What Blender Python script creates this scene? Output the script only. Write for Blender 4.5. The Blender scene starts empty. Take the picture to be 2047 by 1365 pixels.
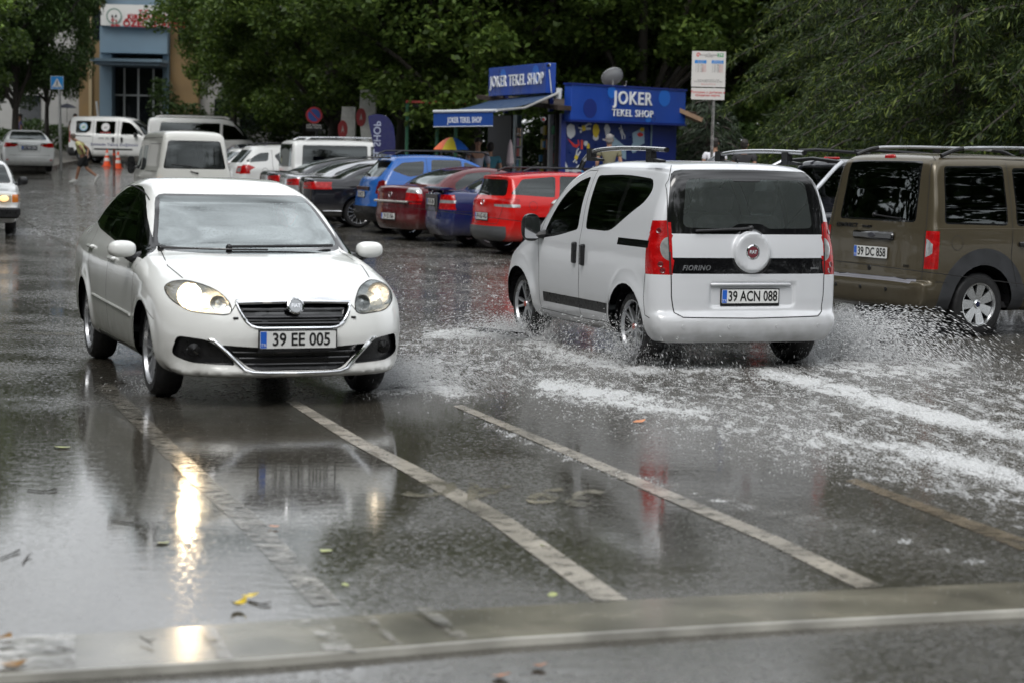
import bpy, bmesh, math, random
import numpy as np
from mathutils import Vector, Matrix
random.seed(7); np.random.seed(7)
scene = bpy.context.scene
COL = scene.collection
R = math.radians
# ---------------------------------------------------------------- camera
cam_d = bpy.data.cameras.new("camera"); cam = bpy.data.objects.new("camera", cam_d); COL.objects.link(cam)
cam_d.sensor_width = 36; cam_d.lens = 70; cam_d.clip_end = 2000; cam_d.clip_start = 0.1
CAM_H = 1.7
cam.matrix_world = Matrix.Translation((0, 0, CAM_H)) @ Matrix.Rotation(R(90 - 5.28), 4, 'X') @ Matrix.Rotation(R(1.2), 4, 'Z')
cam_d.dof.use_dof = True; cam_d.dof.focus_distance = 18.5; cam_d.dof.aperture_fstop = 2.8
scene.camera = cam
# ---------------------------------------------------------------- sky + soft sun (rain overcast)
SUN_EL, SUN_AZ = 52, 200
world = bpy.data.worlds.new("World"); scene.world = world; world.use_nodes = True
nt = world.node_tree; nt.nodes.clear()
wo = nt.nodes.new('ShaderNodeOutputWorld'); bg = nt.nodes.new('ShaderNodeBackground')
sky = nt.nodes.new('ShaderNodeTexSky'); sky.sky_type = 'NISHITA'; sky.sun_disc = False
sky.sun_elevation = R(SUN_EL); sky.sun_rotation = R(SUN_AZ); sky.dust_density = 4; sky.air_density = 1.2
bw = nt.nodes.new('ShaderNodeHueSaturation'); bw.inputs['Saturation'].default_value = 0.22
tc = nt.nodes.new('ShaderNodeTexCoord'); mp = nt.nodes.new('ShaderNodeMapping'); mp.inputs['Scale'].default_value = (1, 1, 2.6)
nz = nt.nodes.new('ShaderNodeTexNoise'); nz.inputs['Scale'].default_value = 4.2; nz.inputs['Detail'].default_value = 6
cr = nt.nodes.new('ShaderNodeMapRange'); cr.inputs['From Min'].default_value = 0.32; cr.inputs['From Max'].default_value = 0.68
cr.inputs['To Min'].default_value = 0.5; cr.inputs['To Max'].default_value = 1.6
mul = nt.nodes.new('ShaderNodeVectorMath'); mul.operation = 'SCALE'
nt.links.new(sky.outputs[0], bw.inputs['Color']); nt.links.new(tc.outputs['Generated'], mp.inputs[0])
nt.links.new(mp.outputs[0], nz.inputs['Vector']); nt.links.new(nz.outputs['Fac'], cr.inputs['Value'])
veil = nt.nodes.new('ShaderNodeMix'); veil.data_type = 'RGBA'; veil.inputs['Factor'].default_value = .72; veil.inputs['B'].default_value = (5.6, 5.8, 6.0, 1)
nt.links.new(bw.outputs[0], veil.inputs['A']); nt.links.new(veil.outputs['Result'], mul.inputs[0]); nt.links.new(cr.outputs[0], mul.inputs['Scale'])
nt.links.new(mul.outputs[0], bg.inputs['Color']); bg.inputs['Strength'].default_value = 0.15
nt.links.new(bg.outputs[0], wo.inputs['Surface'])
sd = bpy.data.lights.new("sun", 'SUN'); sd.energy = .7; sd.angle = R(25); sd.color = (1, 0.97, 0.93)
sun = bpy.data.objects.new("sun", sd); COL.objects.link(sun)
_az, _el = R(SUN_AZ), R(SUN_EL)
_sv = Vector((math.sin(_az) * math.cos(_el), math.cos(_az) * math.cos(_el), math.sin(_el)))
sun.rotation_euler = _sv.to_track_quat('Z', 'Y').to_euler(); sun.location = (0, -20, 40)
scene.view_settings.view_transform = 'Standard'; scene.view_settings.look = 'None'
scene.view_settings.gamma = 1; scene.view_settings.exposure = 0.75
scene.cycles.max_bounces = 8; scene.cycles.transparent_max_bounces = 12
# ---------------------------------------------------------------- geometry of the photograph
FPX = 3980.0
GY = [-50, 30, 37, 43, 50, 56, 63, 69, 76, 82, 110, 400]
GZ = [0, 0, .02, .09, .15, .25, .46, .72, .98, 1.17, 2.0, 6.0]
def ground_z(y): return float(np.interp(y, GY, GZ))
def ray(px, py):
    v = Vector(((px - 1023.5) / FPX, -(py - 682.5) / FPX, -1))
    return cam.matrix_world.to_3x3() @ v
def at(px, py):
    """pixel of the photograph (2047 wide) -> point on the ground"""
    d = ray(px, py); d = d / d.y; lo, hi = 1.0, 1.0
    while CAM_H + d.z * hi > ground_z(hi) and hi < 400: lo = hi; hi *= 1.03
    for _ in range(30):
        m = (lo + hi) / 2
        if CAM_H + d.z * m > ground_z(m): lo = m
        else: hi = m
    return Vector((d.x * lo, lo, ground_z(lo)))
def atd(px, py, Y):
    d = ray(px, py); t = Y / d.y
    return Vector((d.x * t, Y, CAM_H + d.z * t))
# ---------------------------------------------------------------- materials
MATS = {}
def mat(name, col=(.5, .5, .5), rough=.5, metal=0, spec=.5, coat=0, emit=None, es=1, alpha=1, trans=0, var=0, vscale=6, bump=0, bscale=40, lining=False, sheen=0):
    if name in MATS: return MATS[name]
    m = bpy.data.materials.new(name); m.use_nodes = True; n = m.node_tree; p = n.nodes['Principled BSDF']
    p.inputs['Base Color'].default_value = (*col, 1); p.inputs['Roughness'].default_value = rough
    p.inputs['Metallic'].default_value = metal; p.inputs['Specular IOR Level'].default_value = spec
    p.inputs['Coat Weight'].default_value = coat; p.inputs['Coat Roughness'].default_value = .03
    p.inputs['Transmission Weight'].default_value = trans; p.inputs['Alpha'].default_value = alpha
    if emit: p.inputs['Emission Color'].default_value = (*emit, 1); p.inputs['Emission Strength'].default_value = es
    t = n.nodes.new('ShaderNodeTexCoord')
    if var or lining:
        no = n.nodes.new('ShaderNodeTexNoise'); no.inputs['Scale'].default_value = vscale; no.inputs['Detail'].default_value = 7
        n.links.new(t.outputs['Object'], no.inputs['Vector'])
        mr = n.nodes.new('ShaderNodeMapRange'); mr.inputs['From Min'].default_value = .3; mr.inputs['From Max'].default_value = .7
        mr.inputs['To Min'].default_value = 1 - var; mr.inputs['To Max'].default_value = 1 + var
        n.links.new(no.outputs['Fac'], mr.inputs['Value'])
        sc = n.nodes.new('ShaderNodeVectorMath'); sc.operation = 'SCALE'; sc.inputs[0].default_value = col
        n.links.new(mr.outputs[0], sc.inputs['Scale']); out = sc.outputs[0]
        if lining:
            g = n.nodes.new('ShaderNodeNewGeometry'); mx = n.nodes.new('ShaderNodeMix'); mx.data_type = 'RGBA'
            n.links.new(g.outputs['Backfacing'], mx.inputs['Factor']); n.links.new(out, mx.inputs['A']); mx.inputs['B'].default_value = (.035, .035, .037, 1)
            out = mx.outputs['Result']
        n.links.new(out, p.inputs['Base Color'])
        r2 = n.nodes.new('ShaderNodeMapRange'); r2.inputs['From Min'].default_value = .3; r2.inputs['From Max'].default_value = .7
        r2.inputs['To Min'].default_value = max(rough - .4 * rough, 0); r2.inputs['To Max'].default_value = min(rough * 1.5, 1)
        n.links.new(no.outputs['Fac'], r2.inputs['Value']); n.links.new(r2.outputs[0], p.inputs['Roughness'])
    if bump:
        nb = n.nodes.new('ShaderNodeTexNoise'); nb.inputs['Scale'].default_value = bscale; nb.inputs['Detail'].default_value = 5
        n.links.new(t.outputs['Object'], nb.inputs['Vector'])
        b = n.nodes.new('ShaderNodeBump'); b.inputs['Strength'].default_value = bump; b.inputs['Distance'].default_value = .02
        n.links.new(nb.outputs['Fac'], b.inputs['Height']); n.links.new(b.outputs[0], p.inputs['Normal'])
    MATS[name] = m; return m
def glass_mat(name, tint=(.6, .65, .62), rough=.02, drops=0.0, dark=0, ior=1.65, hz=(.012, .013, .014)):
    """thin sheet glass: clear mix of tinted see-through and mirror by facing"""
    if name in MATS: return MATS[name]
    m = bpy.data.materials.new(name); m.use_nodes = True; n = m.node_tree; n.nodes.clear()
    o = n.nodes.new('ShaderNodeOutputMaterial'); tr = n.nodes.new('ShaderNodeBsdfTransparent'); tr.inputs[0].default_value = (*tint, 1)
    gl = n.nodes.new('ShaderNodeBsdfGlossy'); gl.inputs['Roughness'].default_value = rough; gl.inputs[0].default_value = (.93, 1, 1, 1)
    fr = n.nodes.new('ShaderNodeFresnel'); fr.inputs['IOR'].default_value = ior
    mx = n.nodes.new('ShaderNodeMixShader')
    base = tr.outputs[0]
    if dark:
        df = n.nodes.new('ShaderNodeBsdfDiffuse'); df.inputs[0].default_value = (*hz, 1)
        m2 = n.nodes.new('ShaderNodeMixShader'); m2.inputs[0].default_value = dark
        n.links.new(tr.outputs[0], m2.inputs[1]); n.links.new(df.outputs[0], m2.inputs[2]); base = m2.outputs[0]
    n.links.new(fr.outputs[0], mx.inputs[0]); n.links.new(base, mx.inputs[1]); n.links.new(gl.outputs[0], mx.inputs[2])
    if drops:
        t = n.nodes.new('ShaderNodeTexCoord'); v = n.nodes.new('ShaderNodeTexVoronoi'); v.inputs['Scale'].default_value = 55
        n.links.new(t.outputs['Object'], v.inputs['Vector'])
        mr = n.nodes.new('ShaderNodeMapRange'); mr.inputs['From Min'].default_value = .12; mr.inputs['From Max'].default_value = .3; mr.inputs['To Min'].default_value = 1; mr.inputs['To Max'].default_value = 0
        n.links.new(v.outputs['Distance'], mr.inputs['Value'])
        b = n.nodes.new('ShaderNodeBump'); b.inputs['Strength'].default_value = drops; b.inputs['Distance'].default_value = .003
        n.links.new(mr.outputs[0], b.inputs['Height']); n.links.new(b.outputs[0], gl.inputs['Normal'])
    n.links.new(mx.outputs[0], o.inputs['Surface']); MATS[name] = m; return m
# ---------------------------------------------------------------- object helpers
def mesh_obj(name, verts, faces, m, parent=None, smooth=False, mi=None, normals=None, loc=None):
    me = bpy.data.meshes.new(name); me.from_pydata([tuple(v) for v in verts], [], [tuple(f) for f in faces]); me.update()
    for x in (m if isinstance(m, (list, tuple)) else [m]): me.materials.append(x)
    if mi is not None: me.polygons.foreach_set('material_index', np.array(mi, dtype=np.int32))
    if smooth or normals is not None: me.polygons.foreach_set('use_smooth', np.ones(len(me.polygons), dtype=bool))
    if normals is not None:
        try: me.normals_split_custom_set_from_vertices([tuple(x) for x in normals])
        except Exception as e: print('normals', e)
    o = bpy.data.objects.new(name, me); COL.objects.link(o)
    if parent: o.parent = parent
    if loc: o.location = loc
    return o
def thing(name, label, cat, loc=(0, 0, 0), rz=0, group=None, kind=None):
    o = bpy.data.objects.new(name, None); o.empty_display_size = .2; COL.objects.link(o)
    o.location = loc; o.rotation_euler = (0, 0, rz); return tag(o, label, cat, group, kind)
def tag(o, label=None, cat=None, group=None, kind=None):
    if label: o['label'] = label
    if cat: o['category'] = cat
    if group: o['group'] = group
    if kind: o['kind'] = kind
    return o
class MB:
    """collects primitive shapes into ONE mesh"""
    def __init__(s): s.v = []; s.f = []; s.mi = []; s.cur = 0; s.M = Matrix()
    def add(s, vs, fs):
        b = len(s.v); s.v += [s.M @ Vector(v) for v in vs]; s.f += [tuple(b + i for i in f) for f in fs]; s.mi += [s.cur] * len(fs); return s
    def box(s, c, d, rot=None, bev=0):
        hx, hy, hz = d[0] / 2, d[1] / 2, d[2] / 2
        if bev:
            b = min(bev, hx * .9, hy * .9, hz * .9); vs = []; 
            for sx in (-1, 1):
                for sy in (-1, 1):
                    for sz in (-1, 1):
                        vs += [(sx * (hx - b), sy * (hy - b), sz * hz), (sx * (hx - b), sy * hy, sz * (hz - b)), (sx * hx, sy * (hy - b), sz * (hz - b))]
            bm = bmesh.new(); [bm.verts.new(v) for v in vs]; r = bmesh.ops.convex_hull(bm, input=bm.verts[:]); bm.verts.index_update()
            fs = [[v.index for v in f.verts] for f in bm.faces]; vs = [v.co.copy() for v in bm.verts]; bm.free()
        else:
            vs = [(x * hx, y * hy, z * hz) for x in (-1, 1) for y in (-1, 1) for z in (-1, 1)]
            fs = [(0, 1, 3, 2), (4, 6, 7, 5), (0, 4, 5, 1), (2, 3, 7, 6), (0, 2, 6, 4), (1, 5, 7, 3)]
        m = rot.to_4x4() if rot else Matrix()
        return s.add([m @ Vector(v) + Vector(c) for v in vs], fs)
    def tube(s, pts, r, n=8, cap=True):
        pts = [Vector(p) for p in pts]; rs = r if isinstance(r, (list, tuple)) else [r] * len(pts); vs = []; fs = []
        up = Vector((0, 0, 1))
        for i, p in enumerate(pts):
            d = (pts[min(i + 1, len(pts) - 1)] - pts[max(i - 1, 0)]).normalized()
            a = d.cross(up if abs(d.z) < .95 else Vector((1, 0, 0))).normalized(); b = d.cross(a)
            for k in range(n):
                t = 2 * math.pi * k / n; vs.append(p + (a * math.cos(t) + b * math.sin(t)) * rs[i])
        for i in range(len(pts) - 1):
            for k in range(n): fs.append((i * n + k, i * n + (k + 1) % n, (i + 1) * n + (k + 1) % n, (i + 1) * n + k))
        if cap: fs += [tuple(range(n))[::-1], tuple(range((len(pts) - 1) * n, len(pts) * n))]
        return s.add(vs, fs)
    def lathe(s, prof, n=24, axis='Z', c=(0, 0, 0), ang=2 * math.pi):
        """prof: (r, h)"""
        vs = []; fs = []; full = abs(ang - 2 * math.pi) < 1e-6; nn = n if full else n + 1
        for i in range(nn):
            t = ang * i / n; ct, st = math.cos(t), math.sin(t)
            for r, h in prof:
                q = {'Z': (r * ct, r * st, h), 'Y': (r * ct, h, r * st), 'X': (h, r * ct, r * st)}[axis]
                vs.append((q[0] + c[0], q[1] + c[1], q[2] + c[2]))
        k = len(prof)
        for i in range(n):
            a, b = i * k, ((i + 1) % nn) * k
            for j in range(k - 1): fs.append((a + j, b + j, b + j + 1, a + j + 1))
        return s.add(vs, fs)
    def ell(s, c, d, n=16, m=10, rot=None):
        vs = []; fs = []; Mx = rot.to_4x4() if rot else Matrix()
        for i in range(m + 1):
            t = math.pi * i / m
            for k in range(n):
                p = 2 * math.pi * k / n
                vs.append(Mx @ Vector((d[0] * math.sin(t) * math.cos(p), d[1] * math.sin(t) * math.sin(p), d[2] * math.cos(t))) + Vector(c))
        for i in range(m):
            for k in range(n): fs.append((i * n + k, (i + 1) * n + k, (i + 1) * n + (k + 1) % n, i * n + (k + 1) % n))
        return s.add(vs, fs)
    def prism(s, poly, y0, y1, plane='XZ'):
        n = len(poly); vs = []
        for h in (y0, y1):
            for a, b in poly: vs.append({'XZ': (a, h, b), 'YZ': (h, a, b), 'XY': (a, b, h)}[plane])
        fs = [tuple(range(n)), tuple(range(n, 2 * n))[::-1]] + [(i, n + i, n + (i + 1) % n, (i + 1) % n) for i in range(n)]
        return s.add(vs, fs)
    def build(s, name, m, parent=None, smooth=False, loc=None):
        o = mesh_obj(name, s.v, s.f, m, parent, smooth, s.mi if len(set(s.mi)) > 1 else None, loc=loc)
        if smooth:
            try: o.data.set_sharp_from_angle(angle=R(40))
            except Exception: pass
        bm = bmesh.new(); bm.from_mesh(o.data); bmesh.ops.recalc_face_normals(bm, faces=bm.faces[:]); bm.to_mesh(o.data); bm.free()
        return o
_TX = {}
def text_mesh(txt, size, depth=.002, align='CENTER', bold=0.0, xs=1.0, shear=0, sp=1.12):
    """returns verts, faces of lettering in the XY plane"""
    key = (txt, size, depth, align, bold, xs, shear)
    if key in _TX: return _TX[key]
    c = bpy.data.curves.new("t", 'FONT'); c.body = txt; c.size = size; c.extrude = depth; c.align_x = align; c.align_y = 'CENTER'
    c.offset = bold; c.resolution_u = 3; c.shear = shear; c.space_character = sp
    o = bpy.data.objects.new("t", c); COL.objects.link(o); dg = bpy.context.evaluated_depsgraph_get(); dg.update()
    me = bpy.data.meshes.new_from_object(o.evaluated_get(dg)); vs = [(v.co.x * xs, v.co.y, v.co.z) for v in me.vertices]; fs = [tuple(p.vertices) for p in me.polygons]
    bpy.data.objects.remove(o); bpy.data.meshes.remove(me); bpy.data.curves.remove(c)
    _TX[key] = (vs, fs); return _TX[key]
def text_obj(name, txt, size, m, parent, M, **k):
    vs, fs = text_mesh(txt, size, **k)
    return mesh_obj(name, [M @ Vector(v) for v in vs], fs, m, parent)
def frameM(o, ex, ey):
    """matrix whose X,Y axes are ex,ey at o"""
    ex = Vector(ex).normalized(); ey = Vector(ey).normalized(); ez = ex.cross(ey).normalized(); ey = ez.cross(ex)
    M = Matrix((ex, ey, ez)).transposed().to_4x4(); M.translation = Vector(o); return M
def copy_tree(o, parent=None):
    c = o.copy(); COL.objects.link(c)
    if parent: c.parent = parent
    for ch in list(o.children): copy_tree(ch, c)
    return c
# ================================================================ vehicles: smooth implicit body, cut into panels
def catmull(pts, n=8):
    P = [np.array(p, float) for p in pts]; out = []
    for i in range(len(P) - 1):
        p0 = P[max(i - 1, 0)]; p1 = P[i]; p2 = P[i + 1]; p3 = P[min(i + 2, len(P) - 1)]
        d = np.linalg.norm(p2 - p1) + 1e-9
        m1 = (p2 - p0) / (np.linalg.norm(p2 - p1) + np.linalg.norm(p1 - p0) + 1e-9) * d
        m2 = (p3 - p1) / (np.linalg.norm(p3 - p2) + np.linalg.norm(p2 - p1) + 1e-9) * d
        for k in range(n):
            t = k / n; t2 = t * t; t3 = t2 * t
            out.append((2 * t3 - 3 * t2 + 1) * p1 + (t3 - 2 * t2 + t) * m1 + (-2 * t3 + 3 * t2) * p2 + (t3 - t2) * m2)
    out.append(P[-1]); return np.array(out)
def poly_sdf(px, pz, poly):
    d = np.full(px.shape, 1e9); s = np.ones(px.shape); n = len(poly)
    for i in range(n):
        a = poly[i]; b = poly[i - 1]; ex, ez = b[0] - a[0], b[1] - a[1]; wx, wz = px - a[0], pz - a[1]
        t = np.clip((wx * ex + wz * ez) / (ex * ex + ez * ez + 1e-12), 0, 1)
        d = np.minimum(d, (wx - ex * t) ** 2 + (wz - ez * t) ** 2)
        c1 = pz >= a[1]; c2 = pz < b[1]; c3 = ex * wz > ez * wx
        s = np.where((c1 & c2 & c3) | (~c1 & ~c2 & ~c3), -s, s)
    return s * np.sqrt(d)
def smax(a, b, k):
    h = np.maximum(k - np.abs(a - b), 0) / k; return np.maximum(a, b) + h * h * k * .25
def smin(a, b, k): return -smax(-a, -b, k)
def surface_nets(F, lo, hi, h):
    ax = [np.arange(lo[i], hi[i] + h, h) for i in range(3)]
    G = np.meshgrid(*ax, indexing='ij'); P = np.stack([g.ravel() for g in G], 1)
    V = F(P).reshape(G[0].shape); S = V < 0; nx, ny, nz_ = V.shape
    cnt = np.zeros((nx - 1, ny - 1, nz_ - 1)); acc = np.zeros((nx - 1, ny - 1, nz_ - 1, 3))
    for a in range(3):
        s0 = [slice(None)] * 3; s1 = [slice(None)] * 3; s0[a] = slice(0, -1); s1[a] = slice(1, None)
        v0 = V[tuple(s0)]; v1 = V[tuple(s1)]; cr_ = S[tuple(s0)] != S[tuple(s1)]
        t = np.where(cr_, v0 / (v0 - v1 + 1e-12), 0)
        b, c = [k for k in range(3) if k != a]
        for ib in (0, 1):
            for ic in (0, 1):
                sl = [slice(None)] * 3
                sl[b] = slice(ib, cr_.shape[b] - 1 + ib); sl[c] = slice(ic, cr_.shape[c] - 1 + ic)
                m_ = cr_[tuple(sl)]; tt = t[tuple(sl)]
                off = np.zeros(m_.shape + (3,)); off[..., a] = tt; off[..., b] = ib; off[..., c] = ic
                cnt += m_; acc += off * m_[..., None]
    act = cnt > 0; idx = -np.ones(act.shape, int); idx[act] = np.arange(act.sum())
    ijk = np.argwhere(act); P = ijk + acc[act] / cnt[act][:, None]; P = P * h + np.array(lo)
    faces = []
    for a in range(3):
        s0 = [slice(None)] * 3; s1 = [slice(None)] * 3; s0[a] = slice(0, -1); s1[a] = slice(1, None)
        cr_ = S[tuple(s0)] != S[tuple(s1)]; b, c = [(1, 2), (2, 0), (0, 1)][a]
        e = np.argwhere(cr_); e = e[(e[:, b] > 0) & (e[:, c] > 0) & (e[:, b] < V.shape[b] - 1) & (e[:, c] < V.shape[c] - 1)]
        q = []
        for db, dc in ((-1, -1), (0, -1), (0, 0), (-1, 0)):
            k = e.copy(); k[:, b] += db; k[:, c] += dc; q.append(idx[k[:, 0], k[:, 1], k[:, 2]])
        q = np.stack(q, 1); ins = S[tuple(s0)][e[:, 0], e[:, 1], e[:, 2]]
        q[~ins] = q[~ins][:, ::-1]; faces.append(q)
    Fc = np.concatenate(faces)
    for _ in range(3):
        g = grad(F, P); f = F(P); P = P - np.clip(f / (np.sum(g * g, 1) + 1e-6), -h, h)[:, None] * g
    return P, Fc
def grad(F, P, e=.004):
    g = np.zeros_like(P)
    for a in range(3):
        d = np.zeros(3); d[a] = e; g[:, a] = (F(P + d) - F(P - d)) / (2 * e)
    return g
def inset(poly, w):
    n = len(poly); A = sum(poly[i][0] * poly[(i + 1) % n][1] - poly[(i + 1) % n][0] * poly[i][1] for i in range(n)); s = 1 if A > 0 else -1; out = []
    for i in range(n):
        a, b, c = Vector(poly[i - 1]), Vector(poly[i]), Vector(poly[(i + 1) % n])
        d1 = (b - a).normalized(); d2 = (c - b).normalized(); n1 = Vector((-d1.y, d1.x)) * s; n2 = Vector((-d2.y, d2.x)) * s
        m_ = n1 + n2; m_ = m_ / max(m_.length_squared, .3) * 2 if m_.length > 1e-6 else n1
        out.append(tuple(b + m_ * w))
    return out
def rp(pts, r=.05, n=3):
    """round the corners of a polygon"""
    out = []; k = len(pts)
    for i in range(k):
        a, b, c = Vector(pts[i - 1][:2]), Vector(pts[i][:2]), Vector(pts[(i + 1) % k][:2])
        rr = pts[i][2] if len(pts[i]) > 2 else r
        r1 = min(rr, (a - b).length * .45); r2 = min(rr, (c - b).length * .45)
        p = b + (a - b).normalized() * r1; q = b + (c - b).normalized() * r2
        for j in range(n + 1):
            t = j / n; out.append(tuple((1 - t) ** 2 * p + 2 * t * (1 - t) * b + t * t * q))
    return out
def circ(cx, cz, r, n=20, a0=0): return [(cx + r * math.cos(a0 + 2 * math.pi * i / n), cz + r * math.sin(a0 + 2 * math.pi * i / n)) for i in range(n)]
def pinpoly(x, z, poly):
    c = False; n = len(poly); j = n - 1
    for i in range(n):
        if (poly[i][1] > z) != (poly[j][1] > z) and x < (poly[j][0] - poly[i][0]) * (z - poly[i][1]) / (poly[j][1] - poly[i][1]) + poly[i][0]: c = not c
        j = i
    return c
class Car:
    """spec coordinates: x = metres behind the front bumper, y = left, z = up"""
    def __init__(s, L, W, wb, fo, prof, side, zb=.22, rf=.3, rr=.15, pf=2.6, pr=3.0, crown=.05, k=.07, h=.045, tx=None, rw=.31, arch=.36, extra=None, flare=.0, tyre_w=.2, archz=None, paint=None):
        s.L, s.W, s.wb, s.fo, s.h = L, W, wb, fo, h; s.A = fo + wb / 2; s.rw = rw; s.arch = arch; s.tyre_w = tyre_w
        top = catmull(prof, 8); poly = np.vstack([top]); s.zmax = top[:, 1].max()
        gx = np.arange(-.6, L + .6, .015); gz = np.arange(-.2, s.zmax + .5, .015); GX, GZ_ = np.meshgrid(gx, gz, indexing='ij')
        D = poly_sdf(GX, GZ_, poly); sd_ = catmull(side, 6); hw0 = W / 2
        txp = tx or [(0, 1), (L, 1)]; tx_ = catmull(txp, 6); s.side = sd_
        ax_ = [fo, fo + wb]
        def look(x, z):
            fx = np.clip((x - gx[0]) / .015, 0, len(gx) - 1.001); fz = np.clip((z - gz[0]) / .015, 0, len(gz) - 1.001)
            i = fx.astype(int); j = fz.astype(int); u = fx - i; v = fz - j
            return D[i, j] * (1 - u) * (1 - v) + D[i + 1, j] * u * (1 - v) + D[i, j + 1] * (1 - u) * v + D[i + 1, j + 1] * u * v
        def F(P):
            x = s.A - P[:, 0]; y = np.abs(P[:, 1]); z = P[:, 2]; yn = y / hw0
            t = np.clip(x / L, 0, 1); t = t * t * (3 - 2 * t)
            xe = x - rf * yn ** pf * (1 - t) + rr * yn ** pr * t
            ze = z + crown * yn ** 2.2 * np.clip((z - .55) / .3, 0, 1)
            d1 = look(xe, ze)
            hw = np.interp(z, sd_[:, 0], sd_[:, 1]) * np.interp(x, tx_[:, 0], tx_[:, 1])
            if flare:
                for wx in ax_:
                    rr_ = np.sqrt((x - wx) ** 2 + (z - rw) ** 2); hw = hw + flare * np.exp(-((rr_ - arch) / .07) ** 2)
            d = smax(d1, (y - hw) * .96, k)
            if extra: d = extra(d, x, P[:, 1], z)
            return d
        s.F = F
        P, Fc = surface_nets(F, (s.A - L - .12, -W / 2 - .1, -.02 + zb - .1), (s.A + .12, W / 2 + .1, s.zmax + .1), h)
        s.bm = bmesh.new(); bv = [s.bm.verts.new(p) for p in P]
        for f in Fc:
            if len(set(f.tolist())) == 4 and f.min() >= 0:
                try: s.bm.faces.new([bv[i] for i in f])
                except ValueError: pass
        s.nf = -1; s.lr = s.bm.faces.layers.int.new('reg'); s.lm = s.bm.faces.layers.int.new('mt')
        s.regs = ['body']; s.mats = [[]]; s.root = None; s.rib = []; s.mats[0].append(paint)
    def X(s, x): return s.A - x
    def _index(s):
        s.C = np.array([f.calc_center_median() for f in s.bm.faces]); s.nf = len(s.C)
    def _cut(s, proj, poly, rid, mid, nmin=None, lim=None, only=None):
        bm = s.bm; lr, lm = s.lr, s.lm
        if proj in 'LR': P2 = [(s.A - a, b) for a, b in poly]; i0, i1 = 0, 2; sg = 1 if proj == 'L' else -1; na = 1
        elif proj in 'FB': P2 = list(poly); i0, i1 = 1, 2; sg = 1 if proj == 'F' else -1; na = 0
        else: P2 = [(s.A - a, b) for a, b in poly]; i0, i1 = 0, 1; sg = 1; na = 2
        th = nmin if nmin is not None else .3
        x0 = min(p[0] for p in P2) ; x1 = max(p[0] for p in P2); z0 = min(p[1] for p in P2); z1 = max(p[1] for p in P2); e = s.h * .9
        cand = []
        if len(bm.faces) > s.nf: s._index()
        C = s.C; sel = (C[:, i0] > x0 - e) & (C[:, i0] < x1 + e) & (C[:, i1] > z0 - e) & (C[:, i1] < z1 + e)
        bm.faces.ensure_lookup_table()
        for fi in np.nonzero(sel)[0].tolist():
            f = bm.faces[fi]; c = f.calc_center_median()
            if not (x0 - e < c[i0] < x1 + e and z0 - e < c[i1] < z1 + e): continue
            if f[lr] < 0: continue
            if only is not None and f[lr] not in only: continue
            if na == 1 and c[1] * sg < 0.05: continue
            f.normal_update()
            if f.normal[na] * sg < th: continue
            if lim and not lim(c): continue
            cand.append(f)
        geom = set(cand)
        for f in cand: geom.update(f.edges); geom.update(f.verts)
        geom = list(geom); n = len(P2)
        for i in range(n):
            a, b = P2[i - 1], P2[i]; dx, dz = b[0] - a[0], b[1] - a[1]; l = math.hypot(dx, dz)
            if l < 1e-5: continue
            co = [0, 0, 0]; no = [0, 0, 0]; co[i0], co[i1] = a; no[i0], no[i1] = -dz / l, dx / l
            r = bmesh.ops.bisect_plane(bm, geom=geom, dist=1e-5, plane_co=co, plane_no=no)
            geom = r['geom']
        cnt = 0
        for f in geom:
            if isinstance(f, bmesh.types.BMFace) and f.is_valid:
                c = f.calc_center_median()
                if pinpoly(c[i0], c[i1], P2): f[lr] = rid; f[lm] = mid; cnt += 1
        return cnt
    def region(s, name, proj, poly, m, border=0, bmat=None, sym=False, nmin=None, lim=None, reg=None, only=None):
        """cut a part out of the skin. sym: also the mirrored one. returns region ids"""
        out = []
        todo = [(proj, poly)]
        if sym:
            if proj == 'L': todo.append(('R', poly))
            elif proj == 'R': todo.append(('L', poly))
            else: todo.append((proj, [(a, -b) if proj == 'T' else (-a, b) for a, b in poly]))
        for q, (pj, pl) in enumerate(todo):
            if reg is not None: rid = reg[q] if isinstance(reg, (list, tuple)) else reg
            else: s.regs.append(name); s.mats.append([]); rid = len(s.regs) - 1
            if border:
                s._cut(pj, pl, rid, s._mi(rid, bmat), nmin, lim, only)
                s._cut(pj, inset(pl, border), rid, s._mi(rid, m), nmin, lim, only)
            else: s._cut(pj, pl, rid, s._mi(rid, m), nmin, lim, only)
            out.append(rid)
        return out
    def _mi(s, rid, m):
        if m not in s.mats[rid]: s.mats[rid].append(m)
        return s.mats[rid].index(m)
    def hole(s, proj, poly, sym=False, nmin=None, lim=None):
        s._cut(proj, poly, -1, 0, nmin, lim)
        if sym: s._cut({'L': 'R', 'R': 'L'}.get(proj, proj), poly if proj in 'LR' else [(-a, b) for a, b in poly], -1, 0, nmin, lim)
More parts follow.
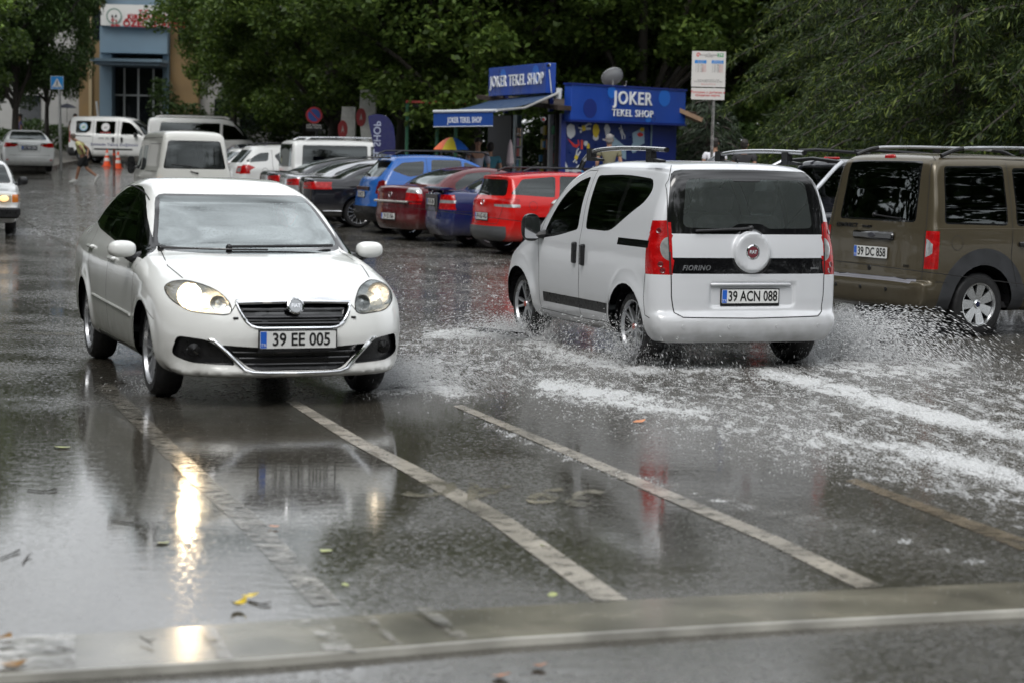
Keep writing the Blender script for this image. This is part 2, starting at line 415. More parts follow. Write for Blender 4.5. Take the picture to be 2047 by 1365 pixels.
    def seam(s, proj, pts, m, w=.006, sym=False, nmin=None, lim=None, closed=False, off=.0012):
        """panel gap: thin dark ribbon that follows the skin (joined to the body mesh)"""
        P = list(pts) + ([pts[0]] if closed else [])
        for k in ((0, 1) if sym else (0,)):
            pj = proj; Q = P
            if k: Q = [(a, -b) if proj == 'T' else (-a, b) for a, b in P] if proj not in 'LR' else P; pj = {'L': 'R', 'R': 'L'}.get(proj, proj)
            D = []
            for i in range(len(Q) - 1):
                a, b = Vector(Q[i]), Vector(Q[i + 1]); n = max(2, int((b - a).length / .04))
                D += [a.lerp(b, t / n) for t in range(n)]
            D.append(Vector(Q[-1])); L_ = []
            for i, d in enumerate(D):
                try: p, g = s.hit(pj, d.x, d.y)
                except Exception: continue
                L_.append((p, g))
            row = []
            for i, (p, g) in enumerate(L_):
                t = L_[min(i + 1, len(L_) - 1)][0] - L_[max(i - 1, 0)][0]
                if t.length < 1e-6: continue
                c = g.cross(t).normalized() * w / 2; row.append((p + g * off + c, p + g * off - c, g))
            s.rib.append((row, s._mi(0, m)))
    def arches(s, m_well):
        for wx in (s.fo, s.fo + s.wb):
            p = circ(wx, s.rw, s.arch, 26); p = [(a, max(b, -.1)) for a, b in p]
            lim = lambda c: abs(c[1]) > s.W * .2
            # only the sides, and the floor between
            s._cut('L', p, -1, 0, .12, None); s._cut('R', p, -1, 0, .12, None)
            bm = s.bm
            for f in list(bm.faces):
                c = f.calc_center_median()
                if c.z < s.rw and abs(s.A - c.x - wx) < s.arch and abs(c.y) > s.W / 2 - .34: f[s.lr] = -1
    def finish(s, root, paint, well):
        s.root = root; s.mats[0][0] = paint
        bm = s.bm; objs = {}
        bm.verts.index_update()
        V = np.array([v.co for v in bm.verts]); G = grad(s.F, V); G /= (np.linalg.norm(G, axis=1)[:, None] + 1e-9)
        by = {}
        for f in bm.faces:
            r = f[s.lr]
            if r >= 0 and f.calc_area() > 1e-9: by.setdefault(r, []).append(([v.index for v in f.verts], f[s.lm]))
        body = None
        for r in sorted(by):
            fl = by[r]; used = sorted({i for f, _ in fl for i in f}); mp_ = {i: k for k, i in enumerate(used)}
            ms = s.mats[r]
            vv = V[used]; gg = G[used]; ff = [[mp_[i] for i in f] for f, _ in fl]; mm = [m_ for _, m_ in fl]
            if r == 0:
                ev = []; eg = []; base = len(vv)
                for row, mi_ in s.rib:
                    for k, (a, b, g) in enumerate(row):
                        ev += [tuple(a), tuple(b)]; eg += [tuple(g)] * 2
                        if k: q = base + len(ev); ff.append([q - 4, q - 3, q - 1, q - 2]); mm.append(mi_)
                if ev: vv = np.vstack([vv, ev]); gg = np.vstack([gg, eg])
            o = mesh_obj(s.regs[r], vv, ff, ms, root, normals=gg, mi=mm)
            objs[r] = o
            if r == 0: body = o
        s.objs = objs; bm.free()
        for wx in (s.fo, s.fo + s.wb):
            for sg in (-1, 1):
                mb = MB()
                hw = np.interp(s.rw, s.side[:, 0], s.side[:, 1]) - .012
                mb.lathe([(s.arch + .004, sg * hw), (s.arch + .004, sg * (hw - .36)), (.02, sg * (hw - .36))], 20, 'Y', (s.X(wx), 0, s.rw), math.pi)
                mb.build('wheel_housing', well, root, True)
        return objs
    def hit(s, proj, a, b):
        """point + normal on the skin. side: (x,z); front/back: (y,z); top: (x,y)"""
        if proj in 'LR': o = np.array([s.A - a, (1.3 if proj == 'L' else -1.3), b]); d = np.array([0, -1. if proj == 'L' else 1., 0])
        elif proj == 'F': o = np.array([s.A + .4, a, b]); d = np.array([-1., 0, 0])
        elif proj == 'B': o = np.array([s.A - s.L - .4, a, b]); d = np.array([1., 0, 0])
        else: o = np.array([s.A - a, b, s.zmax + .4]); d = np.array([0, 0, -1.])
        T = np.arange(0, 2.6, .008); Q = o[None] + T[:, None] * d[None]; v = s.F(Q); i = int(np.argmax(v < 0)); 
        if i == 0: i = 1
        t = T[i - 1] + .008 * v[i - 1] / (v[i - 1] - v[i] + 1e-9); p = o + t * d; g = grad(s.F, p[None])[0]; g /= np.linalg.norm(g) + 1e-9
        return Vector(p), Vector(g)
def wheel(root, car, x, side, style, rim_m, tyre_m, dark_m, rr=None, phase=0.0, n=5, badge=None, barrel=False):
    """tyre with its rim; side +1 left"""
    r = car.rw; w = car.tyre_w; rr = rr or r * .66
    hw = float(np.interp(car.rw, car.side[:, 0], car.side[:, 1])) - .02
    c = (car.X(x), side * hw, r)
    prof = [(rr, -w), (r * .88, -w), (r * .965, -w + .02), (r, -w + .05), (r, -.05), (r * .965, -.016), (r * .88, 0.004), (rr * 1.02, 0), (rr * .99, -.02)]
    mb = MB()
    mb.lathe([(a, b * side) for a, b in prof], 40, 'Y')
    t = mb.build('wheel', tyre_m, root, True, loc=c)
    mb = MB(); mb.cur = 1
    mb.lathe([(rr * .95, -.09 * side), (.02, -.09 * side)], 24, 'Y')          # brake disc backing
    mb.cur = 1 if barrel else 0; mb.lathe([(rr * .985, -.1 * side), (rr * .93, -.06 * side), (rr * .93, -.021 * side)], 40, 'Y'); mb.cur = 0
    mb.lathe([(rr * .93, -.02 * side), (rr, -.012 * side), (rr * 1.01, .004 * side), (rr * .95, .002 * side), (rr * .915, -.02 * side)], 40, 'Y')
    mb.lathe([(.001, -.012 * side), (.028, -.012 * side), (.034, -.022 * side), (rr * .26, -.03 * side), (rr * .26, -.07 * side)], 20, 'Y')
    for i in range(n):
        a = phase + 2 * math.pi * i / n
        arms = [(0, .0)] if style == 'star' else ([(-.16, -.12), (.16, .12)] if style == 'twin' else [(0, 0)])
        wd0, wd1 = {'star': (.2, .26), 'twin': (.09, .10), 'thin': (.06, .09), 'wide': (.3, .52)}[style]
        for da, db in arms:
            q = []
            for rad, ang, ww in ((rr * .2, a + da * 1.2, wd0), (rr * .95, a + db * 1.6, wd1)):
                for sgn in (-1, 1):
                    px_, pz_ = rad * math.cos(ang) - sgn * ww * rr / 2 * math.sin(ang), rad * math.sin(ang) + sgn * ww * rr / 2 * math.cos(ang)
                    q.append((px_, pz_))
            yo = [-.026, -.018]
            vs = []
            for dy in (0, -.03):
                vs += [(q[0][0], (yo[0] + dy) * side, q[0][1]), (q[1][0], (yo[0] + dy) * side, q[1][1]), (q[3][0], (yo[1] + dy) * side, q[3][1]), (q[2][0], (yo[1] + dy) * side, q[2][1])]
            mb.add(vs, [(0, 1, 2, 3), (7, 6, 5, 4), (0, 4, 5, 1), (1, 5, 6, 2), (2, 6, 7, 3), (3, 7, 4, 0)])
    if badge: mb.cur = 2; mb.lathe([(.001, -.006 * side), (.026, -.008 * side), (.028, -.015 * side)], 16, 'Y')
    mb.build('rim', [rim_m, dark_m] + ([badge] if badge else []), t, True)
    return t
def all_wheels(root, car, style, rim_m, n=5, badge=None, rr=None, phases=(0, .3, .7, 1.1), barrel=False):
    for i, (x, sd_) in enumerate([(car.fo, 1), (car.fo, -1), (car.fo + car.wb, 1), (car.fo + car.wb, -1)]):
        wheel(root, car, x, sd_, style, rim_m, M_TYRE, M_BLACK, rr, phases[i], n, badge, barrel)
def plate(root, car, proj, y, z, txt, w=.52, hh=.112, tilt=0, holder=True, style='eu', off=.014, cs=1.0):
    p, nrm = car.hit(proj, y, z); sg = 1 if proj == 'F' else -1
    ex = Vector((0, sg, 0)); ey = Vector((-sg * math.sin(tilt), 0, math.cos(tilt)))
    n2 = Vector((sg, 0, 0)); c = p + n2 * off; M = frameM(c, ex, ey)
    mb = MB(); mb.M = M
    mb.cur = 0; mb.prism(rp([(-w / 2, -hh / 2), (w / 2, -hh / 2), (w / 2, hh / 2), (-w / 2, hh / 2)], .008), -.004, .003, 'XY')
    if holder: mb.cur = 1; mb.prism([(-w / 2 - .01, -hh / 2 - .022), (w / 2 + .01, -hh / 2 - .022), (w / 2 + .01, hh / 2 + .008), (-w / 2 - .01, hh / 2 + .008)], -.012, -.002, 'XY')
    mb.cur = 2; mb.prism([(-w / 2 + .003, -hh / 2 + .003), (-w / 2 + .045, -hh / 2 + .003), (-w / 2 + .045, hh / 2 - .003), (-w / 2 + .003, hh / 2 - .003)], .0031, .004, 'XY')
    blk = M_PLATEBLK if style == 'eu' else M_WHITEP
    o = mb.build('number_plate', [M_PLATE if style == 'eu' else M_PLATEBLUE, M_BLACK, M_EUBLUE], root)
    text_obj('plate_text', txt, .118 * cs, blk, o, M @ Matrix.Translation((.022, -.002, .0045)), depth=.0006, bold=.0022, xs=.84 if len(txt) < 10 else .74, sp=1.0)
    text_obj('plate_text', 'TR', .03, M_WHITEP, o, M @ Matrix.Translation((-w / 2 + .024, -.035, .0048)), depth=.0004)
    return o
def mirror(root, car, x, z, side, m, size=(.13, .19, .085), arm=True, glass=True, dy=.13, name='wing_mirror', blk=None):
    p, nrm = car.hit('L' if side > 0 else 'R', x, z)
    c = p + Vector((.02, side * dy, .03)); mb = MB()
    sx, sy, sz = size[0] / 2, size[1] / 2, size[2]
    n = 20; mm = 12; vs = []; fs = []
    for i in range(mm + 1):
        t = math.pi * i / mm
        for k in range(n):
            a = 2 * math.pi * k / n; q = Vector((math.sin(t) * math.cos(a), math.cos(t), math.sin(t) * math.sin(a)))
            e = lambda u, pw: math.copysign(abs(u) ** pw, u)
            px_ = e(q.x, .8) * sx * 1.2; 
            if q.x < 0: px_ = max(px_, -sx * .45)
            vs.append(c + Vector((px_, e(q.y, .75) * sy, e(q.z, .75) * sz * .95)))
    for i in range(mm):
        for k in range(n): fs.append((i * n + k, (i + 1) * n + k, (i + 1) * n + (k + 1) % n, i * n + (k + 1) % n))
    mb.add(vs, fs)
    o = mb.build(name, [m], root, True)
    mb = MB(); 
    if arm: mb.tube([p + Vector((0, -side * .02, -.03)), p + Vector((0, side * .05, -.035)), c + Vector((0, -side * sy * .3, -sz * .6))], [.045, .035, .03], 8); mb.build('mirror_arm', M_BLACK, o, True)
    if glass:
        gx = c.x - sx * .46
        mb = MB(); mb.prism(rp([(c.y - sy * .86, c.z - sz * .74), (c.y + sy * .86, c.z - sz * .74), (c.y + sy * .86, c.z + sz * .74), (c.y - sy * .86, c.z + sz * .74)], .03), gx - .003, gx, 'YZ'); mb.build('mirror_glass', M_CHROME, o)
    return o
def handle(root, car, x, z, side, m, ln=.2, vertical=False, hgt=.03):
    p, g = car.hit('L' if side > 0 else 'R', x, z); mb = MB()
    d = (hgt, .045, ln) if vertical else (ln, .045, hgt)
    mb.box(p + g * .012, d, bev=.012); return mb.build('door_handle', m, root)
def conform_bar(root, car, name, proj, pts, r, m, off=.01, n=8, flat=None):
    mb = MB(); P = []
    for a, b in pts:
        p, g = car.hit(proj, a, b); P.append(p + g * off)
    mb.tube(P, r, n); return mb.build(name, m, root, True)
def wiper(root, car, proj, a, b, m, w=.008):
    mb = MB(); P = []
    for t in np.linspace(0, 1, 7):
        p, g = car.hit(proj, a[0] * (1 - t) + b[0] * t, a[1] * (1 - t) + b[1] * t); P.append(p + g * .022)
    mb.tube(P, w, 6); p, g = car.hit(proj, *a)
    mb.ell(p + g * .015, (.025, .025, .025), 8, 6); return mb.build('wiper', m, root, True)
def place(root, p, heading):
    """heading vector (x,y) of the nose"""
    root.location = (p[0], p[1], p[2]); root.rotation_euler = (0, 0, math.atan2(heading[1], heading[0])); return root
def place_by(root, car, contact, heading, which):
    """put the outer foot of one wheel ('FR','FL','RR','RL') on a ground point"""
    h = Vector(heading[:2]).normalized(); l = Vector((-h.y, h.x)); sx = .5 if which[0] == 'F' else -.5; sy = 1 if which[1] == 'L' else -1
    c = Vector(contact[:2]) - h * (sx * car.wb) - l * (sy * (car.W / 2 - .06))
    zc = contact[2] if len(contact) > 2 else ground_z(c.y)
    z1 = ground_z((c + h * car.wb / 2).y); z0 = ground_z((c - h * car.wb / 2).y)
    root.location = (c.x, c.y, (z0 + z1) / 2); root.rotation_euler = (0, -math.atan2(z1 - z0, car.wb), math.atan2(h.y, h.x)); return root
def paint(name, col, rough=.18, metal=0, var=.0, coat=.6):
    m = mat(name, col, rough, metal=metal, coat=coat, spec=.35); n = m.node_tree; p = n.nodes['Principled BSDF']
    g = n.nodes.new('ShaderNodeNewGeometry'); mx = n.nodes.new('ShaderNodeMix'); mx.data_type = 'RGBA'
    t = n.nodes.new('ShaderNodeTexCoord'); se = n.nodes.new('ShaderNodeSeparateXYZ'); no = n.nodes.new('ShaderNodeTexNoise'); no.inputs['Scale'].default_value = 9; no.inputs['Detail'].default_value = 6
    n.links.new(t.outputs['Object'], se.inputs[0]); n.links.new(t.outputs['Object'], no.inputs['Vector'])
    mr = n.nodes.new('ShaderNodeMapRange'); mr.inputs['From Min'].default_value = .55; mr.inputs['From Max'].default_value = .22; mr.inputs['To Max'].default_value = .75
    n.links.new(se.outputs['Z'], mr.inputs['Value']); mm = n.nodes.new('ShaderNodeMath'); mm.operation = 'MULTIPLY'
    n.links.new(mr.outputs[0], mm.inputs[0]); n.links.new(no.outputs['Fac'], mm.inputs[1])
    d = n.nodes.new('ShaderNodeMix'); d.data_type = 'RGBA'; d.inputs['A'].default_value = (*col, 1); d.inputs['B'].default_value = (.16, .145, .12, 1)
    n.links.new(mm.outputs[0], d.inputs['Factor'])
    n.links.new(g.outputs['Backfacing'], mx.inputs['Factor']); n.links.new(d.outputs['Result'], mx.inputs['A']); mx.inputs['B'].default_value = (.12, .12, .12, 1)
    n.links.new(mx.outputs['Result'], p.inputs['Base Color']); return m
# ---- shared vehicle materials
M_TYRE = mat('tyre_rubber', (.012, .012, .013), .55, var=.3, vscale=30)
M_BLACK = mat('black_plastic', (.008, .008, .009), .35, var=.2, vscale=20)
M_GAP = mat('panel_gap', (.012, .012, .012), .8)
M_TRIM = mat('gloss_black_trim', (.006, .006, .007), .08, coat=.5)
M_CHROME = mat('chrome', (.75, .76, .78), .08, metal=1)
M_ALLOY = mat('alloy_silver', (.5, .51, .53), .28, metal=.85, var=.1)
M_GUN = mat('alloy_dark', (.03, .03, .033), .3, metal=.6)
M_PLATE = mat('plate_white', (.72, .73, .72), .35); M_PLATEBLK = mat('plate_black', (.006, .006, .006), .4)
M_EUBLUE = mat('plate_blue', (.02, .12, .55), .35); M_PLATEBLUE = mat('plate_dark_blue', (.02, .03, .06), .35); M_WHITEP = mat('plate_letter_white', (.7, .7, .7), .4)
M_RED = mat('tail_lamp_red', (.36, .002, .003), .22, spec=.3, coat=.35, var=.28, vscale=14, bump=.12, bscale=60)
M_REDD = mat('tail_lamp_dark_red', (.12, .004, .006), .08, coat=1)
M_AMBER = mat('indicator_amber', (.7, .2, .02), .1, coat=1)
M_CLEAR = mat('lamp_clear', (.42, .43, .43), .12, metal=.5, coat=1, var=.3, vscale=25)
M_INT = mat('interior_grey', (.03, .03, .032), .7, var=.3)
M_SEAT = mat('seat_fabric', (.10, .10, .105), .85, var=.3, vscale=12)
G_CLEAR = glass_mat('car_glass', (.82, .88, .86), ior=1.5); G_WIND = glass_mat('windscreen_glass', (.5, .56, .55), .015, ior=3.8, drops=.12); G_BAND = glass_mat('windscreen_band', (.12, .12, .14), .03, ior=2.4)
G_REAR = glass_mat('lightened_rear_glass', (.85, .9, .88), ior=1.45, dark=.11, hz=(.34, .39, .38)); G_TINT = glass_mat('tinted_glass', (.22, .24, .23)); G_DARK = glass_mat('privacy_glass', (.06, .065, .065), .02)  # rear glass: pale diffuse mixed in, standing for daylight seen through the cabin
G_FAR = glass_mat('rainy_glass', (.2, .22, .22), .05, drops=.4, dark=.5)
def seats(root, car, xs, ys=(.36, -.36), z=.45, top=1.12, w=.46, head=True):
    for x in xs:
        for y in ys:
            mb = MB(); mb.box((car.X(x), y, z), (.48, w, .16), bev=.05); rot = Matrix.Rotation(R(-14), 3, 'Y')
            mb.box((car.X(x + .32), y, z + .33), (.14, w, .6), rot, bev=.05)
            if head: mb.box((car.X(x + .43), y, z + .74), (.1, .26, .2), rot, bev=.045)
            mb.build('seat', M_SEAT, root, True)
def cabin(root, car, x0, x1, z=.34, w=None, dash=True):
    mb = MB(); w = w or car.W * .82
    mb.box((car.X((x0 + x1) / 2), 0, z - .03), (x1 - x0, w, .06))
    if dash: mb.box((car.X(x0 + .25), 0, z + .42), (.4, w * .95, .3), bev=.08)
    mb.build('cabin_floor', M_INT, root)
    if dash:
        mb = MB(); mb.M = Matrix.Translation((car.X(x0 + .62), .36, z + .58)) @ Matrix.Rotation(R(65), 4, 'Y')
        mb.lathe([(.185 + .014 * math.cos(a), .014 * math.sin(a)) for a in np.linspace(0, 2 * math.pi, 7)], 24, 'Z'); mb.box((0, 0, 0), (.05, .36, .02)); mb.build('steering_wheel', M_BLACK, root, True)
# ================================================================ ground
def to_px(x, y, z):
    Mi = cam.matrix_world.inverted(); A = np.array(Mi)
    P = np.stack([x, y, z, np.ones_like(x)]); q = A @ P
    d = np.maximum(-q[2], .5); return 1023.5 + FPX * q[0] / d, 682.5 - FPX * q[1] / d
def seg_d(px, py, pts, ky=1.0):
    d = np.full(px.shape, 1e9)
    for (ax, ay), (bx, by) in zip(pts[:-1], pts[1:]):
        ex, ey = bx - ax, (by - ay) * ky; wx, wy = px - ax, (py - ay) * ky
        t = np.clip((wx * ex + wy * ey) / (ex * ex + ey * ey), 0, 1); d = np.minimum(d, np.hypot(wx - ex * t, wy - ey * t))
    return d
def inside_soft(px, py, poly, soft):
    P = np.array(poly, float); d = poly_sdf(px, py, P); return np.clip(.5 - d / soft, 0, 1)
def foam_density(x, y):
    z = np.interp(y, GY, GZ); px, py = to_px(x, y, z)
    f = .50 * inside_soft(px, py, [(770, 640), (1040, 635), (1230, 730), (1660, 690), (1850, 715), (2100, 730), (2100, 1075), (1900, 1010), (1500, 915), (1180, 835), (960, 775), (790, 790)], 90)
    lf = .86 + .22 * np.sin(x * 2.1 + np.sin(y * 1.3) * 2) * np.sin(y * 1.7 + 1.3 * np.sin(x * 1.1)) + .12 * np.sin(x * 6.3 + y * 2)
    f = np.maximum(f, lf * .97 * np.clip(1.25 - seg_d(px, py, [(1545, 745), (1680, 780), (1850, 830), (2100, 880)], 2.4) / 60, 0, 1))
    f = np.maximum(f, lf * .92 * np.clip(1.25 - seg_d(px, py, [(1100, 775), (1300, 805), (1500, 845), (1700, 890), (1860, 905), (2000, 950), (2100, 990)], 2.2) / 70, 0, 1))
    f = np.maximum(f, .80 * np.clip(1.2 - seg_d(px, py, [(880, 668), (1030, 665), (1130, 712), (1260, 738), (1450, 735)], 2.5) / 60, 0, 1))
    f = np.maximum(f, .72 * np.clip(1.2 - seg_d(px, py, [(1660, 725), (1790, 740), (1900, 735)], 2) / 80, 0, 1))
    f = np.maximum(f, .75 * np.clip(1.2 - seg_d(px, py, [(770, 775), (850, 765), (920, 785)], 2.5) / 60, 0, 1))
    f = np.maximum(f, .30 * inside_soft(px, py, [(740, 470), (1040, 500), (1030, 645), (780, 640)], 60))
    f = np.maximum(f, .42 * inside_soft(px, py, [(40, 372), (260, 368), (200, 440), (160, 500), (40, 470)], 30))
    f = np.maximum(f, .45 * np.clip(1.2 - seg_d(px, py, [(40, 405), (150, 395), (260, 400)], 3) / 40, 0, 1))
    for ln in ([(930, 822), (1000, 862), (1180, 930), (1300, 975)], [(1200, 935), (1450, 1000), (1750, 1065), (2000, 1135)]):
        f = np.maximum(f, .62 * np.clip(1.2 - seg_d(px, py, ln, 1.6) / 9, 0, 1))
    return np.where(y > 4, f, 0)
def axis(segs):
    out = []
    for a, b, st in segs: out += list(np.arange(a, b, st))
    return np.array(out + [segs[-1][1]])
gx = axis([(-300, -40, 20), (-40, -12, 1.5), (-12, 12, .12), (12, 40, 1.5), (40, 300, 20)]); gy = axis([(-60, 4, 4), (4, 26, .11), (26, 45, .3), (45, 110, 1), (110, 500, 30)])
GX, GY_ = np.meshgrid(gx, gy, indexing='ij'); nxg, nyg = GX.shape
gv = np.stack([GX.ravel(), GY_.ravel(), np.interp(GY_.ravel(), GY, GZ)], 1)
ii = np.arange(nxg * nyg).reshape(nxg, nyg); gf = np.stack([ii[:-1, :-1].ravel(), ii[1:, :-1].ravel(), ii[1:, 1:].ravel(), ii[:-1, 1:].ravel()], 1)
def np_mesh(name, V, F, m, parent=None, smooth=False, k=None):
    me = bpy.data.meshes.new(name); F = np.asarray(F); n = F.shape[1]
    me.vertices.add(len(V)); me.vertices.foreach_set('co', np.asarray(V, np.float32).ravel())
    me.loops.add(F.size); me.loops.foreach_set('vertex_index', F.astype(np.int32).ravel())
    me.polygons.add(len(F)); me.polygons.foreach_set('loop_start', np.arange(0, F.size, n, dtype=np.int32))
    try: me.polygons.foreach_set('loop_total', np.full(len(F), n, dtype=np.int32))
    except Exception: pass
    me.update(calc_edges=True)
    for x in (m if isinstance(m, (list, tuple)) else [m]): me.materials.append(x)
    if smooth: me.polygons.foreach_set('use_smooth', np.ones(len(F), dtype=bool))
    o = bpy.data.objects.new(name, me); COL.objects.link(o)
    if parent: o.parent = parent
    return o
def N(nt_, t, **kw):
    n = nt_.nodes.new(t)
    for k, v in kw.items():
        if k in n.inputs.keys() if hasattr(n.inputs, 'keys') else False: n.inputs[k].default_value = v
        else: setattr(n, k, v)
    return n
def wet_road():
    m = bpy.data.materials.new('wet_asphalt'); m.use_nodes = True; t = m.node_tree; L_ = t.links.new; p = t.nodes['Principled BSDF']
    co = N(t, 'ShaderNodeTexCoord'); O = co.outputs['Object']
    def noise(sc, det=6, vec=O, dist=0, rough=.55):
        n = t.nodes.new('ShaderNodeTexNoise'); n.inputs['Scale'].default_value = sc; n.inputs['Detail'].default_value = det; n.inputs['Distortion'].default_value = dist; n.inputs['Roughness'].default_value = rough; L_(vec, n.inputs['Vector']); return n.outputs['Fac']
    def rng(v, a, b, c, d, cl=True):
        n = t.nodes.new('ShaderNodeMapRange'); n.clamp = cl; n.inputs['From Min'].default_value = a; n.inputs['From Max'].default_value = b; n.inputs['To Min'].default_value = c; n.inputs['To Max'].default_value = d; L_(v, n.inputs['Value']); return n.outputs[0]
    def mth(op, a, b):
        n = t.nodes.new('ShaderNodeMath'); n.operation = op
        for i, v in enumerate((a, b)):
            if isinstance(v, (int, float)): n.inputs[i].default_value = v
            else: L_(v, n.inputs[i])
        return n.outputs[0]
    def mixc(f, a, b):
        n = t.nodes.new('ShaderNodeMix'); n.data_type = 'RGBA'
        L_(f, n.inputs['Factor']) if not isinstance(f, (int, float)) else None
        for k, v in (('A', a), ('B', b)):
            if isinstance(v, tuple): n.inputs[k].default_value = (*v, 1)
            else: L_(v, n.inputs[k])
        return n.outputs['Result']
    def mapv(sc):
        n = t.nodes.new('ShaderNodeMapping'); n.inputs['Scale'].default_value = sc; L_(O, n.inputs['Vector']); return n.outputs[0]
    at_ = t.nodes.new('ShaderNodeAttribute'); at_.attribute_name = 'foam'; foam = at_.outputs['Fac']
    grain = noise(95, 3); big = noise(.35, 4); mid = noise(2.2, 6)
    vor = t.nodes.new('ShaderNodeTexVoronoi'); vor.inputs['Scale'].default_value = 95; L_(O, vor.inputs['Vector'])
    col = mixc(rng(grain, .3, .7, 0, 1), (.022, .021, .018), (.085, .080, .068))
    col = mixc(rng(vor.outputs['Distance'], .0, .28, .55, 0), col, (.15, .14, .12))
    v2 = t.nodes.new('ShaderNodeTexVoronoi'); v2.inputs['Scale'].default_value = 58; L_(O, v2.inputs['Vector']); cs_ = t.nodes.new('ShaderNodeSeparateColor'); L_(v2.outputs['Color'], cs_.inputs[0]); cell = cs_.outputs[0]; cell2 = cs_.outputs[1]
    sm = t.nodes.new('ShaderNodeVectorMath'); sm.operation = 'SCALE'; L_(col, sm.inputs[0]); L_(rng(cell, 0, 1, .5, 1.55), sm.inputs['Scale']); col = sm.outputs[0]
    col = mixc(rng(big, .35, .65, 0, .6), col, (.045, .039, .029))
    col = mixc(rng(mid, .5, .75, 0, .35), col, (.075, .071, .062))
    # foam: threshold noise against the density painted by the passing wheels
    fn = noise(1, 8, mapv((11, 3.2, 1)), .6, .68); fn2 = noise(1, 6, mapv((60, 17, 1)), .3, .75)
    fs = mth('ADD', mth('MULTIPLY', fn, .5), mth('MULTIPLY', fn2, .5))
    th = rng(foam, 0, 1, .60, .40)
    fm = rng(mth('SUBTRACT', fs, th), 0, .075, 0, 1)
    fm = mth('MULTIPLY', fm, rng(foam, .02, .15, 0, .85))
    film = mth('MULTIPLY', foam, .5)
    sp = t.nodes.new('ShaderNodeTexVoronoi'); sp.inputs['Scale'].default_value = 1; L_(mapv((26, 9, 1)), sp.inputs['Vector'])
    fcol = mixc(fm, mixc(film, col, (.20, .19, .17)), (.58, .59, .59))
    L_(fcol, p.inputs['Base Color'])
    ap = t.nodes.new('ShaderNodeAttribute'); ap.attribute_name = 'pool'; pool = ap.outputs['Fac']
    pud = mth('MAXIMUM', rng(noise(.55, 4, O, .4), .40, .60, 0, 1), rng(mth('ADD', pool, mth('MULTIPLY', noise(1.6, 5), .7)), .6, .95, 0, 1)); dry = rng(pool, 0, .8, 1, .5)
    ro = mth('ADD', rng(pud, 0, 1, .09, .02), mth('MULTIPLY', rng(grain, .3, .7, 0, 1), rng(pud, 0, 1, .16, .03)))
    stone = rng(vor.outputs['Distance'], .05, .22, 1, 0); ro = mth('ADD', ro, mth('MULTIPLY', stone, mth('MULTIPLY', dry, rng(mid, .38, .6, .05, .34))))
    ro = mth('ADD', ro, mth('MULTIPLY', rng(cell2, .45, 1, 0, .22), dry))
    ro = mth('ADD', ro, mth('MULTIPLY', fm, .5)); L_(ro, p.inputs['Roughness'])
    p.inputs['Specular IOR Level'].default_value = .55
    # relief: stones through the thin film, ripples on the water, foam clots
    rip = mth('ADD', mth('MULTIPLY', noise(1, 4, mapv((7, 14, 1)), .5), 1.0), mth('MULTIPLY', noise(1, 3, mapv((30, 46, 1))), .30))
    b1 = t.nodes.new('ShaderNodeBump'); b1.inputs['Distance'].default_value = .004; L_(mth('MULTIPLY', dry, rng(pud, 0, 1, .10, .012)), b1.inputs['Strength']); L_(grain, b1.inputs['Height'])
    b2 = t.nodes.new('ShaderNodeBump'); b2.inputs['Distance'].default_value = .010; L_(mth('ADD', rng(noise(.5, 3), .42, .62, .032, .095), mth('MULTIPLY', foam, .45)), b2.inputs['Strength']); L_(rip, b2.inputs['Height']); L_(b1.outputs[0], b2.inputs['Normal'])
    b3 = t.nodes.new('ShaderNodeBump'); b3.inputs['Distance'].default_value = .03; b3.inputs['Strength'].default_value = .5; L_(fm, b3.inputs['Height']); L_(b2.outputs[0], b3.inputs['Normal'])
    L_(b3.outputs[0], p.inputs['Normal']); return m
M_ROAD = wet_road()
road = np_mesh('road', gv, gf, M_ROAD, smooth=True); tag(road, kind='structure')
ga = road.data.attributes.new('foam', 'FLOAT', 'POINT'); ga.data.foreach_set('value', foam_density(gv[:, 0], gv[:, 1]).astype(np.float32))
_px, _py = to_px(gv[:, 0], gv[:, 1], gv[:, 2])
pool_ = np.maximum(inside_soft(_px, _py, [(-200, 800), (300, 830), (560, 815), (870, 800), (830, 1000), (640, 1235), (-200, 1310)], 110), .8 * inside_soft(_px, _py, [(1100, 900), (1400, 980), (1420, 1160), (1150, 1150)], 90))
gp2 = road.data.attributes.new('pool', 'FLOAT', 'POINT'); gp2.data.foreach_set('value', np.where(gv[:, 1] > 4, pool_, 0).astype(np.float32))
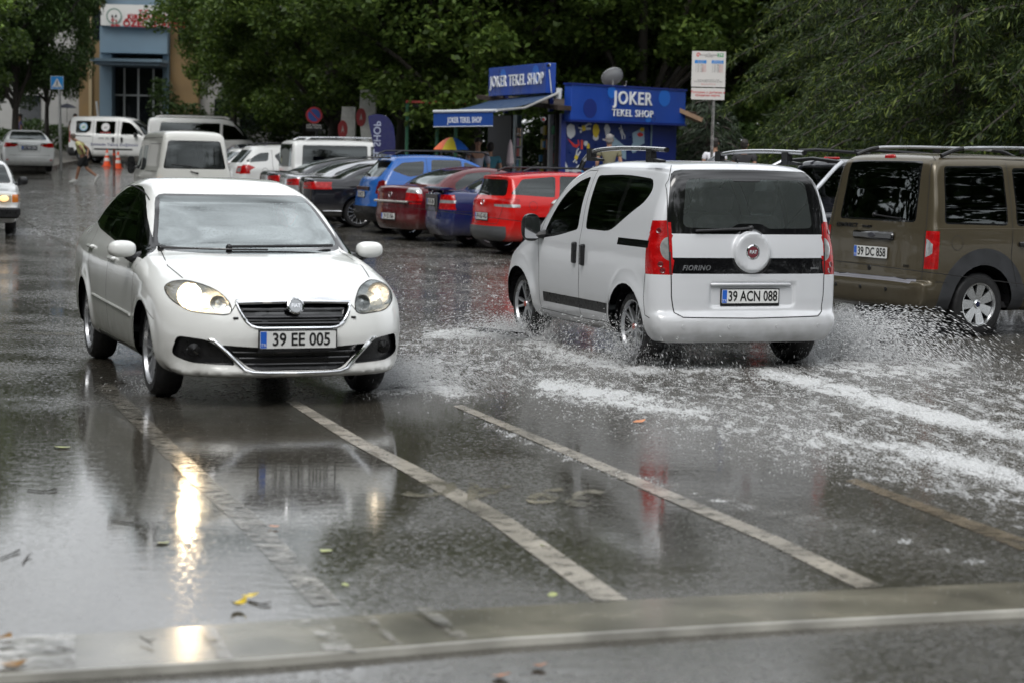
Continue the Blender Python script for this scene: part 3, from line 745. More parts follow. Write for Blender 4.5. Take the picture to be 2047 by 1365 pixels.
def wet_paint(name, col, wear=.5, rough=.16):
    m = bpy.data.materials.new(name); m.use_nodes = True; t = m.node_tree; L_ = t.links.new; p = t.nodes['Principled BSDF']; co = t.nodes.new('ShaderNodeTexCoord')
    n = t.nodes.new('ShaderNodeTexNoise'); n.inputs['Scale'].default_value = 11; n.inputs['Detail'].default_value = 10; n.inputs['Roughness'].default_value = .7; L_(co.outputs['Object'], n.inputs['Vector'])
    mr = t.nodes.new('ShaderNodeMapRange'); mr.inputs['From Min'].default_value = wear - .1; mr.inputs['From Max'].default_value = wear + .1; L_(n.outputs['Fac'], mr.inputs['Value'])
    p.inputs['Base Color'].default_value = (*col, 1); p.inputs['Roughness'].default_value = rough; p.inputs['Specular IOR Level'].default_value = .6
    v = t.nodes.new('ShaderNodeTexNoise'); v.inputs['Scale'].default_value = 2.5; v.inputs['Detail'].default_value = 8; L_(co.outputs['Object'], v.inputs['Vector'])
    sc = t.nodes.new('ShaderNodeVectorMath'); sc.operation = 'SCALE'; sc.inputs[0].default_value = col; m2 = t.nodes.new('ShaderNodeMapRange'); m2.inputs['From Min'].default_value = .3; m2.inputs['From Max'].default_value = .7; m2.inputs['To Min'].default_value = .45; m2.inputs['To Max'].default_value = 1.35
    L_(v.outputs['Fac'], m2.inputs['Value']); L_(m2.outputs[0], sc.inputs['Scale']); L_(sc.outputs[0], p.inputs['Base Color'])
    L_(mr.outputs[0], p.inputs['Alpha']) if wear > 0 else None
    b = t.nodes.new('ShaderNodeBump'); b.inputs['Distance'].default_value = .004; b.inputs['Strength'].default_value = .12; L_(n.outputs['Fac'], b.inputs['Height']); L_(b.outputs[0], p.inputs['Normal']); return m
def strip(name, pts, m, dz=.004, kind='structure'):
    """flat marking on the ground: list of (left px point, right px point)"""
    V = []; F = []
    D = []
    for (a, b), (c, d) in zip(pts[:-1], pts[1:]):
        for k in range(10): t = k / 10; D.append((tuple(Vector(a).lerp(Vector(c), t)), tuple(Vector(b).lerp(Vector(d), t))))
    D.append(pts[-1])
    for i, (a, b) in enumerate(D):
        for q in (a, b): p = at(*q); V.append((p.x, p.y, p.z + dz))
        if i: F.append((2 * i - 2, 2 * i - 1, 2 * i + 1, 2 * i))
    o = mesh_obj(name, V, F, m); tag(o, kind=kind); return o
M_LINE = wet_paint('worn_road_paint', (.36, .33, .28), .40); M_LINEF = wet_paint('faded_road_paint', (.20, .185, .155), .50); M_LINEB = wet_paint('faint_road_paint', (.22, .18, .13), .44)
strip('parking_line', [((566, 800), (592, 800)), ((690, 880), (725, 878)), ((800, 940), (842, 936)), ((975, 1042), (1025, 1038)), ((1190, 1202), (1256, 1200))], M_LINE)
strip('parking_line', [((905, 812), (925, 810)), ((1120, 905), (1150, 902)), ((1330, 998), (1368, 994)), ((1520, 1080), (1562, 1076)), ((1712, 1176), (1765, 1172))], M_LINE)
strip('parking_line', [((190, 770), (225, 768)), ((330, 915), (372, 910)), ((480, 1055), (535, 1050)), ((625, 1212), (682, 1206))], M_LINEF)
strip('parking_line', [((1690, 962), (1712, 958)), ((1850, 1024), (1880, 1018)), ((2040, 1100), (2090, 1092))], M_LINEB)
strip('lane_line', [((762, 522), (765, 517)), ((900, 545), (905, 540)), ((1010, 562), (1015, 557))], M_LINEF)
strip('lane_line', [((0, 668), (0, 663)), ((150, 672), (150, 666))], M_LINEF)
strip('lane_line', [((30, 435), (36, 433)), ((90, 470), (97, 467)), ((150, 500), (158, 497))], M_LINEF)
# faded stencil lettering near the second bay (upside down from here)
_p = at(1010, 985); _s = text_mesh('39 AC', .34, .0, bold=.01); _a = R(180 - 12)
vv = [(_p.x + (v[0] * math.cos(_a) - v[1] * 2.0 * math.sin(_a)), _p.y + (v[0] * math.sin(_a) + v[1] * 2.0 * math.cos(_a)), .005) for v in _s[0]]
tag(mesh_obj('road_stencil', vv, _s[1], wet_paint('stencil_paint', (.22, .20, .15), .48)), kind='structure')
# concrete channel across the foreground
M_CONC = wet_paint('wet_concrete', (.185, .172, .135), 0, .15); M_EDGE = wet_paint('kerb_edge', (.42, .41, .37), 0, .3)
top = [(-250, 1305), (0, 1285), (520, 1248), (1024, 1217), (1500, 1192), (2047, 1168), (2350, 1155)]; bot = [(-250, 1385), (0, 1366), (520, 1333), (1024, 1291), (1500, 1262), (2047, 1233), (2350, 1217)]
V = []; F = []; D = []
for i in range(len(top) - 1):
    for k in range(8):
        t = k / 8; a = Vector(top[i]).lerp(Vector(top[i + 1]), t); b = Vector(bot[i]).lerp(Vector(bot[i + 1]), t); D.append((a, b))
for a, b in D:
    A_, B_ = at(*a), at(*b); d = (B_ - A_).normalized()
    for q, z in ((A_ - d * .012, .0), (A_, .012), (B_ - d * .009, .030), (B_, .028), (B_ + d * .004, .0)): V.append((q.x, q.y, z))
n = 5
for i in range(len(D) - 1):
    for k in range(n - 1): F.append((i * n + k, i * n + k + 1, (i + 1) * n + k + 1, (i + 1) * n + k))
o = mesh_obj('concrete_channel', V, F, [M_CONC, M_EDGE], mi=[1 if k % 4 >= 2 else 0 for k in range(len(F))]); tag(o, kind='structure')
for k_, (xt, xb) in enumerate(((-99, -60), (395, 440), (590, 650), (715, 790), (830, 915))):
    yt = float(np.interp(xt, [p[0] for p in top], [p[1] for p in top])); yb = float(np.interp(xb, [p[0] for p in bot], [p[1] for p in bot])); w_ = (5, 26, 60, 18, 34, 5, 8, 5, 6)[k_]
    strip('channel_joint' if w_ < 9 else 'kerb_paint', [((xt, yt + 2), (xt + w_, yt + 2)), ((xb, yb - 3), (xb + w_, yb - 3))], mat('joint_dark', (.03, .028, .024), .5) if w_ < 9 else wet_paint('kerb_smear', (.27, .25, .21), .55, .12), dz=.033)
# white worn paint at its left end
strip('kerb_paint', [((-60, 1300), (-60, 1362)), ((60, 1288), (60, 1358)), ((150, 1284), (150, 1350))], wet_paint('kerb_white_paint', (.42, .41, .38), .52), dz=.034)
# raised pavements
M_PAVE = mat('pavement_stone', (.16, .15, .135), .3, var=.35, vscale=5, bump=.3)
def slab(name, pts, h, m):
    mb = MB(); n = len(pts); vs = [(x, y, ground_z(y) + (h if k else -.1)) for k in (0, 1) for x, y in pts]
    mb.add(vs, [tuple(range(n, 2 * n))] + [(i, (i + 1) % n, n + (i + 1) % n, n + i) for i in range(n)]); o = mb.build(name, m); tag(o, kind='structure'); return o
slab('pavement', [(-40, 84.5), (-40, 120), (6, 120), (4, 84.5)], .14, M_PAVE)
slab('pavement', [(-30, 72.5), (-30, 84), (-17.6, 84), (-17.2, 76), (-16.9, 72.5)], .14, M_PAVE)
slab('pavement', [(3.6, 30.5), (.6, 44), (-1.5, 52), (-4, 60), (-7, 70), (-6, 84), (45, 84), (45, 24), (10, 24)], .13, M_PAVE)
# ================================================================ white sedan in the foreground
def body_sedan_hero():
    prof = [(.06, .20), (-.012, .225), (-.012, .25), (.008, .30), (.0, .42), (.0, .50), (.03, .62), (.075, .70), (.17, .775), (.38, .86), (.70, .935), (1.02, .985), (1.22, 1.02), (1.5, 1.17), (1.80, 1.325), (2.1, 1.43), (2.45, 1.482), (2.8, 1.49), (3.15, 1.455), (3.5, 1.34), (3.85, 1.17), (4.0, 1.115), (4.25, 1.10), (4.46, 1.075), (4.53, 1.0), (4.56, .8), (4.55, .55), (4.50, .3), (4.42, .22)]
    side = [(.1, .79), (.22, .80), (.3, .835), (.42, .855), (.6, .865), (.8, .862), (.93, .835), (1.02, .785), (1.2, .71), (1.35, .635), (1.5, .55), (1.7, .46)]
    return Car(4.56, 1.73, 2.603, .87, prof, side, zb=.2, rf=.38, rr=.3, pf=3.4, pr=3.0, crown=.055, k=.10, h=.04, tx=[(0, .96), (.6, 1.0), (1.4, 1.0), (3.4, 1.0), (4.56, .92)], rw=.31, arch=.355, flare=.018, tyre_w=.19)
# ================================================================ silver-white compact van
def body_mpv_hero():
    prof = [(.06, .22), (.0, .32), (0, .5), (.03, .68), (.12, .82), (.4, .95), (.72, 1.06), (.9, 1.14), (1.2, 1.36), (1.5, 1.555), (1.85, 1.66), (2.3, 1.695), (2.9, 1.70), (3.4, 1.69), (3.62, 1.66), (3.71, 1.58), (3.76, 1.4), (3.80, 1.2), (3.84, 1.0), (3.86, .8), (3.865, .6), (3.87, .48), (3.905, .445), (3.925, .38), (3.905, .29), (3.84, .22)]
    side = [(.1, .76), (.24, .78), (.34, .83), (.5, .852), (.75, .858), (.95, .85), (1.08, .825), (1.3, .775), (1.5, .70), (1.62, .635), (1.72, .55)]
    def extra(d, x, y, z):
        q = np.sqrt(y ** 2 + (z - .965) ** 2); boss = smax(q - .165, np.abs(x - 3.80) - .095, .03)
        d = smin(d, boss, .03); dish = np.sqrt(y ** 2 + (z - .965) ** 2 + (x - 4.28) ** 2) - .41
        d = smax(d, -dish, .02)
        rec = smax(smax(np.abs(y + .02) - .39, np.abs(z - .61) - .095, .03), -(x - 3.838), .02)
        return smax(d, -rec, .025)
    return Car(3.96, 1.716, 2.513, .77, prof, side, zb=.22, rf=.45, rr=.12, pf=2.6, pr=4.5, crown=.05, k=.075, h=.034, tx=[(0, .9), (.6, .99), (1.2, 1.0), (3.96, 1.01)], rw=.31, arch=.365, flare=.022, extra=extra, tyre_w=.19)
# ================================================================ brown compact van
def body_wagon_hero():
    prof = [(.06, .25), (.0, .35), (0, .55), (.03, .75), (.15, .93), (.5, 1.03), (.9, 1.12), (1.2, 1.3), (1.6, 1.6), (1.95, 1.76), (2.4, 1.81), (3.2, 1.83), (3.8, 1.825), (4.04, 1.80), (4.13, 1.72), (4.18, 1.45), (4.23, 1.15), (4.245, 1.05), (4.255, .8), (4.265, .6), (4.27, .56), (4.355, .55), (4.36, .4), (4.33, .3), (4.2, .25)]
    side = [(.1, .79), (.25, .80), (.4, .86), (.6, .875), (.9, .88), (1.06, .872), (1.13, .855), (1.3, .83), (1.5, .785), (1.7, .735), (1.82, .66)]
    return Car(4.36, 1.79, 2.664, .88, prof, side, zb=.25, rf=.4, rr=.07, pf=2.6, pr=5.0, crown=.035, k=.07, h=.036, tx=[(0, .93), (.6, 1), (4.27, .985)], rw=.325, arch=.40, flare=0, tyre_w=.205)
H_SEDAN = (at(303, 790), (.36, -.933), 'FR')
H_MPV = (at(1262, 727), (-.357, .934), 'RL')
H_WAGON = (at(1957, 674), (.875, .485), 'RR')
# ---------------------------------------------------------------- finishing helpers for cut parts
def push_in(o, d, walls=True, mat_wall=None):
    """sink a cut part d metres behind the skin, with a rim wall back to it"""
    me = o.data; V = [v.co.copy() for v in me.vertices]; Fs = [tuple(p.vertices) for p in me.polygons]; mi = [p.material_index for p in me.polygons]
    ec = {}
    for f in Fs:
        for i in range(len(f)):
            e = (f[i], f[(i + 1) % len(f)]); k = (min(e), max(e)); ec.setdefault(k, []).append(e)
    n = len(V); d = Vector(d); nv = [v + d for v in V] + V; nf = list(Fs)
    for k, l in ec.items():
        if len(l) == 1: a, b = l[0]; nf.append((b, a, n + a, n + b)); mi.append(0)
    nm = o.name; m2 = bpy.data.meshes.new(me.name); m2.from_pydata([tuple(v) for v in nv], [], nf)
    for m_ in me.materials: m2.materials.append(m_)
    m2.polygons.foreach_set('material_index', np.array(mi, dtype=np.int32)); m2.update(); o.data = m2
    return o
def dup_part(o, name, m, parent):
    c = o.copy(); c.data = o.data.copy(); c.name = name; c.data.materials.clear(); c.data.materials.append(m)
    c.data.polygons.foreach_set('material_index', np.zeros(len(c.data.polygons), dtype=np.int32)); COL.objects.link(c); c.parent = parent; return c
def badge_round(root, car, proj, a, b, r, rim, face, txt=None, tm=None, off=.004, ts=.6):
    p, g = car.hit(proj, a, b); sg = 1 if proj == 'F' else -1
    n = Vector((sg * 1.0, 0, g.z * .6)).normalized(); ex = Vector((0, sg, 0)); ey = n.cross(ex); M = frameM(p + n * off, ex, ey)
    mb = MB(); mb.M = M; mb.cur = 0; mb.lathe([(.0001, .004), (r * .78, .004), (r * .84, .011), (r, .007), (r * 1.02, -.01)], 28, 'Z'); 
    mb.cur = 1; mb.lathe([(.0001, .0065), (r * .76, .0065)], 24, 'Z')
    o = mb.build('badge', [rim, face], root, True)
    if txt: text_obj('badge_lettering', txt, r * ts, tm or M_CHROME, o, M @ Matrix.Translation((0, 0, .009)), depth=.001, bold=.0015, xs=.8)
    return o
def letters(root, car, proj, a, b, txt, size, m, off=.003, name='lettering', **k):
    p, g = car.hit(proj, a, b); sg = {'F': 1, 'B': -1}.get(proj, 0)
    ex = Vector((0, sg, 0)) if sg else Vector((-1 if proj == 'L' else 1, 0, 0)) * 1.0
    if proj == 'R': ex = Vector((1, 0, 0))
    if proj == 'L': ex = Vector((-1, 0, 0))
    ey = g.cross(ex).normalized(); M = frameM(p + g * off, ex, ey)
    return text_obj(name, txt, size, m, root, M, **k)
# ================================================================ build: white sedan
P_WHITE = paint('paint_white', (.80, .81, .79), .16)
def build_sedan_hero():
    car = body_sedan_hero(); root = thing('sedan', 'white sedan with headlights on and plate 39 EE 005 driving towards the camera', 'car')
    FR = lambda c: True
    # glass
    hl = rp([(-.80, .775, .05), (-.78, .70, .05), (-.68, .635, .05), (-.47, .618, .03), (-.425, .635, .02), (-.43, .70, .04), (-.50, .785, .07), (-.64, .828, .05), (-.74, .815, .04)], .04)
    hid = car.region('headlight', 'F', hl, M_CLEAR, border=.0, sym=True, nmin=.03)
    gid = car.region('grille', 'F', rp([(-.395, .715, .03), (0, .727, .3), (.395, .715, .03), (.37, .62, .06), (.30, .535, .07), (-.30, .535, .07), (-.37, .62, .06)], .04), M_TRIM)
    lg = rp([(-.50, .425, .02), (-.2, .405, .1), (.2, .405, .1), (.50, .425, .02), (.30, .255, .06), (-.30, .255, .06)], .03)
    lid = car.region('lower_grille', 'F', lg, M_BLACK)
    fid = car.region('fog_lamp_recess', 'F', rp([(-.76, .475, .03), (-.79, .345, .04), (-.68, .30, .04), (-.41, .29, .02), (-.43, .33, .02), (-.57, .455, .05)], .03), M_BLACK, sym=True, nmin=.03)
    wid = car.region('windscreen', 'F', rp([(-.715, .99, .1), (-.4, .975, .3), (.4, .975, .3), (.715, .99, .1), (.575, 1.375, .07), (-.575, 1.375, .07)], .08), G_WIND, border=.03, bmat=M_TRIM, nmin=.1, lim=lambda c: c[2] > .9)
    car.region('windscreen', 'F', [(-.62, 1.318), (.62, 1.318), (.62, 1.36), (-.62, 1.36)], G_BAND, reg=wid, only=tuple(wid), nmin=.05, lim=lambda c: car.W and abs(c[1]) < .56)
    bid = car.region('rear_window', 'B', rp([(-.62, 1.15), (.62, 1.15), (.52, 1.42), (-.52, 1.42)], .07), G_TINT, border=.03, bmat=M_TRIM, nmin=.1)
    sw = rp([(1.24, .925, .02), (1.34, .995, .1), (1.9, 1.30, .3), (2.35, 1.425, .3), (2.9, 1.42, .3), (3.25, 1.29, .2), (3.53, 1.105, .03), (3.3, 1.065, .1), (2.2, .99, .3)], .05)
    for pj in ('L', 'R'):
        r = car.region('side_window', pj, sw, G_DARK, border=.022, bmat=M_TRIM, nmin=.2)
        car.region('side_window', pj, [(2.24, .98), (2.33, .98), (2.36, 1.45), (2.29, 1.45)], M_TRIM, reg=r, nmin=.2, only=tuple(r))
        car.region('side_window', pj, [(3.13, 1.0), (3.16, 1.0), (3.16, 1.4), (3.13, 1.4)], M_TRIM, reg=r, nmin=.2, only=tuple(r))
    tl = rp([(4.2, .80), (4.2, 1.0), (4.4, 1.04), (4.6, 1.0), (4.6, .80)], .05)
    car.region('tail_lamp', 'L', tl, M_RED, nmin=.25); car.region('tail_lamp', 'R', tl, M_RED, nmin=.25)
    car.arches(None)
    car.seam('F', [(-.66, .985), (-.70, .90), (-.66, .835)], M_GAP, .007, sym=True, nmin=.05, lim=lambda c: c[2] > .8)   # bonnet gap
    for pj in ('L', 'R'):
        car.seam(pj, [(1.33, .30), (1.30, .62), (1.26, .92)], M_GAP, .007, nmin=.2)
        car.seam(pj, [(2.34, .27), (2.37, .62), (2.30, .985)], M_GAP, .007, nmin=.2)
        car.seam(pj, [(3.06, .60), (3.22, .80), (3.36, 1.07)], M_GAP, .007, nmin=.2)
        car.seam(pj, [(1.33, .275), (2.35, .265), (3.0, .27)], M_GAP, .006, nmin=.2)
        car.seam(pj, [(.83, .67), (.62, .60), (.50, .56)], M_GAP, .005, nmin=.1)
    car.seam('F', hl, M_GAP, .007, sym=True, closed=True)
    car.seam('F', [(-.43, .64), (-.385, .70)], M_GAP, .006, sym=True, nmin=.1)
    car.seam('T', [(1.95, .62), (2.6, .60), (3.4, .57)], M_GAP, .01, sym=True, nmin=.2)
    ob = car.finish(root, P_WHITE, M_BLACK)
    M_BOWL = mat('lamp_bowl', (.52, .52, .51), .2, metal=.5, bump=.5, bscale=30)
    M_HEAD = mat('headlight_lit', (1, .9, .75), .3, emit=(1, .74, .44), es=330)
    M_HEAD2 = mat('headlight_lit_oblique', (1, .9, .75), .3, emit=(1, .82, .6), es=4.0)
    G_LENS = glass_mat('lamp_lens', (.93, .94, .94), .01)
    for q, rid in enumerate(hid):
        o = ob[rid]; sgn = -1 if q == 0 else 1
        lens = dup_part(o, 'headlight_lens', G_LENS, o); o.data.materials.clear(); o.data.materials.append(M_BOWL); push_in(o, (-.07, -sgn * .02, 0))
        for yy, zz, rr_, mm in ((.66, .735, .078, M_HEAD if q == 0 else M_BOWL), (.50, .69, .05, M_BOWL)):
            p, g = car.hit('F', sgn * yy, zz); c = p + Vector((-.045, 0, 0))
            mb = MB(); mb.M = Matrix.Translation(c) @ Matrix.Rotation(R(90), 4, 'Y')
            mb.lathe([(rr_ * 1.1, .015), (rr_, .012), (rr_ * .9, -.01), (rr_ * .6, -.03), (.012, -.038)], 24, 'Z'); mb.build('reflector', M_BOWL, o, True)
            mb = MB(); 
            if mm is M_HEAD: mb.ell(c + Vector((.0, 0, 0)), (.012, .046, .044), 16, 10)
            elif yy > .6: mb.ell(c + Vector((.0, 0, 0)), (.012, .022, .03), 16, 10)
            else: mb.ell(c, (.02, .022, .022), 12, 8)
            mb.build('bulb', M_HEAD if mm is M_HEAD else (M_HEAD2 if yy > .6 else M_CLEAR), o, True)
    g = ob[gid[0]]; push_in(g, (-.045, 0, 0)); push_in(ob[lid[0]], (-.05, 0, 0))
    for r_ in fid: push_in(ob[r_], (-.05, 0, 0))
    # chrome surround of the grille and the lower trims
    def ring(name, pts, r, m, closed=True, par=None, off=.0):
        P = []
        for a, b in pts: p, gg = car.hit('F', a, b); P.append(p + gg * off)
        if closed: P.append(P[0]); P.append(P[1])
        mb = MB(); mb.tube(P, r, 8); return mb.build(name, m, par or root, True)
    gp = rp([(-.395, .715, .03), (0, .727, .3), (.395, .715, .03), (.37, .62, .06), (.30, .535, .07), (-.30, .535, .07), (-.37, .62, .06)], .04)
    ring('grille_surround', gp, .011, M_CHROME, par=g)
    P = [car.hit('F', a, .70 + .009 * (1 - (a / .38) ** 2))[0] for a in np.linspace(-.38, .38, 15)]
    mb = MB(); mb.tube([p + Vector((.004, 0, 0)) for p in P], .017, 8); mb.build('grille_surround', M_CHROME, g, True)
    M_BAR = mat('grille_bar', (.03, .03, .033), .25, coat=.6)
    for z in (.655, .605, .565):
        P = [car.hit('F', a, z)[0] + Vector((-.022, 0, 0)) for a in np.linspace(-.355 + (.68 - z) * .3, .355 - (.68 - z) * .3, 13)]; mb = MB(); mb.tube(P, .0065, 6); mb.build('grille_bar', M_BAR, g, True)
    for z in (.375, .335, .295):
        P = [car.hit('F', a, z)[0] + Vector((-.028, 0, 0)) for a in np.linspace(-.42 + (.375 - z), .42 - (.375 - z), 13)]; mb = MB(); mb.tube(P, .006, 6); mb.build('grille_bar', M_BAR, ob[lid[0]], True)
    for sg in (-1, 1):
        pts = [(sg * .58, .462), (sg * .545, .455), (sg * .515, .425), (sg * .46, .375), (sg * .40, .315), (sg * .35, .265), (sg * .30, .248), (sg * .2, .243), (0, .241)]
        P = [car.hit('F', a, b)[0] + Vector((.003, 0, 0)) for a, b in pts]; mb = MB(); mb.tube(P, [.006, .012, .015, .016, .016, .013, .009, .008, .008], 8); mb.build('bumper_trim', M_CHROME, root, True)
        mb = MB(); p, gg = car.hit('F', sg * .66, .385); mb.M = Matrix.Translation(p + Vector((-.03, 0, 0))) @ Matrix.Rotation(R(90), 4, 'Y'); mb.lathe([(.045, 0), (.042, .01), (.002, .012)], 16, 'Z'); mb.build('fog_lamp', M_TRIM, ob[fid[0 if sg < 0 else 1]], True)
        mb = MB(); p, gg = car.hit('F', sg * .405, .60); mb.box(p, (.02, .035, .014), bev=.003); mb.build('bumper_clip', M_BLACK, root)
    badge_round(root, car, 'F', 0, .675, .058, M_CHROME, mat('badge_grey', (.35, .36, .37), .15, metal=.8), 'FIAT', M_CHROME, off=.012)
    plate(root, car, 'F', 0, .462, '39 EE 005', tilt=0, off=.03)
    wiper(root, car, 'F', (-.20, 1.0), (.60, 1.005), M_BLACK, .012)
    wiper(root, car, 'F', (-.66, .985), (.05, .985), M_BLACK, .008)
    mirror(root, car, 1.42, .96, -1, P_WHITE, (.13, .20, .064), dy=.125); mirror(root, car, 1.42, .96, 1, P_WHITE, (.13, .20, .064), dy=.125)
    for sd_ in (-1, 1):
        handle(root, car, 2.16, .88, sd_, P_WHITE); handle(root, car, 3.2, .92, sd_, P_WHITE)
        conform_bar(root, car, 'door_moulding', 'L' if sd_ > 0 else 'R', [(a, .52 + (a - 1.4) * .02) for a in np.linspace(1.4, 3.0, 12)], .012, P_WHITE, off=.0)
    cabin(root, car, 1.25, 4.0); seats(root, car, (2.15,), z=.5); seats(root, car, (3.05,), (0,), z=.5, w=1.2, head=False)
    person_driver(root, car, 2.2, .36)
    all_wheels(root, car, 'thin', M_ALLOY, 14, rr=.225)
    place_by(root, car, *H_SEDAN); return car, root
def person_driver(root, car, x, y):
    pass
# ================================================================ build: silver-white van
P_SILVER = paint('paint_silver_white', (.62, .635, .66), .24, metal=.05)
def build_mpv_hero():
    car = body_mpv_hero(); root = thing('compact_van', 'silver-white compact van with roof bars and plate 39 ACN 088 splashing through water', 'van')
    W0 = M_TRIM
    rg = car.region('rear_window', 'B', rp([(-.735, 1.108, .02), (.735, 1.108, .02), (.69, 1.45, .2), (.645, 1.625, .09), (0, 1.638, .3), (-.645, 1.625, .09), (-.69, 1.45, .2)], .05), W0, nmin=.1)
    inner = rp([(-.60, 1.16, .06), (-.17, 1.155, .03), (-.11, 1.195, .05), (.11, 1.195, .05), (.17, 1.155, .03), (.60, 1.16, .06), (.545, 1.555, .06), (-.545, 1.555, .06)], .05)
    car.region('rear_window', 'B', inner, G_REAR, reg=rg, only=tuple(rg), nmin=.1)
    car.region('rear_window', 'B', rp([(-.12, 1.535), (.12, 1.535), (.14, 1.57), (-.14, 1.57)], .01), W0, reg=rg, only=tuple(rg), nmin=.1)
    car.region('tailgate_trim', 'B', [(-.72, .785), (.72, .785), (.72, .915), (-.72, .915)], W0, nmin=.3)
    for pj in ('L', 'R'):
        pass
    lamp = rp([(3.655, .775), (3.63, 1.0), (3.66, 1.2), (3.99, 1.2), (3.99, .775)], .03)
    lid = car.region('tail_lamp', 'L', lamp, M_RED, sym=True, nmin=.28, lim=lambda c: abs(c[1]) > .5)
    for q, sg in enumerate((1, -1)):
        car.region('tail_lamp', 'B', [(sg * .715, .775), (sg * .99, .775), (sg * .99, 1.2), (sg * .715, 1.215)], M_RED, reg=[lid[q]], nmin=.02, lim=lambda c: c[2] < 1.25 and c[0] < car.X(3.64))
        e = [(sg * (.715 + .07 * math.cos(a)), .985 + .095 * math.sin(a)) for a in np.linspace(-math.pi / 2, math.pi / 2, 12)]
        car.region('tail_lamp', 'B', e, M_CLEAR, reg=[lid[q]], only=(lid[q],), nmin=.02)
    car._cut('B', circ(0, .965, .172, 36), 0, 0, .05)
    w1 = rp([(1.34, .965, .03), (1.42, 1.12, .1), (1.62, 1.36, .2), (1.85, 1.50, .15), (2.07, 1.545, .04), (2.13, 1.075, .04), (1.7, 1.0, .2)], .05)
    w2 = rp([(2.22, 1.555, .04), (2.30, 1.085, .05), (2.84, 1.085, .12), (3.06, 1.2, .15), (3.40, 1.355, .08), (3.47, 1.46, .08), (3.38, 1.545, .06), (2.8, 1.575, .3)], .05)
    for pj in ('L', 'R'):
        car.region('side_window', pj, w1, G_CLEAR, border=.018, bmat=W0, nmin=.2)
        r = car.region('side_window', pj, w2, G_TINT, border=.018, bmat=W0, nmin=.2)
        car.region('side_window', pj, [(2.90, 1.0), (2.975, 1.0), (2.975, 1.6), (2.90, 1.6)], W0, reg=r, only=tuple(r), nmin=.2)
        car.region('sill_moulding', pj, rp([(1.38, .385), (1.38, .475), (2.9, .475), (2.9, .385)], .008), M_BLACK, nmin=.2)
        car.region('sliding_door_rail', pj, [(3.04, .985), (3.04, 1.045), (3.66, 1.045), (3.66, .985)], M_TRIM, nmin=.2)
    car.region('windscreen', 'F', rp([(-.70, 1.13), (.70, 1.13), (.60, 1.60), (-.60, 1.60)], .08), G_CLEAR, border=.03, bmat=W0, nmin=.1, lim=lambda c: c[2] > 1.05)
    car.arches(None)
    tg = [(-.71, .96), (-.70, .60), (-.68, .47), (-.62, .435), (0, .425), (.62, .435), (.68, .47), (.70, .60), (.71, .96)]
    car.seam('B', tg, M_GAP, .009, nmin=.2)
    car.seam('B', [(-.715, .785), (-.72, 1.2), (-.70, 1.5), (-.655, 1.66)], M_GAP, .007, sym=True, nmin=.1)
    for pj in ('L', 'R'):
        car.seam(pj, [(1.29, .31), (1.29, .7), (1.24, .95), (1.33, 1.15), (1.52, 1.36), (1.72, 1.51), (1.95, 1.59), (2.14, 1.60), (2.22, 1.1), (2.25, .7), (2.25, .3)], M_GAP, .007, nmin=.15)
        car.seam(pj, [(2.25, .3), (1.29, .31)], M_GAP, .006, nmin=.15)
        car.seam(pj, [(2.25, .3), (2.93, .31), (2.97, .55)], M_GAP, .007, nmin=.15)
        car.seam(pj, [(3.655, .775), (3.64, .60), (3.68, .44), (3.74, .42)], M_GAP, .007, nmin=.1)
        car.seam(pj, [(1.5, 1.625), (1.9, 1.675), (2.6, 1.69), (3.1, 1.69)], M_GAP, .008, nmin=.05)
    ob = car.finish(root, P_SILVER, M_BLACK)
    badge_round(root, car, 'B', 0, .965, .062, M_CHROME, mat('badge_red', (.14, .01, .02), .2, coat=.5), 'FIAT', M_CHROME, off=.0)
    for q, sg in enumerate((1, -1)):
        for zz in (.86, 1.13, .81): p, g = car.hit('B', sg * (.785 if zz != .81 else .77), zz); mb = MB(); mb.M = Matrix.Translation(p + g * .001) @ g.to_track_quat('Z', 'Y').to_matrix().to_4x4(); mb.lathe([(.024, .0), (.021, .004), (.015, .001), (.001, .003)], 16, 'Z'); mb.build('lamp_element', M_REDD, ob[lid[q]], True)
    plate(root, car, 'B', 0, .60, '39 ACN 088', off=.014)
    letters(root, car, 'B', .50, .832, 'FIORINO', .058, M_ALLOY, off=.008, name='model_lettering', depth=.002, bold=.001, shear=.3, xs=1.0)
    letters(root, car, 'B', -.60, .832, 'combi', .03, M_ALLOY, off=.004, name='model_lettering', depth=.002, bold=.0005)
    for yy in (-.62, -.22, .22, .62): mb = MB(); p, g = car.hit('B', yy, .36); mb.M = Matrix.Translation(p) @ g.to_track_quat('Z', 'Y').to_matrix().to_4x4(); mb.lathe([(.016, -.002), (.015, .004), (.002, .004)], 14, 'Z'); mb.build('parking_sensor', P_SILVER, root, True)
    mb = MB(); p, g = car.hit('B', 0, .70); mb.box(p + Vector((-.012, 0, 0)), (.03, .74, .022), bev=.008); mb.build('tailgate_grip', P_SILVER, root, True)
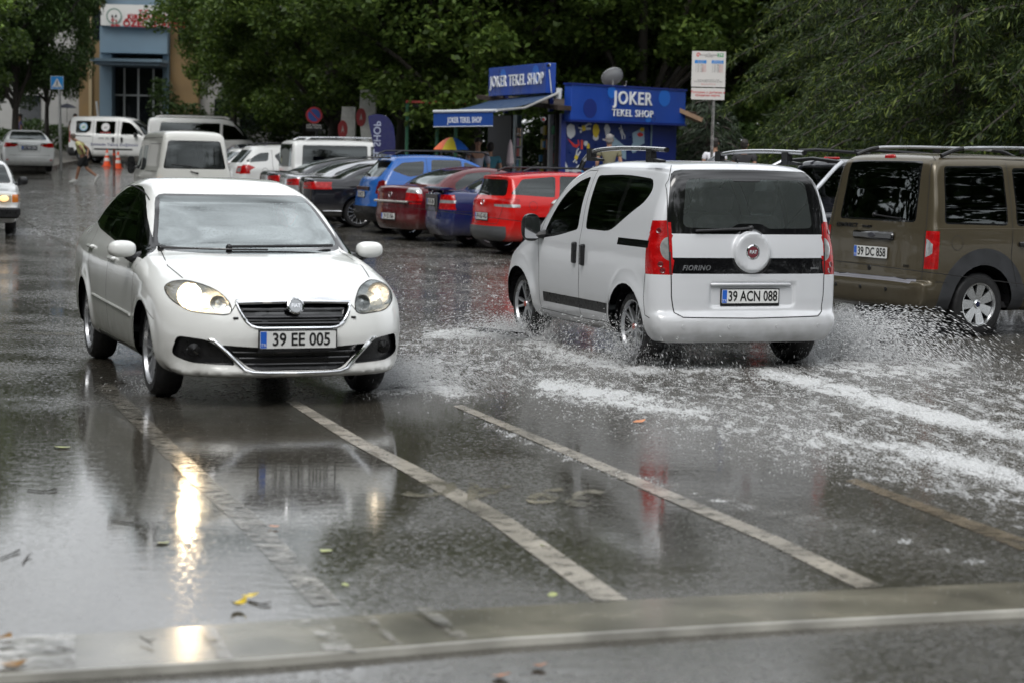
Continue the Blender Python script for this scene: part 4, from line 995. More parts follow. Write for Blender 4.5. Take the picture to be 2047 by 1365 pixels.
    # roof bars: silver tube on black feet
    for sg in (-1, 1):
        pts = [(1.62, .60, 1.615, .03), (1.75, .62, 1.69, .02), (1.98, .64, 1.76, 0), (2.4, .64, 1.79, 0), (3.0, .64, 1.795, 0), (3.52, .64, 1.785, 0)]
        q = catmull([(car.X(a), sg * b, c) for a, b, c, _ in pts], 5)
        o = MB().tube([tuple(v) for v in q[4:]], .02, 10).build('roof_bar', M_ALLOY, root, True)
        mb = MB(); mb.tube([tuple(v) for v in q[:6]], .024, 8); mb.build('roof_bar_end', M_BLACK, o, True)
        for xx, zz in ((1.95, 1.76), (3.22, 1.79)):
            mb = MB(); mb.prism([(car.X(xx - .05), 1.79), (car.X(xx + .05), 1.79), (car.X(xx + .06), 1.715), (car.X(xx + .24), 1.70), (car.X(xx + .24), 1.68), (car.X(xx - .05), 1.68)], sg * .64 - .025, sg * .64 + .025); mb.build('roof_bar_foot', M_BLACK, o)
        MB().tube([(car.X(3.515), sg * .64, 1.785), (car.X(3.535), sg * .64, 1.785)], .021, 10).build('roof_bar_end', M_BLACK, o, True)
    MB().tube([(car.X(3.55), 0, 1.69), (car.X(3.555), 0, 1.715)], .008, 6).build('aerial_stub', M_BLACK, root)
    wiper(root, car, 'B', (.0, 1.155), (.50, 1.13), M_BLACK, .011)
    for sd_ in (-1, 1):
        handle(root, car, 2.155, .87, sd_, M_BLACK, .19, True, .055); handle(root, car, 2.345, .86, sd_, M_BLACK, .19, True, .055)
        mirror(root, car, 1.36, 1.03, sd_, M_BLACK, (.15, .17, .135), dy=.13)
    cabin(root, car, .95, 3.6); seats(root, car, (1.95,), (.36, -.36), z=.62, w=.5); seats(root, car, (2.8,), (.42, 0, -.42), z=.62, w=.40)
    all_wheels(root, car, 'twin', M_ALLOY, 5, badge=mat('hub_red', (.35, .05, .02), .3), rr=.225, barrel=True)
    place_by(root, car, *H_MPV); return car, root
# ================================================================ build: brown van
P_BROWN = paint('paint_bronze', (.086, .072, .046), .26, metal=.35, coat=.35)
def build_wagon_hero():
    car = body_wagon_hero(); root = thing('compact_van', 'bronze-brown boxy van with black wheel arches and plate 39 DC 858', 'van')
    gid = car.region('rear_window', 'B', rp([(-.60, 1.135, .05), (.60, 1.135, .05), (.56, 1.745, .05), (-.56, 1.745, .05)], .05), G_DARK, border=.02, bmat=M_TRIM, nmin=.2)
    lamp = [(4.14, .685), (4.13, 1.06), (4.5, 1.06), (4.5, .685)]
    lid = car.region('tail_lamp', 'L', lamp, M_RED, sym=True, nmin=.4)
    for q, sg in enumerate((1, -1)):
        car.region('tail_lamp', 'B', [(sg * .755, .685), (sg * .99, .685), (sg * .99, 1.06), (sg * .755, 1.06)], M_RED, reg=[lid[q]], nmin=.02, lim=lambda c: c[0] < car.X(4.13))
        car.region('tail_lamp', 'B', [(sg * .765, .80), (sg * .81, .82), (sg * .835, .84), (sg * .835, .93), (sg * .80, .965), (sg * .765, .985)], M_CLEAR, reg=[lid[q]], only=(lid[q],), nmin=.02)
    for pj in ('L', 'R'):
        car.region('wheel_arch_trim', pj, [(a, max(b, .26)) for a, b in circ(3.544, .325, .565, 36)], mat('arch_plastic', (.035, .037, .041), .5, var=.3), nmin=.15)
        car.region('wheel_arch_trim', pj, [(a, max(b, .26)) for a, b in circ(.88, .325, .5, 36)], mat('arch_plastic'), nmin=.15)
        car.region('side_window', pj, rp([(3.235, 1.115), (3.235, 1.715), (4.0, 1.70), (4.06, 1.13)], .05), G_DARK, border=.018, bmat=M_TRIM, nmin=.2)
        car.region('side_window', pj, rp([(2.25, 1.11), (2.30, 1.69), (3.12, 1.695), (3.12, 1.11)], .05), G_DARK, border=.018, bmat=M_TRIM, nmin=.2)
        car.region('side_window', pj, rp([(1.25, 1.11), (1.65, 1.55), (2.15, 1.68), (2.17, 1.11)], .05), G_DARK, border=.018, bmat=M_TRIM, nmin=.2)
    car.region('windscreen', 'F', rp([(-.72, 1.15), (.72, 1.15), (.64, 1.70), (-.64, 1.70)], .08), G_DARK, border=.03, bmat=M_TRIM, nmin=.1, lim=lambda c: c[2] > 1.05)
    car.region('bumper_step', 'T', [(4.25, -.68), (4.40, -.68), (4.40, .68), (4.25, .68)], mat('step_grey', (.16, .16, .18), .4), nmin=.3, lim=lambda c: c[2] < .7)
    car.arches(None)
    car.seam('B', [(.745, .56), (.745, 1.1), (.70, 1.5), (.66, 1.80)], M_GAP, .008, sym=True, nmin=.1)
    car.seam('B', [(.745, .575), (-.745, .575)], M_GAP, .01, nmin=.1)
    for pj in ('L', 'R'):
        car.seam(pj, [(3.18, 1.78), (3.18, 1.1), (3.2, .8), (3.1, .5)], M_GAP, .008, nmin=.1)
        car.seam(pj, [(2.2, 1.75), (2.2, 1.1), (2.2, .3)], M_GAP, .008, nmin=.1)
        car.seam(pj, [(3.18, 1.775), (2.2, 1.76)], M_GAP, .008, nmin=.1)
        car.seam(pj, [(4.2, 1.085), (3.2, 1.085), (2.2, 1.085)], mat('crease', (.07, .056, .036), .4), .008, nmin=.1)
        car.seam(pj, circ(3.905, .945, .072, 20), M_GAP, .005, closed=True, nmin=.1)
        car.seam(pj, [(4.26, .56), (4.1, .56), (4.02, .55)], M_GAP, .008, nmin=.1)
    ob = car.finish(root, P_BROWN, M_BLACK)
    mb = MB(); p, g = car.hit('B', 0, .985); mb.box(p + Vector((-.012, 0, 0)), (.045, .64, .085), bev=.02); o = mb.build('tailgate_grip', M_TRIM, root, True)
    mb = MB(); mb.M = Matrix.Translation(p + Vector((-.036, 0, .005))) @ Matrix.Rotation(R(-90), 4, 'Y') @ Matrix.Diagonal((.55, 1.3, 1, 1)); mb.lathe([(.045, 0), (.04, .006), (.002, .006)], 20, 'Z'); mb.build('badge', mat('badge_dark', (.05, .05, .06), .2, metal=.7), o, True)
    plate(root, car, 'B', .02, .815, '39 DC 858', off=.02, holder=False)
    mb = MB(); p, g = car.hit('B', 0, 1.782); mb.box(p + Vector((.0, 0, 0)), (.03, .16, .05), bev=.012); mb.build('brake_lamp', M_RED, root, True)
    letters(root, car, 'B', .45, 1.075, 'CONNECT', .055, M_BLACK, off=.004, name='model_lettering', depth=.004, bold=.002, xs=1.2)
    letters(root, car, 'B', .12, 1.07, 'TRANSIT', .03, M_BLACK, off=.004, name='model_lettering', depth=.004, bold=.001, xs=1.2)
    letters(root, car, 'B', -.52, .70, 'TDCI', .035, M_BLACK, off=.003, name='model_lettering', depth=.003)
    mb = MB(); p, g = car.hit('B', .04, .655); mb.ell(p, (.012, .03, .03), 12, 8); mb.build('tailgate_lock', M_BLACK, root, True)
    for yy in (-.35, .05, .45): p, g = car.hit('B', yy, .46); MB().ell(p, (.006, .022, .022), 12, 6).build('parking_sensor', M_BLACK, root, True)
    wiper(root, car, 'B', (.02, 1.19), (-.42, 1.165), M_GUN, .009)
    MB().box(car.hit('B', .3, 1.42)[0] + Vector((.2, 0, 0)), (.10, .5, .25), bev=.04).build('headrest', M_SEAT, root, True)
    for sg in (-1, 1):
        q = catmull([(car.X(a), sg * .66, c) for a, c in ((3.98, 1.80), (3.8, 1.86), (3.6, 1.885), (2.8, 1.895), (2.0, 1.875), (1.75, 1.80))], 6)
        o = MB().tube([tuple(v) for v in q[9:24]], .018, 8).build('roof_rail', M_ALLOY, root, True)
        MB().tube([tuple(v) for v in q[:10]], .021, 8).build('rail_foot', M_BLACK, o, True); MB().tube([tuple(v) for v in q[23:]], .021, 8).build('rail_foot', M_BLACK, o, True); MB().box((car.X(2.9), sg * .66, 1.86), (.1, .03, .05), bev=.01).build('rail_foot', M_BLACK, o)
        mb = MB(); mb.tube([(car.X(1.4), sg * .93, .27), (car.X(3.0), sg * .93, .27)], .04, 10); mb.box((car.X(1.6), sg * .85, .27), (.06, .2, .05)); mb.box((car.X(2.8), sg * .85, .27), (.06, .2, .05)); mb.build('side_step', M_ALLOY, root, True)
        handle(root, car, 3.05, .93, sg, M_BLACK, .12, False, .05); handle(root, car, 2.08, .93, sg, M_BLACK, .14)
    cabin(root, car, 1.2, 4.0); seats(root, car, (1.95,), z=.65); seats(root, car, (2.9,), (.42, 0, -.42), z=.65, w=.4)
    mirror(root, car, 1.45, 1.15, 1, M_BLACK, (.15, .17, .19)); mirror(root, car, 1.45, 1.15, -1, M_BLACK, (.15, .17, .19))
    all_wheels(root, car, 'wide', mat('alloy_bright', (.62, .63, .64), .2, metal=.9), 7, badge=mat('hub_blue', (.01, .015, .05), .3), rr=.215, phases=(0, .3, .7, 1.34))
    place_by(root, car, *H_WAGON); return car, root
build_sedan_hero(); build_mpv_hero(); build_wagon_hero()
# ================================================================ the other vehicles
def prof_sedan(L, H, zh, zt, xw, xr, xe, xt):
    return [(.08, .22), (0, .34), (0, .5), (.03, .64), (.14, .75), (.5, zh - .09), (xw, zh), ((xw + xr) / 2, (zh + H) / 2 + .03), (xr, H - .05), ((xr + xe) / 2, H), (xe, H - .06), ((xe + xt) / 2, (H + zt) / 2 + .02), (xt, zt + .015), ((xt + L - .1) / 2, zt + .012), (L - .12, zt), (L - .05, zt - .06), (L - .03, zt - .22), (L - .01, .60), (L, .5), (L - .01, .36), (L - .09, .22)]
def prof_hatch(L, H, zh, xw, xr, xe, xg, zg):
    return [(.08, .24), (0, .36), (0, .52), (.04, .7), (.16, .82), (.55, zh - .08), (xw, zh), ((xw + xr) / 2, (zh + H) / 2 + .03), (xr, H - .05), ((xr + xe) / 2, H), (xe, H - .035), (xe + .10, H - .10), (xg, zg), (xg + .05, zg - .08), (L - .05, .78), (L - .02, .6), (L, .5), (L - .01, .38), (L - .08, .25)]
def side_tab(W, H, zb, top):
    h = W / 2
    return [(.1, h - .08), (.24, h - .07), (.36, h - .025), (.6, h - .002), (zb - .12, h - .004), (zb, h - .035), (zb + .08, h - .07), ((zb + H) / 2, (h - .07 + top) / 2 + .01), (H - .1, top), (H, top - .1), (H + .15, top - .2)]
_rp = rp
def vehicle(name, label, cat, paintm, L, W, H, wb, fo, prof, zb, top, sidewins, rear=None, front=None, lamps=(), heads=(), glass=None, rimstyle=('twin', 5), rim=None, rimr=None, rw=.31, arch=.355, h=.06, rf=.35, rr=.2, pr=3.2, crown=.05, k=.08, pl=None, seams=(), rails=None, mirr=(1.45, 1.0), extra=None, handles=(), flare=.012, low=None, lowm=None, group=None, tx=None):
    car = Car(L, W, wb, fo, prof, side_tab(W, H, zb, top), rf=rf, rr=rr, pr=pr, crown=crown, k=k, h=h, rw=rw, arch=arch, flare=flare, extra=extra, tx=tx or [(0, .94), (.6, 1), (L - 1, 1), (L, .97)], tyre_w=.2)
    root = thing(name, label, cat, group=group); gl = glass or G_FAR
    def lpart(nm, proj, pts, m, **kw): return car.region(nm, proj, pts, m, **kw)
    if rear: lpart('rear_window', 'B', rp([(-rear[0], rear[2]), (rear[0], rear[2]), (rear[1], rear[3]), (-rear[1], rear[3])], .06), gl, border=.025, bmat=M_TRIM, nmin=.12)
    if front: lpart('windscreen', 'F', rp([(-front[0], front[2]), (front[0], front[2]), (front[1], front[3]), (-front[1], front[3])], .06), gl, border=.025, bmat=M_TRIM, nmin=.12, lim=lambda c: c[2] > front[2] - .1)
    for pj in ('L', 'R'):
        for sw in sidewins: lpart('side_window', pj, _rp(sw, .05, 2), gl, border=.018, bmat=M_TRIM, nmin=.2)
        if low: lpart('lower_bumper', pj, low, lowm or M_BLACK, nmin=.1)
    if low: b0 = low; lpart('lower_bumper', 'B', [(-W / 2 - .05, .1), (W / 2 + .05, .1), (W / 2 + .05, max(p[1] for p in low)), (-W / 2 - .05, max(p[1] for p in low))], lowm or M_BLACK, nmin=.05, lim=lambda c: c[0] < car.X(low[1][0] - .01))
    for lp in lamps:     # (side polygon, back polygon (y>0), [(sub polygon, material)], material, x limit)
        sp, bp, subs, m, xl = lp
        ids = car.region('tail_lamp', 'L', sp, m, sym=True, nmin=.35, lim=lambda c: c[0] < car.X(L * .6)) if sp else None
        for q, sg in enumerate((1, -1)):
            kw = dict(reg=[ids[q]]) if ids else {}
            r = car.region('tail_lamp', 'B', [(sg * a, b) for a, b in bp], m, nmin=.02, lim=lambda c: c[0] < car.X(xl), **kw)
            for sp2, m2 in subs: car.region('tail_lamp', 'B', [(sg * a, b) for a, b in sp2], m2, reg=r, only=tuple(r), nmin=.02)
    for hp, m in heads: car.region('headlight', 'F', hp, m, sym=True, nmin=.03)
    car.arches(None)
    for pj, pts, w in seams:
        if pj == 'S': car.seam('L', pts, M_GAP, w); car.seam('R', pts, M_GAP, w)
        else: car.seam(pj, pts, M_GAP, w, sym=(pj == 'BS'))
    ob = car.finish(root, paintm, M_BLACK)
    if pl: plate(root, car, pl[0], pl[1], pl[2], pl[3], off=.02, style=pl[4] if len(pl) > 4 else 'eu')
    if rails:
        x0, x1, yy, zz, m = rails
        for sg in (-1, 1):
            q = [(car.X(a), sg * yy, b) for a, b in ((x0, zz - .06), (x0 + .15, zz), ((x0 + x1) / 2, zz + .01), (x1 - .15, zz), (x1, zz - .06))]
            MB().tube(q, .02, 6).build('roof_rail', m, root, True)
    if mirr:
        for sg in (-1, 1): mirror(root, car, mirr[0], mirr[1], sg, M_BLACK if len(mirr) > 2 else paintm, (.14, .2, .085), glass=False)
    for hx, hz in handles:
        for sg in (-1, 1): handle(root, car, hx, hz, sg, paintm)
    all_wheels(root, car, rimstyle[0], rim or M_ALLOY, rimstyle[1], rr=rimr)
    return car, root
LB = lambda x0, z0, z1, L, sl=0: [(x0, z0), (x0 + sl, z1), (L + .3, z1), (L + .3, z0)]
def gpos(X, Y): return Vector((X, Y, ground_z(Y)))
hd = lambda a: (math.sin(R(a)), math.cos(R(a)))
P_RED = paint('paint_red', (.50, .008, .007), .2, coat=.3); P_NAVY = paint('paint_navy', (.010, .018, .085), .2, coat=.4); P_BURG = paint('paint_burgundy', (.085, .006, .010), .18, coat=.4)
P_BLUE = paint('paint_blue', (.016, .10, .36), .2, coat=.4); P_BLACKP = paint('paint_black', (.010, .011, .016), .12); P_GREY = paint('paint_dark_grey', (.05, .052, .058), .18, metal=.3)
P_SILV = paint('paint_silver', (.42, .43, .45), .2, metal=.5); P_WH2 = paint('paint_plain_white', (.68, .69, .68), .22); P_CREAM = paint('paint_cream_white', (.64, .64, .60), .28)
PK = 'cars parked side by side along the kerb'
# --- red estate
L = 4.26
car, r = vehicle('estate_car', 'bright red estate car with black roof rails and grey lower bumper', 'car', P_RED, L, 1.73, 1.445, 2.6, .85,
    [(.08, .24), (0, .36), (0, .52), (.04, .7), (.16, .80), (.55, .90), (1.05, .985), (1.5, 1.23), (1.95, 1.39), (2.6, 1.44), (3.3, 1.425), (3.85, 1.385), (4.03, 1.36), (4.02, 1.31), (4.10, 1.08), (4.15, 1.0), (4.2, .93), (4.215, .75), (4.215, .62), (4.24, .52), (4.26, .44), (4.24, .32), (4.15, .24)], .93, .60,
    [[(1.15, .95), (1.75, 1.27), (2.2, 1.36), (2.28, 1.36), (2.33, .96)], [(2.40, .965), (2.37, 1.365), (3.02, 1.37), (3.12, 1.0)], [(3.2, 1.005), (3.10, 1.365), (3.75, 1.31), (4.0, 1.05)]],
    rear=(.62, .54, 1.02, 1.30), front=(.68, .55, 1.0, 1.36), lamps=[([(3.86, .86), (3.92, .98), (4.5, 1.0), (4.5, .82)], [(.42, .84), (.42, .90), (.52, .97), (1, .98), (1, .82)], [([(.44, .84), (.44, .875), (1, .885), (1, .82)], M_CLEAR)], M_RED, 3.87)],
    rimstyle=('twin', 5), pl=('B', 0, .66, '39 AZ 192'), rails=(1.9, 3.7, .55, 1.50, M_GUN), h=.045, rr=.22, pr=3.0,
    seams=[('B', [(-.62, 1.0), (-.66, .8), (-.55, .54), (.55, .54), (.66, .8), (.62, 1.0)], .008), ('S', [(3.15, 1.4), (3.2, 1.0), (3.18, .7), (3.02, .5)], .008), ('S', [(2.34, 1.4), (2.36, .9), (2.34, .28)], .008), ('S', circ(3.62, .86, .075, 16) + [(3.695, .86)], .006)],
    handles=[(2.95, .90), (2.1, .88)], low=[(4.08, .1), (4.1, .50), (4.7, .50), (4.7, .1)], lowm=mat('skirt_grey', (.07, .073, .078), .3), group=PK, rw=.32)
badge_round(r, car, 'B', 0, .90, .055, M_CHROME, P_RED, off=.002); wiper(r, car, 'B', (-.03, 1.05), (.25, 1.075), M_BLACK, .02)
place_by(r, car, gpos(.46, 34.2), hd(66), 'RR')
# --- navy sedan with boot spoiler
L = 4.50
car, r = vehicle('sedan', 'navy blue sedan with a boot spoiler parked left of the red estate car', 'car', P_NAVY, L, 1.71, 1.42, 2.64, .9, prof_sedan(L, 1.42, .98, 1.04, 1.25, 2.05, 3.1, 3.85), .92, .58,
    [[(1.3, .93), (1.95, 1.27), (2.3, 1.33), (2.38, .95)], [(2.46, .96), (2.42, 1.33), (3.05, 1.29), (3.45, 1.03), (3.3, .98)]], rear=(.62, .50, 1.07, 1.35), front=(.68, .52, 1.0, 1.33),
    lamps=[([(4.22, .70), (4.30, .95), (4.8, .98), (4.8, .70)], [(.46, .70), (.48, .97), (1, .97), (1, .70)], [([(.3, .815), (1, .815), (1, .87), (.3, .87)], M_CLEAR)], M_RED, 4.23)],
    pl=('B', 0, .83, '39 DH 300'), rimstyle=('thin', 7), h=.045, group=PK, seams=[('B', [(-.46, 1.0), (-.46, .66), (.46, .66), (.46, 1.0)], .008), ('S', [(2.42, 1.4), (2.42, .9), (2.4, .28)], .008), ('S', [(3.9, .67), (4.6, .67)], .01)], handles=[(3.15, .90)])
mb = MB(); q = [(4.46, 1.05), (4.47, 1.085), (4.30, 1.10), (4.18, 1.075), (4.3, 1.06)]; mb.prism([(car.X(a), b) for a, b in q], -.62, .62); mb.box((car.X(4.35), .55, 1.05), (.1, .05, .08)); mb.box((car.X(4.35), -.55, 1.05), (.1, .05, .08)); mb.build('boot_spoiler', P_NAVY, r)
mb = MB(); p, g = car.hit('B', 0, .82); mb.box(p + Vector((.0, 0, 0)), (.012, .86, .30), bev=.004); mb.build('boot_panel', mat('boot_panel_dark', (.02, .022, .026), .3), r)
badge_round(r, car, 'B', 0, .985, .04, M_CHROME, M_BLACK, off=.012)
place_by(r, car, gpos(-.42, 36.5), hd(73), 'RR')
# --- burgundy sedan
L = 4.30
car, r = vehicle('sedan', 'burgundy sedan with silver strip on the boot and plate 39 ES 066', 'car', P_BURG, L, 1.72, 1.44, 2.6, .82, prof_sedan(L, 1.44, .99, 1.06, 1.2, 1.95, 2.95, 3.72), .93, .59,
    [[(1.25, .94), (1.85, 1.28), (2.25, 1.35), (2.32, .96)], [(2.40, .97), (2.36, 1.35), (2.9, 1.31), (3.25, 1.12), (3.28, .99)]], rear=(.62, .51, 1.09, 1.37), front=(.68, .52, 1.01, 1.35),
    lamps=[([(4.06, .72), (4.02, 1.0), (4.7, 1.06), (4.7, .72)], [(.50, .74), (.54, 1.03), (1, 1.04), (1, .74)], [([(.3, .94), (.6, .935), (1, .90), (1, 1.1), (.3, 1.1)], M_CLEAR), ([(.3, .74), (1, .74), (1, .78), (.3, .78)], M_REDD)], M_RED, 4.03)],
    pl=('B', 0, .47, '39 ES 066'), rimstyle=('twin', 6), h=.045, group=PK, seams=[('B', [(-.52, 1.04), (-.50, .72), (.50, .72), (.52, 1.04)], .008), ('B', [(-.7, .66), (.7, .66)], .008), ('S', [(2.36, 1.4), (2.36, .9), (2.34, .28)], .008)], handles=[(3.05, .88)])
mb = MB(); p, g = car.hit('B', 0, .755); mb.box(p + Vector((.015, 0, 0)), (.05, 1.30, .045), bev=.012); mb.build('boot_strip', mat('strip_satin', (.45, .43, .40), .25, metal=.8), r)
badge_round(r, car, 'B', 0, .89, .055, M_CHROME, P_BURG, off=.004)
place_by(r, car, gpos(-1.27, 38.6), hd(57), 'RR')
# --- blue SUV
L = 4.34
car, r = vehicle('sport_utility_car', 'bright blue off-road style car with roof rails behind the burgundy sedan', 'car', P_BLUE, L, 1.82, 1.63, 2.67, .84, prof_hatch(L, 1.63, 1.08, 1.25, 2.25, 3.7, 4.16, 1.14), 1.06, .64,
    [[(1.45, 1.08), (2.0, 1.40), (2.28, 1.50), (2.32, 1.09)], [(2.38, 1.10), (2.34, 1.53), (2.98, 1.53), (3.05, 1.11)], [(3.20, 1.22), (3.14, 1.50), (3.62, 1.46), (3.86, 1.30), (3.5, 1.17)]], rear=(.60, .56, 1.16, 1.48), front=(.70, .60, 1.11, 1.54),
    lamps=[([(4.02, .83), (4.0, 1.08), (4.1, 1.12), (4.7, 1.10), (4.7, .80)], [(.70, .82), (.68, 1.08), (1, 1.10), (1, .80)], [([(.72, .90), (.80, .98), (.80, .86)], M_CLEAR)], M_REDD, 4.02)],
    pl=('B', -.0, .80, '39 AB 513'), rimstyle=('star', 5), rails=(1.7, 3.75, .60, 1.70, M_GUN), h=.05, rw=.34, arch=.39, low=[(4.0, .2), (4.05, .56), (4.7, .56), (4.7, .2)], group=PK, seams=[('S', [(3.09, 1.58), (3.11, 1.1), (3.1, .8), (2.95, .5)], .008), ('S', [(2.34, 1.55), (2.34, .3)], .008), ('BS', [(.66, 1.2), (.72, .6)], .008)], mirr=(1.45, 1.1, 1))
mb = MB(); p, g = car.hit('B', 0, .92); mb.box(p, (.03, .9, .08), bev=.01); mb.build('tailgate_grip', M_BLACK, r)
mb = MB(); mb.box((car.X(3.93), 0, 1.56), (.22, 1.15, .035), bev=.012); mb.build('roof_spoiler', M_BLACK, r); wiper(r, car, 'B', (0, 1.19), (.3, 1.21), M_BLACK, .02)
place_by(r, car, gpos(-2.17, 41.0), hd(70), 'RR')
# --- black sedan with bright wheel
L = 4.92
def pas(lbl, pm, X_, Y_, a, lampm=M_RED, plt='39 AY 412', chrome=True):
    car, r = vehicle('sedan', lbl, 'car', pm, L, 1.83, 1.456, 2.79, .92, prof_sedan(L, 1.456, .99, 1.08, 1.3, 2.15, 3.2, 4.15), .96, .60,
        [[(1.4, .96), (2.05, 1.30), (2.45, 1.365), (2.52, .985)], [(2.60, .99), (2.56, 1.365), (3.2, 1.34), (3.78, 1.13), (3.85, 1.06), (3.5, 1.02)]], rear=(.66, .52, 1.11, 1.39), front=(.70, .53, 1.02, 1.36),
        lamps=[([(4.40, .84), (4.30, .98), (5, .98), (5, .82)], [(.40, .83), (.42, .96), (1, .98), (1, .82)], [([(.3, .86), (.7, .865), (.7, .89), (.3, .885)], M_REDD)], lampm, 4.31)],
        pl=('B', 0, .66, plt), rimstyle=('twin', 7), rimr=.25, rim=mat('alloy_bright2', (.68, .69, .70), .2, metal=.85), rw=.335, arch=.375, h=.05, group=PK, seams=[('S', [(2.56, 1.42), (2.57, .9), (2.55, .28)], .008), ('S', [(3.6, 1.0), (3.75, .8), (3.5, .55)], .008), ('S', [(1.3, .86), (4.35, .90)], .01)], handles=[(3.35, .93)])
    if chrome: conform_bar(r, car, 'chrome_strip', 'R', [(a_, .33) for a_ in np.linspace(1.4, 3.3, 8)], .012, M_CHROME)
    if chrome: conform_bar(r, car, 'chrome_strip', 'R', [(a_, .36) for a_ in np.linspace(4.1, 4.5, 5)], .012, M_CHROME)
    place_by(r, car, gpos(X_, Y_), hd(a), 'RR')
pas('black sedan with a large bright multi-spoke wheel', P_BLACKP, -3.38, 43.3, 77)
pas('silver sedan, its lamp and roof showing behind the black sedan', P_SILV, -4.07, 46.3, 72, chrome=False, plt='39 AC 771')
pas('dark grey sedan, its boot showing above the silver sedan', P_GREY, -4.9, 49.5, 70, chrome=False, plt='39 AD 208')
# --- white van in the row
L = 4.4
BOXV = lambda L, H, zh=1.08, xr=1.75: [(.08, .25), (0, .38), (0, .56), (.04, .8), (.2, .95), (.6, zh - .07), (.95, zh), ((.95 + xr) / 2, (zh + H) / 2 + .04), (xr, H - .08), (xr + .5, H), (L - .6, H), (L - .22, H - .03), (L - .14, H - .15), (L - .09, 1.2), (L - .06, .8), (L - .05, .6), (L, .56), (L, .4), (L - .08, .26)]
car, r = vehicle('passenger_van', 'white van with black rear glass and roof rails behind the dark grey sedan', 'van', P_WH2, L, 1.79, 1.84, 2.66, .88, BOXV(L, 1.84), 1.12, .70,
    [[(1.25, 1.12), (1.8, 1.62), (2.15, 1.70), (2.18, 1.12)], [(2.26, 1.12), (2.24, 1.70), (4.0, 1.70), (4.05, 1.12)]], rear=(.66, .60, 1.12, 1.72), front=(.72, .62, 1.13, 1.72),
    lamps=[([(4.2, .7), (4.2, 1.05), (4.7, 1.05), (4.7, .7)], [(.74, .7), (.74, 1.05), (1, 1.05), (1, .7)], [], M_RED, 4.2)], glass=G_DARK, rails=(1.8, 3.9, .62, 1.90, M_ALLOY), rr=.08, pr=5, h=.06, rw=.32, group=PK)
place_by(r, car, gpos(-5.1, 52.4), hd(69), 'RR')
# --- white crossover
L = 4.28
car, r = vehicle('crossover_car', 'white crossover with red lamp rings between the cream minibus and the white van', 'car', P_WH2, L, 1.78, 1.65, 2.555, .9, prof_hatch(L, 1.65, 1.08, 1.1, 1.9, 3.6, 4.12, 1.12), 1.04, .62,
    [[(1.25, 1.06), (1.85, 1.45), (2.2, 1.52), (2.25, 1.08)], [(2.33, 1.09), (2.29, 1.53), (2.85, 1.51), (3.15, 1.35), (3.0, 1.12)], [(3.35, 1.2), (3.28, 1.44), (3.55, 1.42), (3.95, 1.2), (3.9, 1.16)]], rear=(.58, .52, 1.15, 1.50), front=(.68, .58, 1.1, 1.55),
    lamps=[([(3.72, 1.03), (3.9, 1.10), (4.6, 1.08), (4.6, .84), (4.05, .84)], [(.50, .86), (.50, 1.05), (1, 1.08), (1, .84)], [([(.54, .9), (.54, 1.01), (.7, 1.03), (.7, .89)], M_CLEAR)], M_RED, 3.9)], h=.055, rw=.34, arch=.39, group=PK, rails=(1.8, 3.4, .58, 1.69, M_GUN), seams=[('S', [(3.2, 1.5), (3.22, 1.1), (3.2, .8), (3.0, .55)], .01), ('S', circ(3.45, .93, .08, 14) + [(3.53, .93)], .008)], handles=[(2.95, 1.0)])
place_by(r, car, gpos(-6.9, 55.0), hd(66), 'RR')
# --- cream minibus ahead of the sedan
L = 4.2
def ex_mb(d, x, y, z): return d
car, r = vehicle('minibus', 'cream-white high-roofed minibus with its amber lamp lit, seen from behind', 'van', P_CREAM, L, 1.69, 2.02, 2.235, 1.0,
    [(.1, .25), (0, .4), (0, .6), (.06, .95), (.2, 1.2), (.55, 1.75), (.8, 1.93), (1.3, 2.0), (2.5, 2.02), (3.6, 2.01), (3.95, 1.96), (4.02, 1.85), (4.09, 1.4), (4.13, 1.05), (4.15, .7), (4.16, .55), (4.2, .5), (4.2, .38), (4.1, .28)], 1.15, .66,
    [[(.35, 1.15), (.62, 1.62), (1.15, 1.68), (1.2, 1.15)], [(1.35, 1.13), (1.35, 1.70), (2.1, 1.70), (2.1, 1.13)], ], rear=(.68, .56, 1.19, 1.80), front=(.7, .6, 1.15, 1.75),
    lamps=[(None, [(.66, .84), (.66, .97), (1, .97), (1, .84)], [([(.80, .84), (.80, .97), (1, .97), (1, .84)], M_AMBER)], M_AMBER, 4.0)], glass=G_FAR, rr=.10, pr=4.5, h=.05, rf=.2, mirr=None,
    seams=[('S', [(1.27, 1.8), (1.27, .3)], .01), ('S', [(2.2, 1.8), (2.2, .3)], .01), ('S', [(2.35, 1.12), (2.35, 1.72), (3.85, 1.72), (3.95, 1.12), (2.35, 1.12)], .012), ('S', [(.6, 1.84), (3.9, 1.86)], .012), ('B', [(-.70, .80), (.70, .80)], .012)], handles=[(1.4, .98)], pl=('B', 0, .55, '39 FA 310'))
mb = MB(); p, g = car.hit('B', .74, .905); mb.box(p + Vector((-.01, 0, 0)), (.015, .12, .10), bev=.004); mb.build('indicator', mat('amber_lit', (1, .5, .1), .3, emit=(1, .42, .08), es=3.5), r)
wiper(r, car, 'B', (-.05, 1.10), (.10, 1.14), M_BLACK, .012); wiper(r, car, 'B', (.10, 1.25), (.5, 1.28), M_BLACK, .010)
mirror(r, car, .45, 1.2, 1, M_BLACK, (.1, .18, .22), glass=False); mirror(r, car, .45, 1.2, -1, M_BLACK, (.1, .18, .22), glass=False)
r.location = (-6.93 - .31 * 2.0, 43.2 + .95 * 2.0, ground_z(45)); r.rotation_euler = (0, 0, math.atan2(.951, -.309))
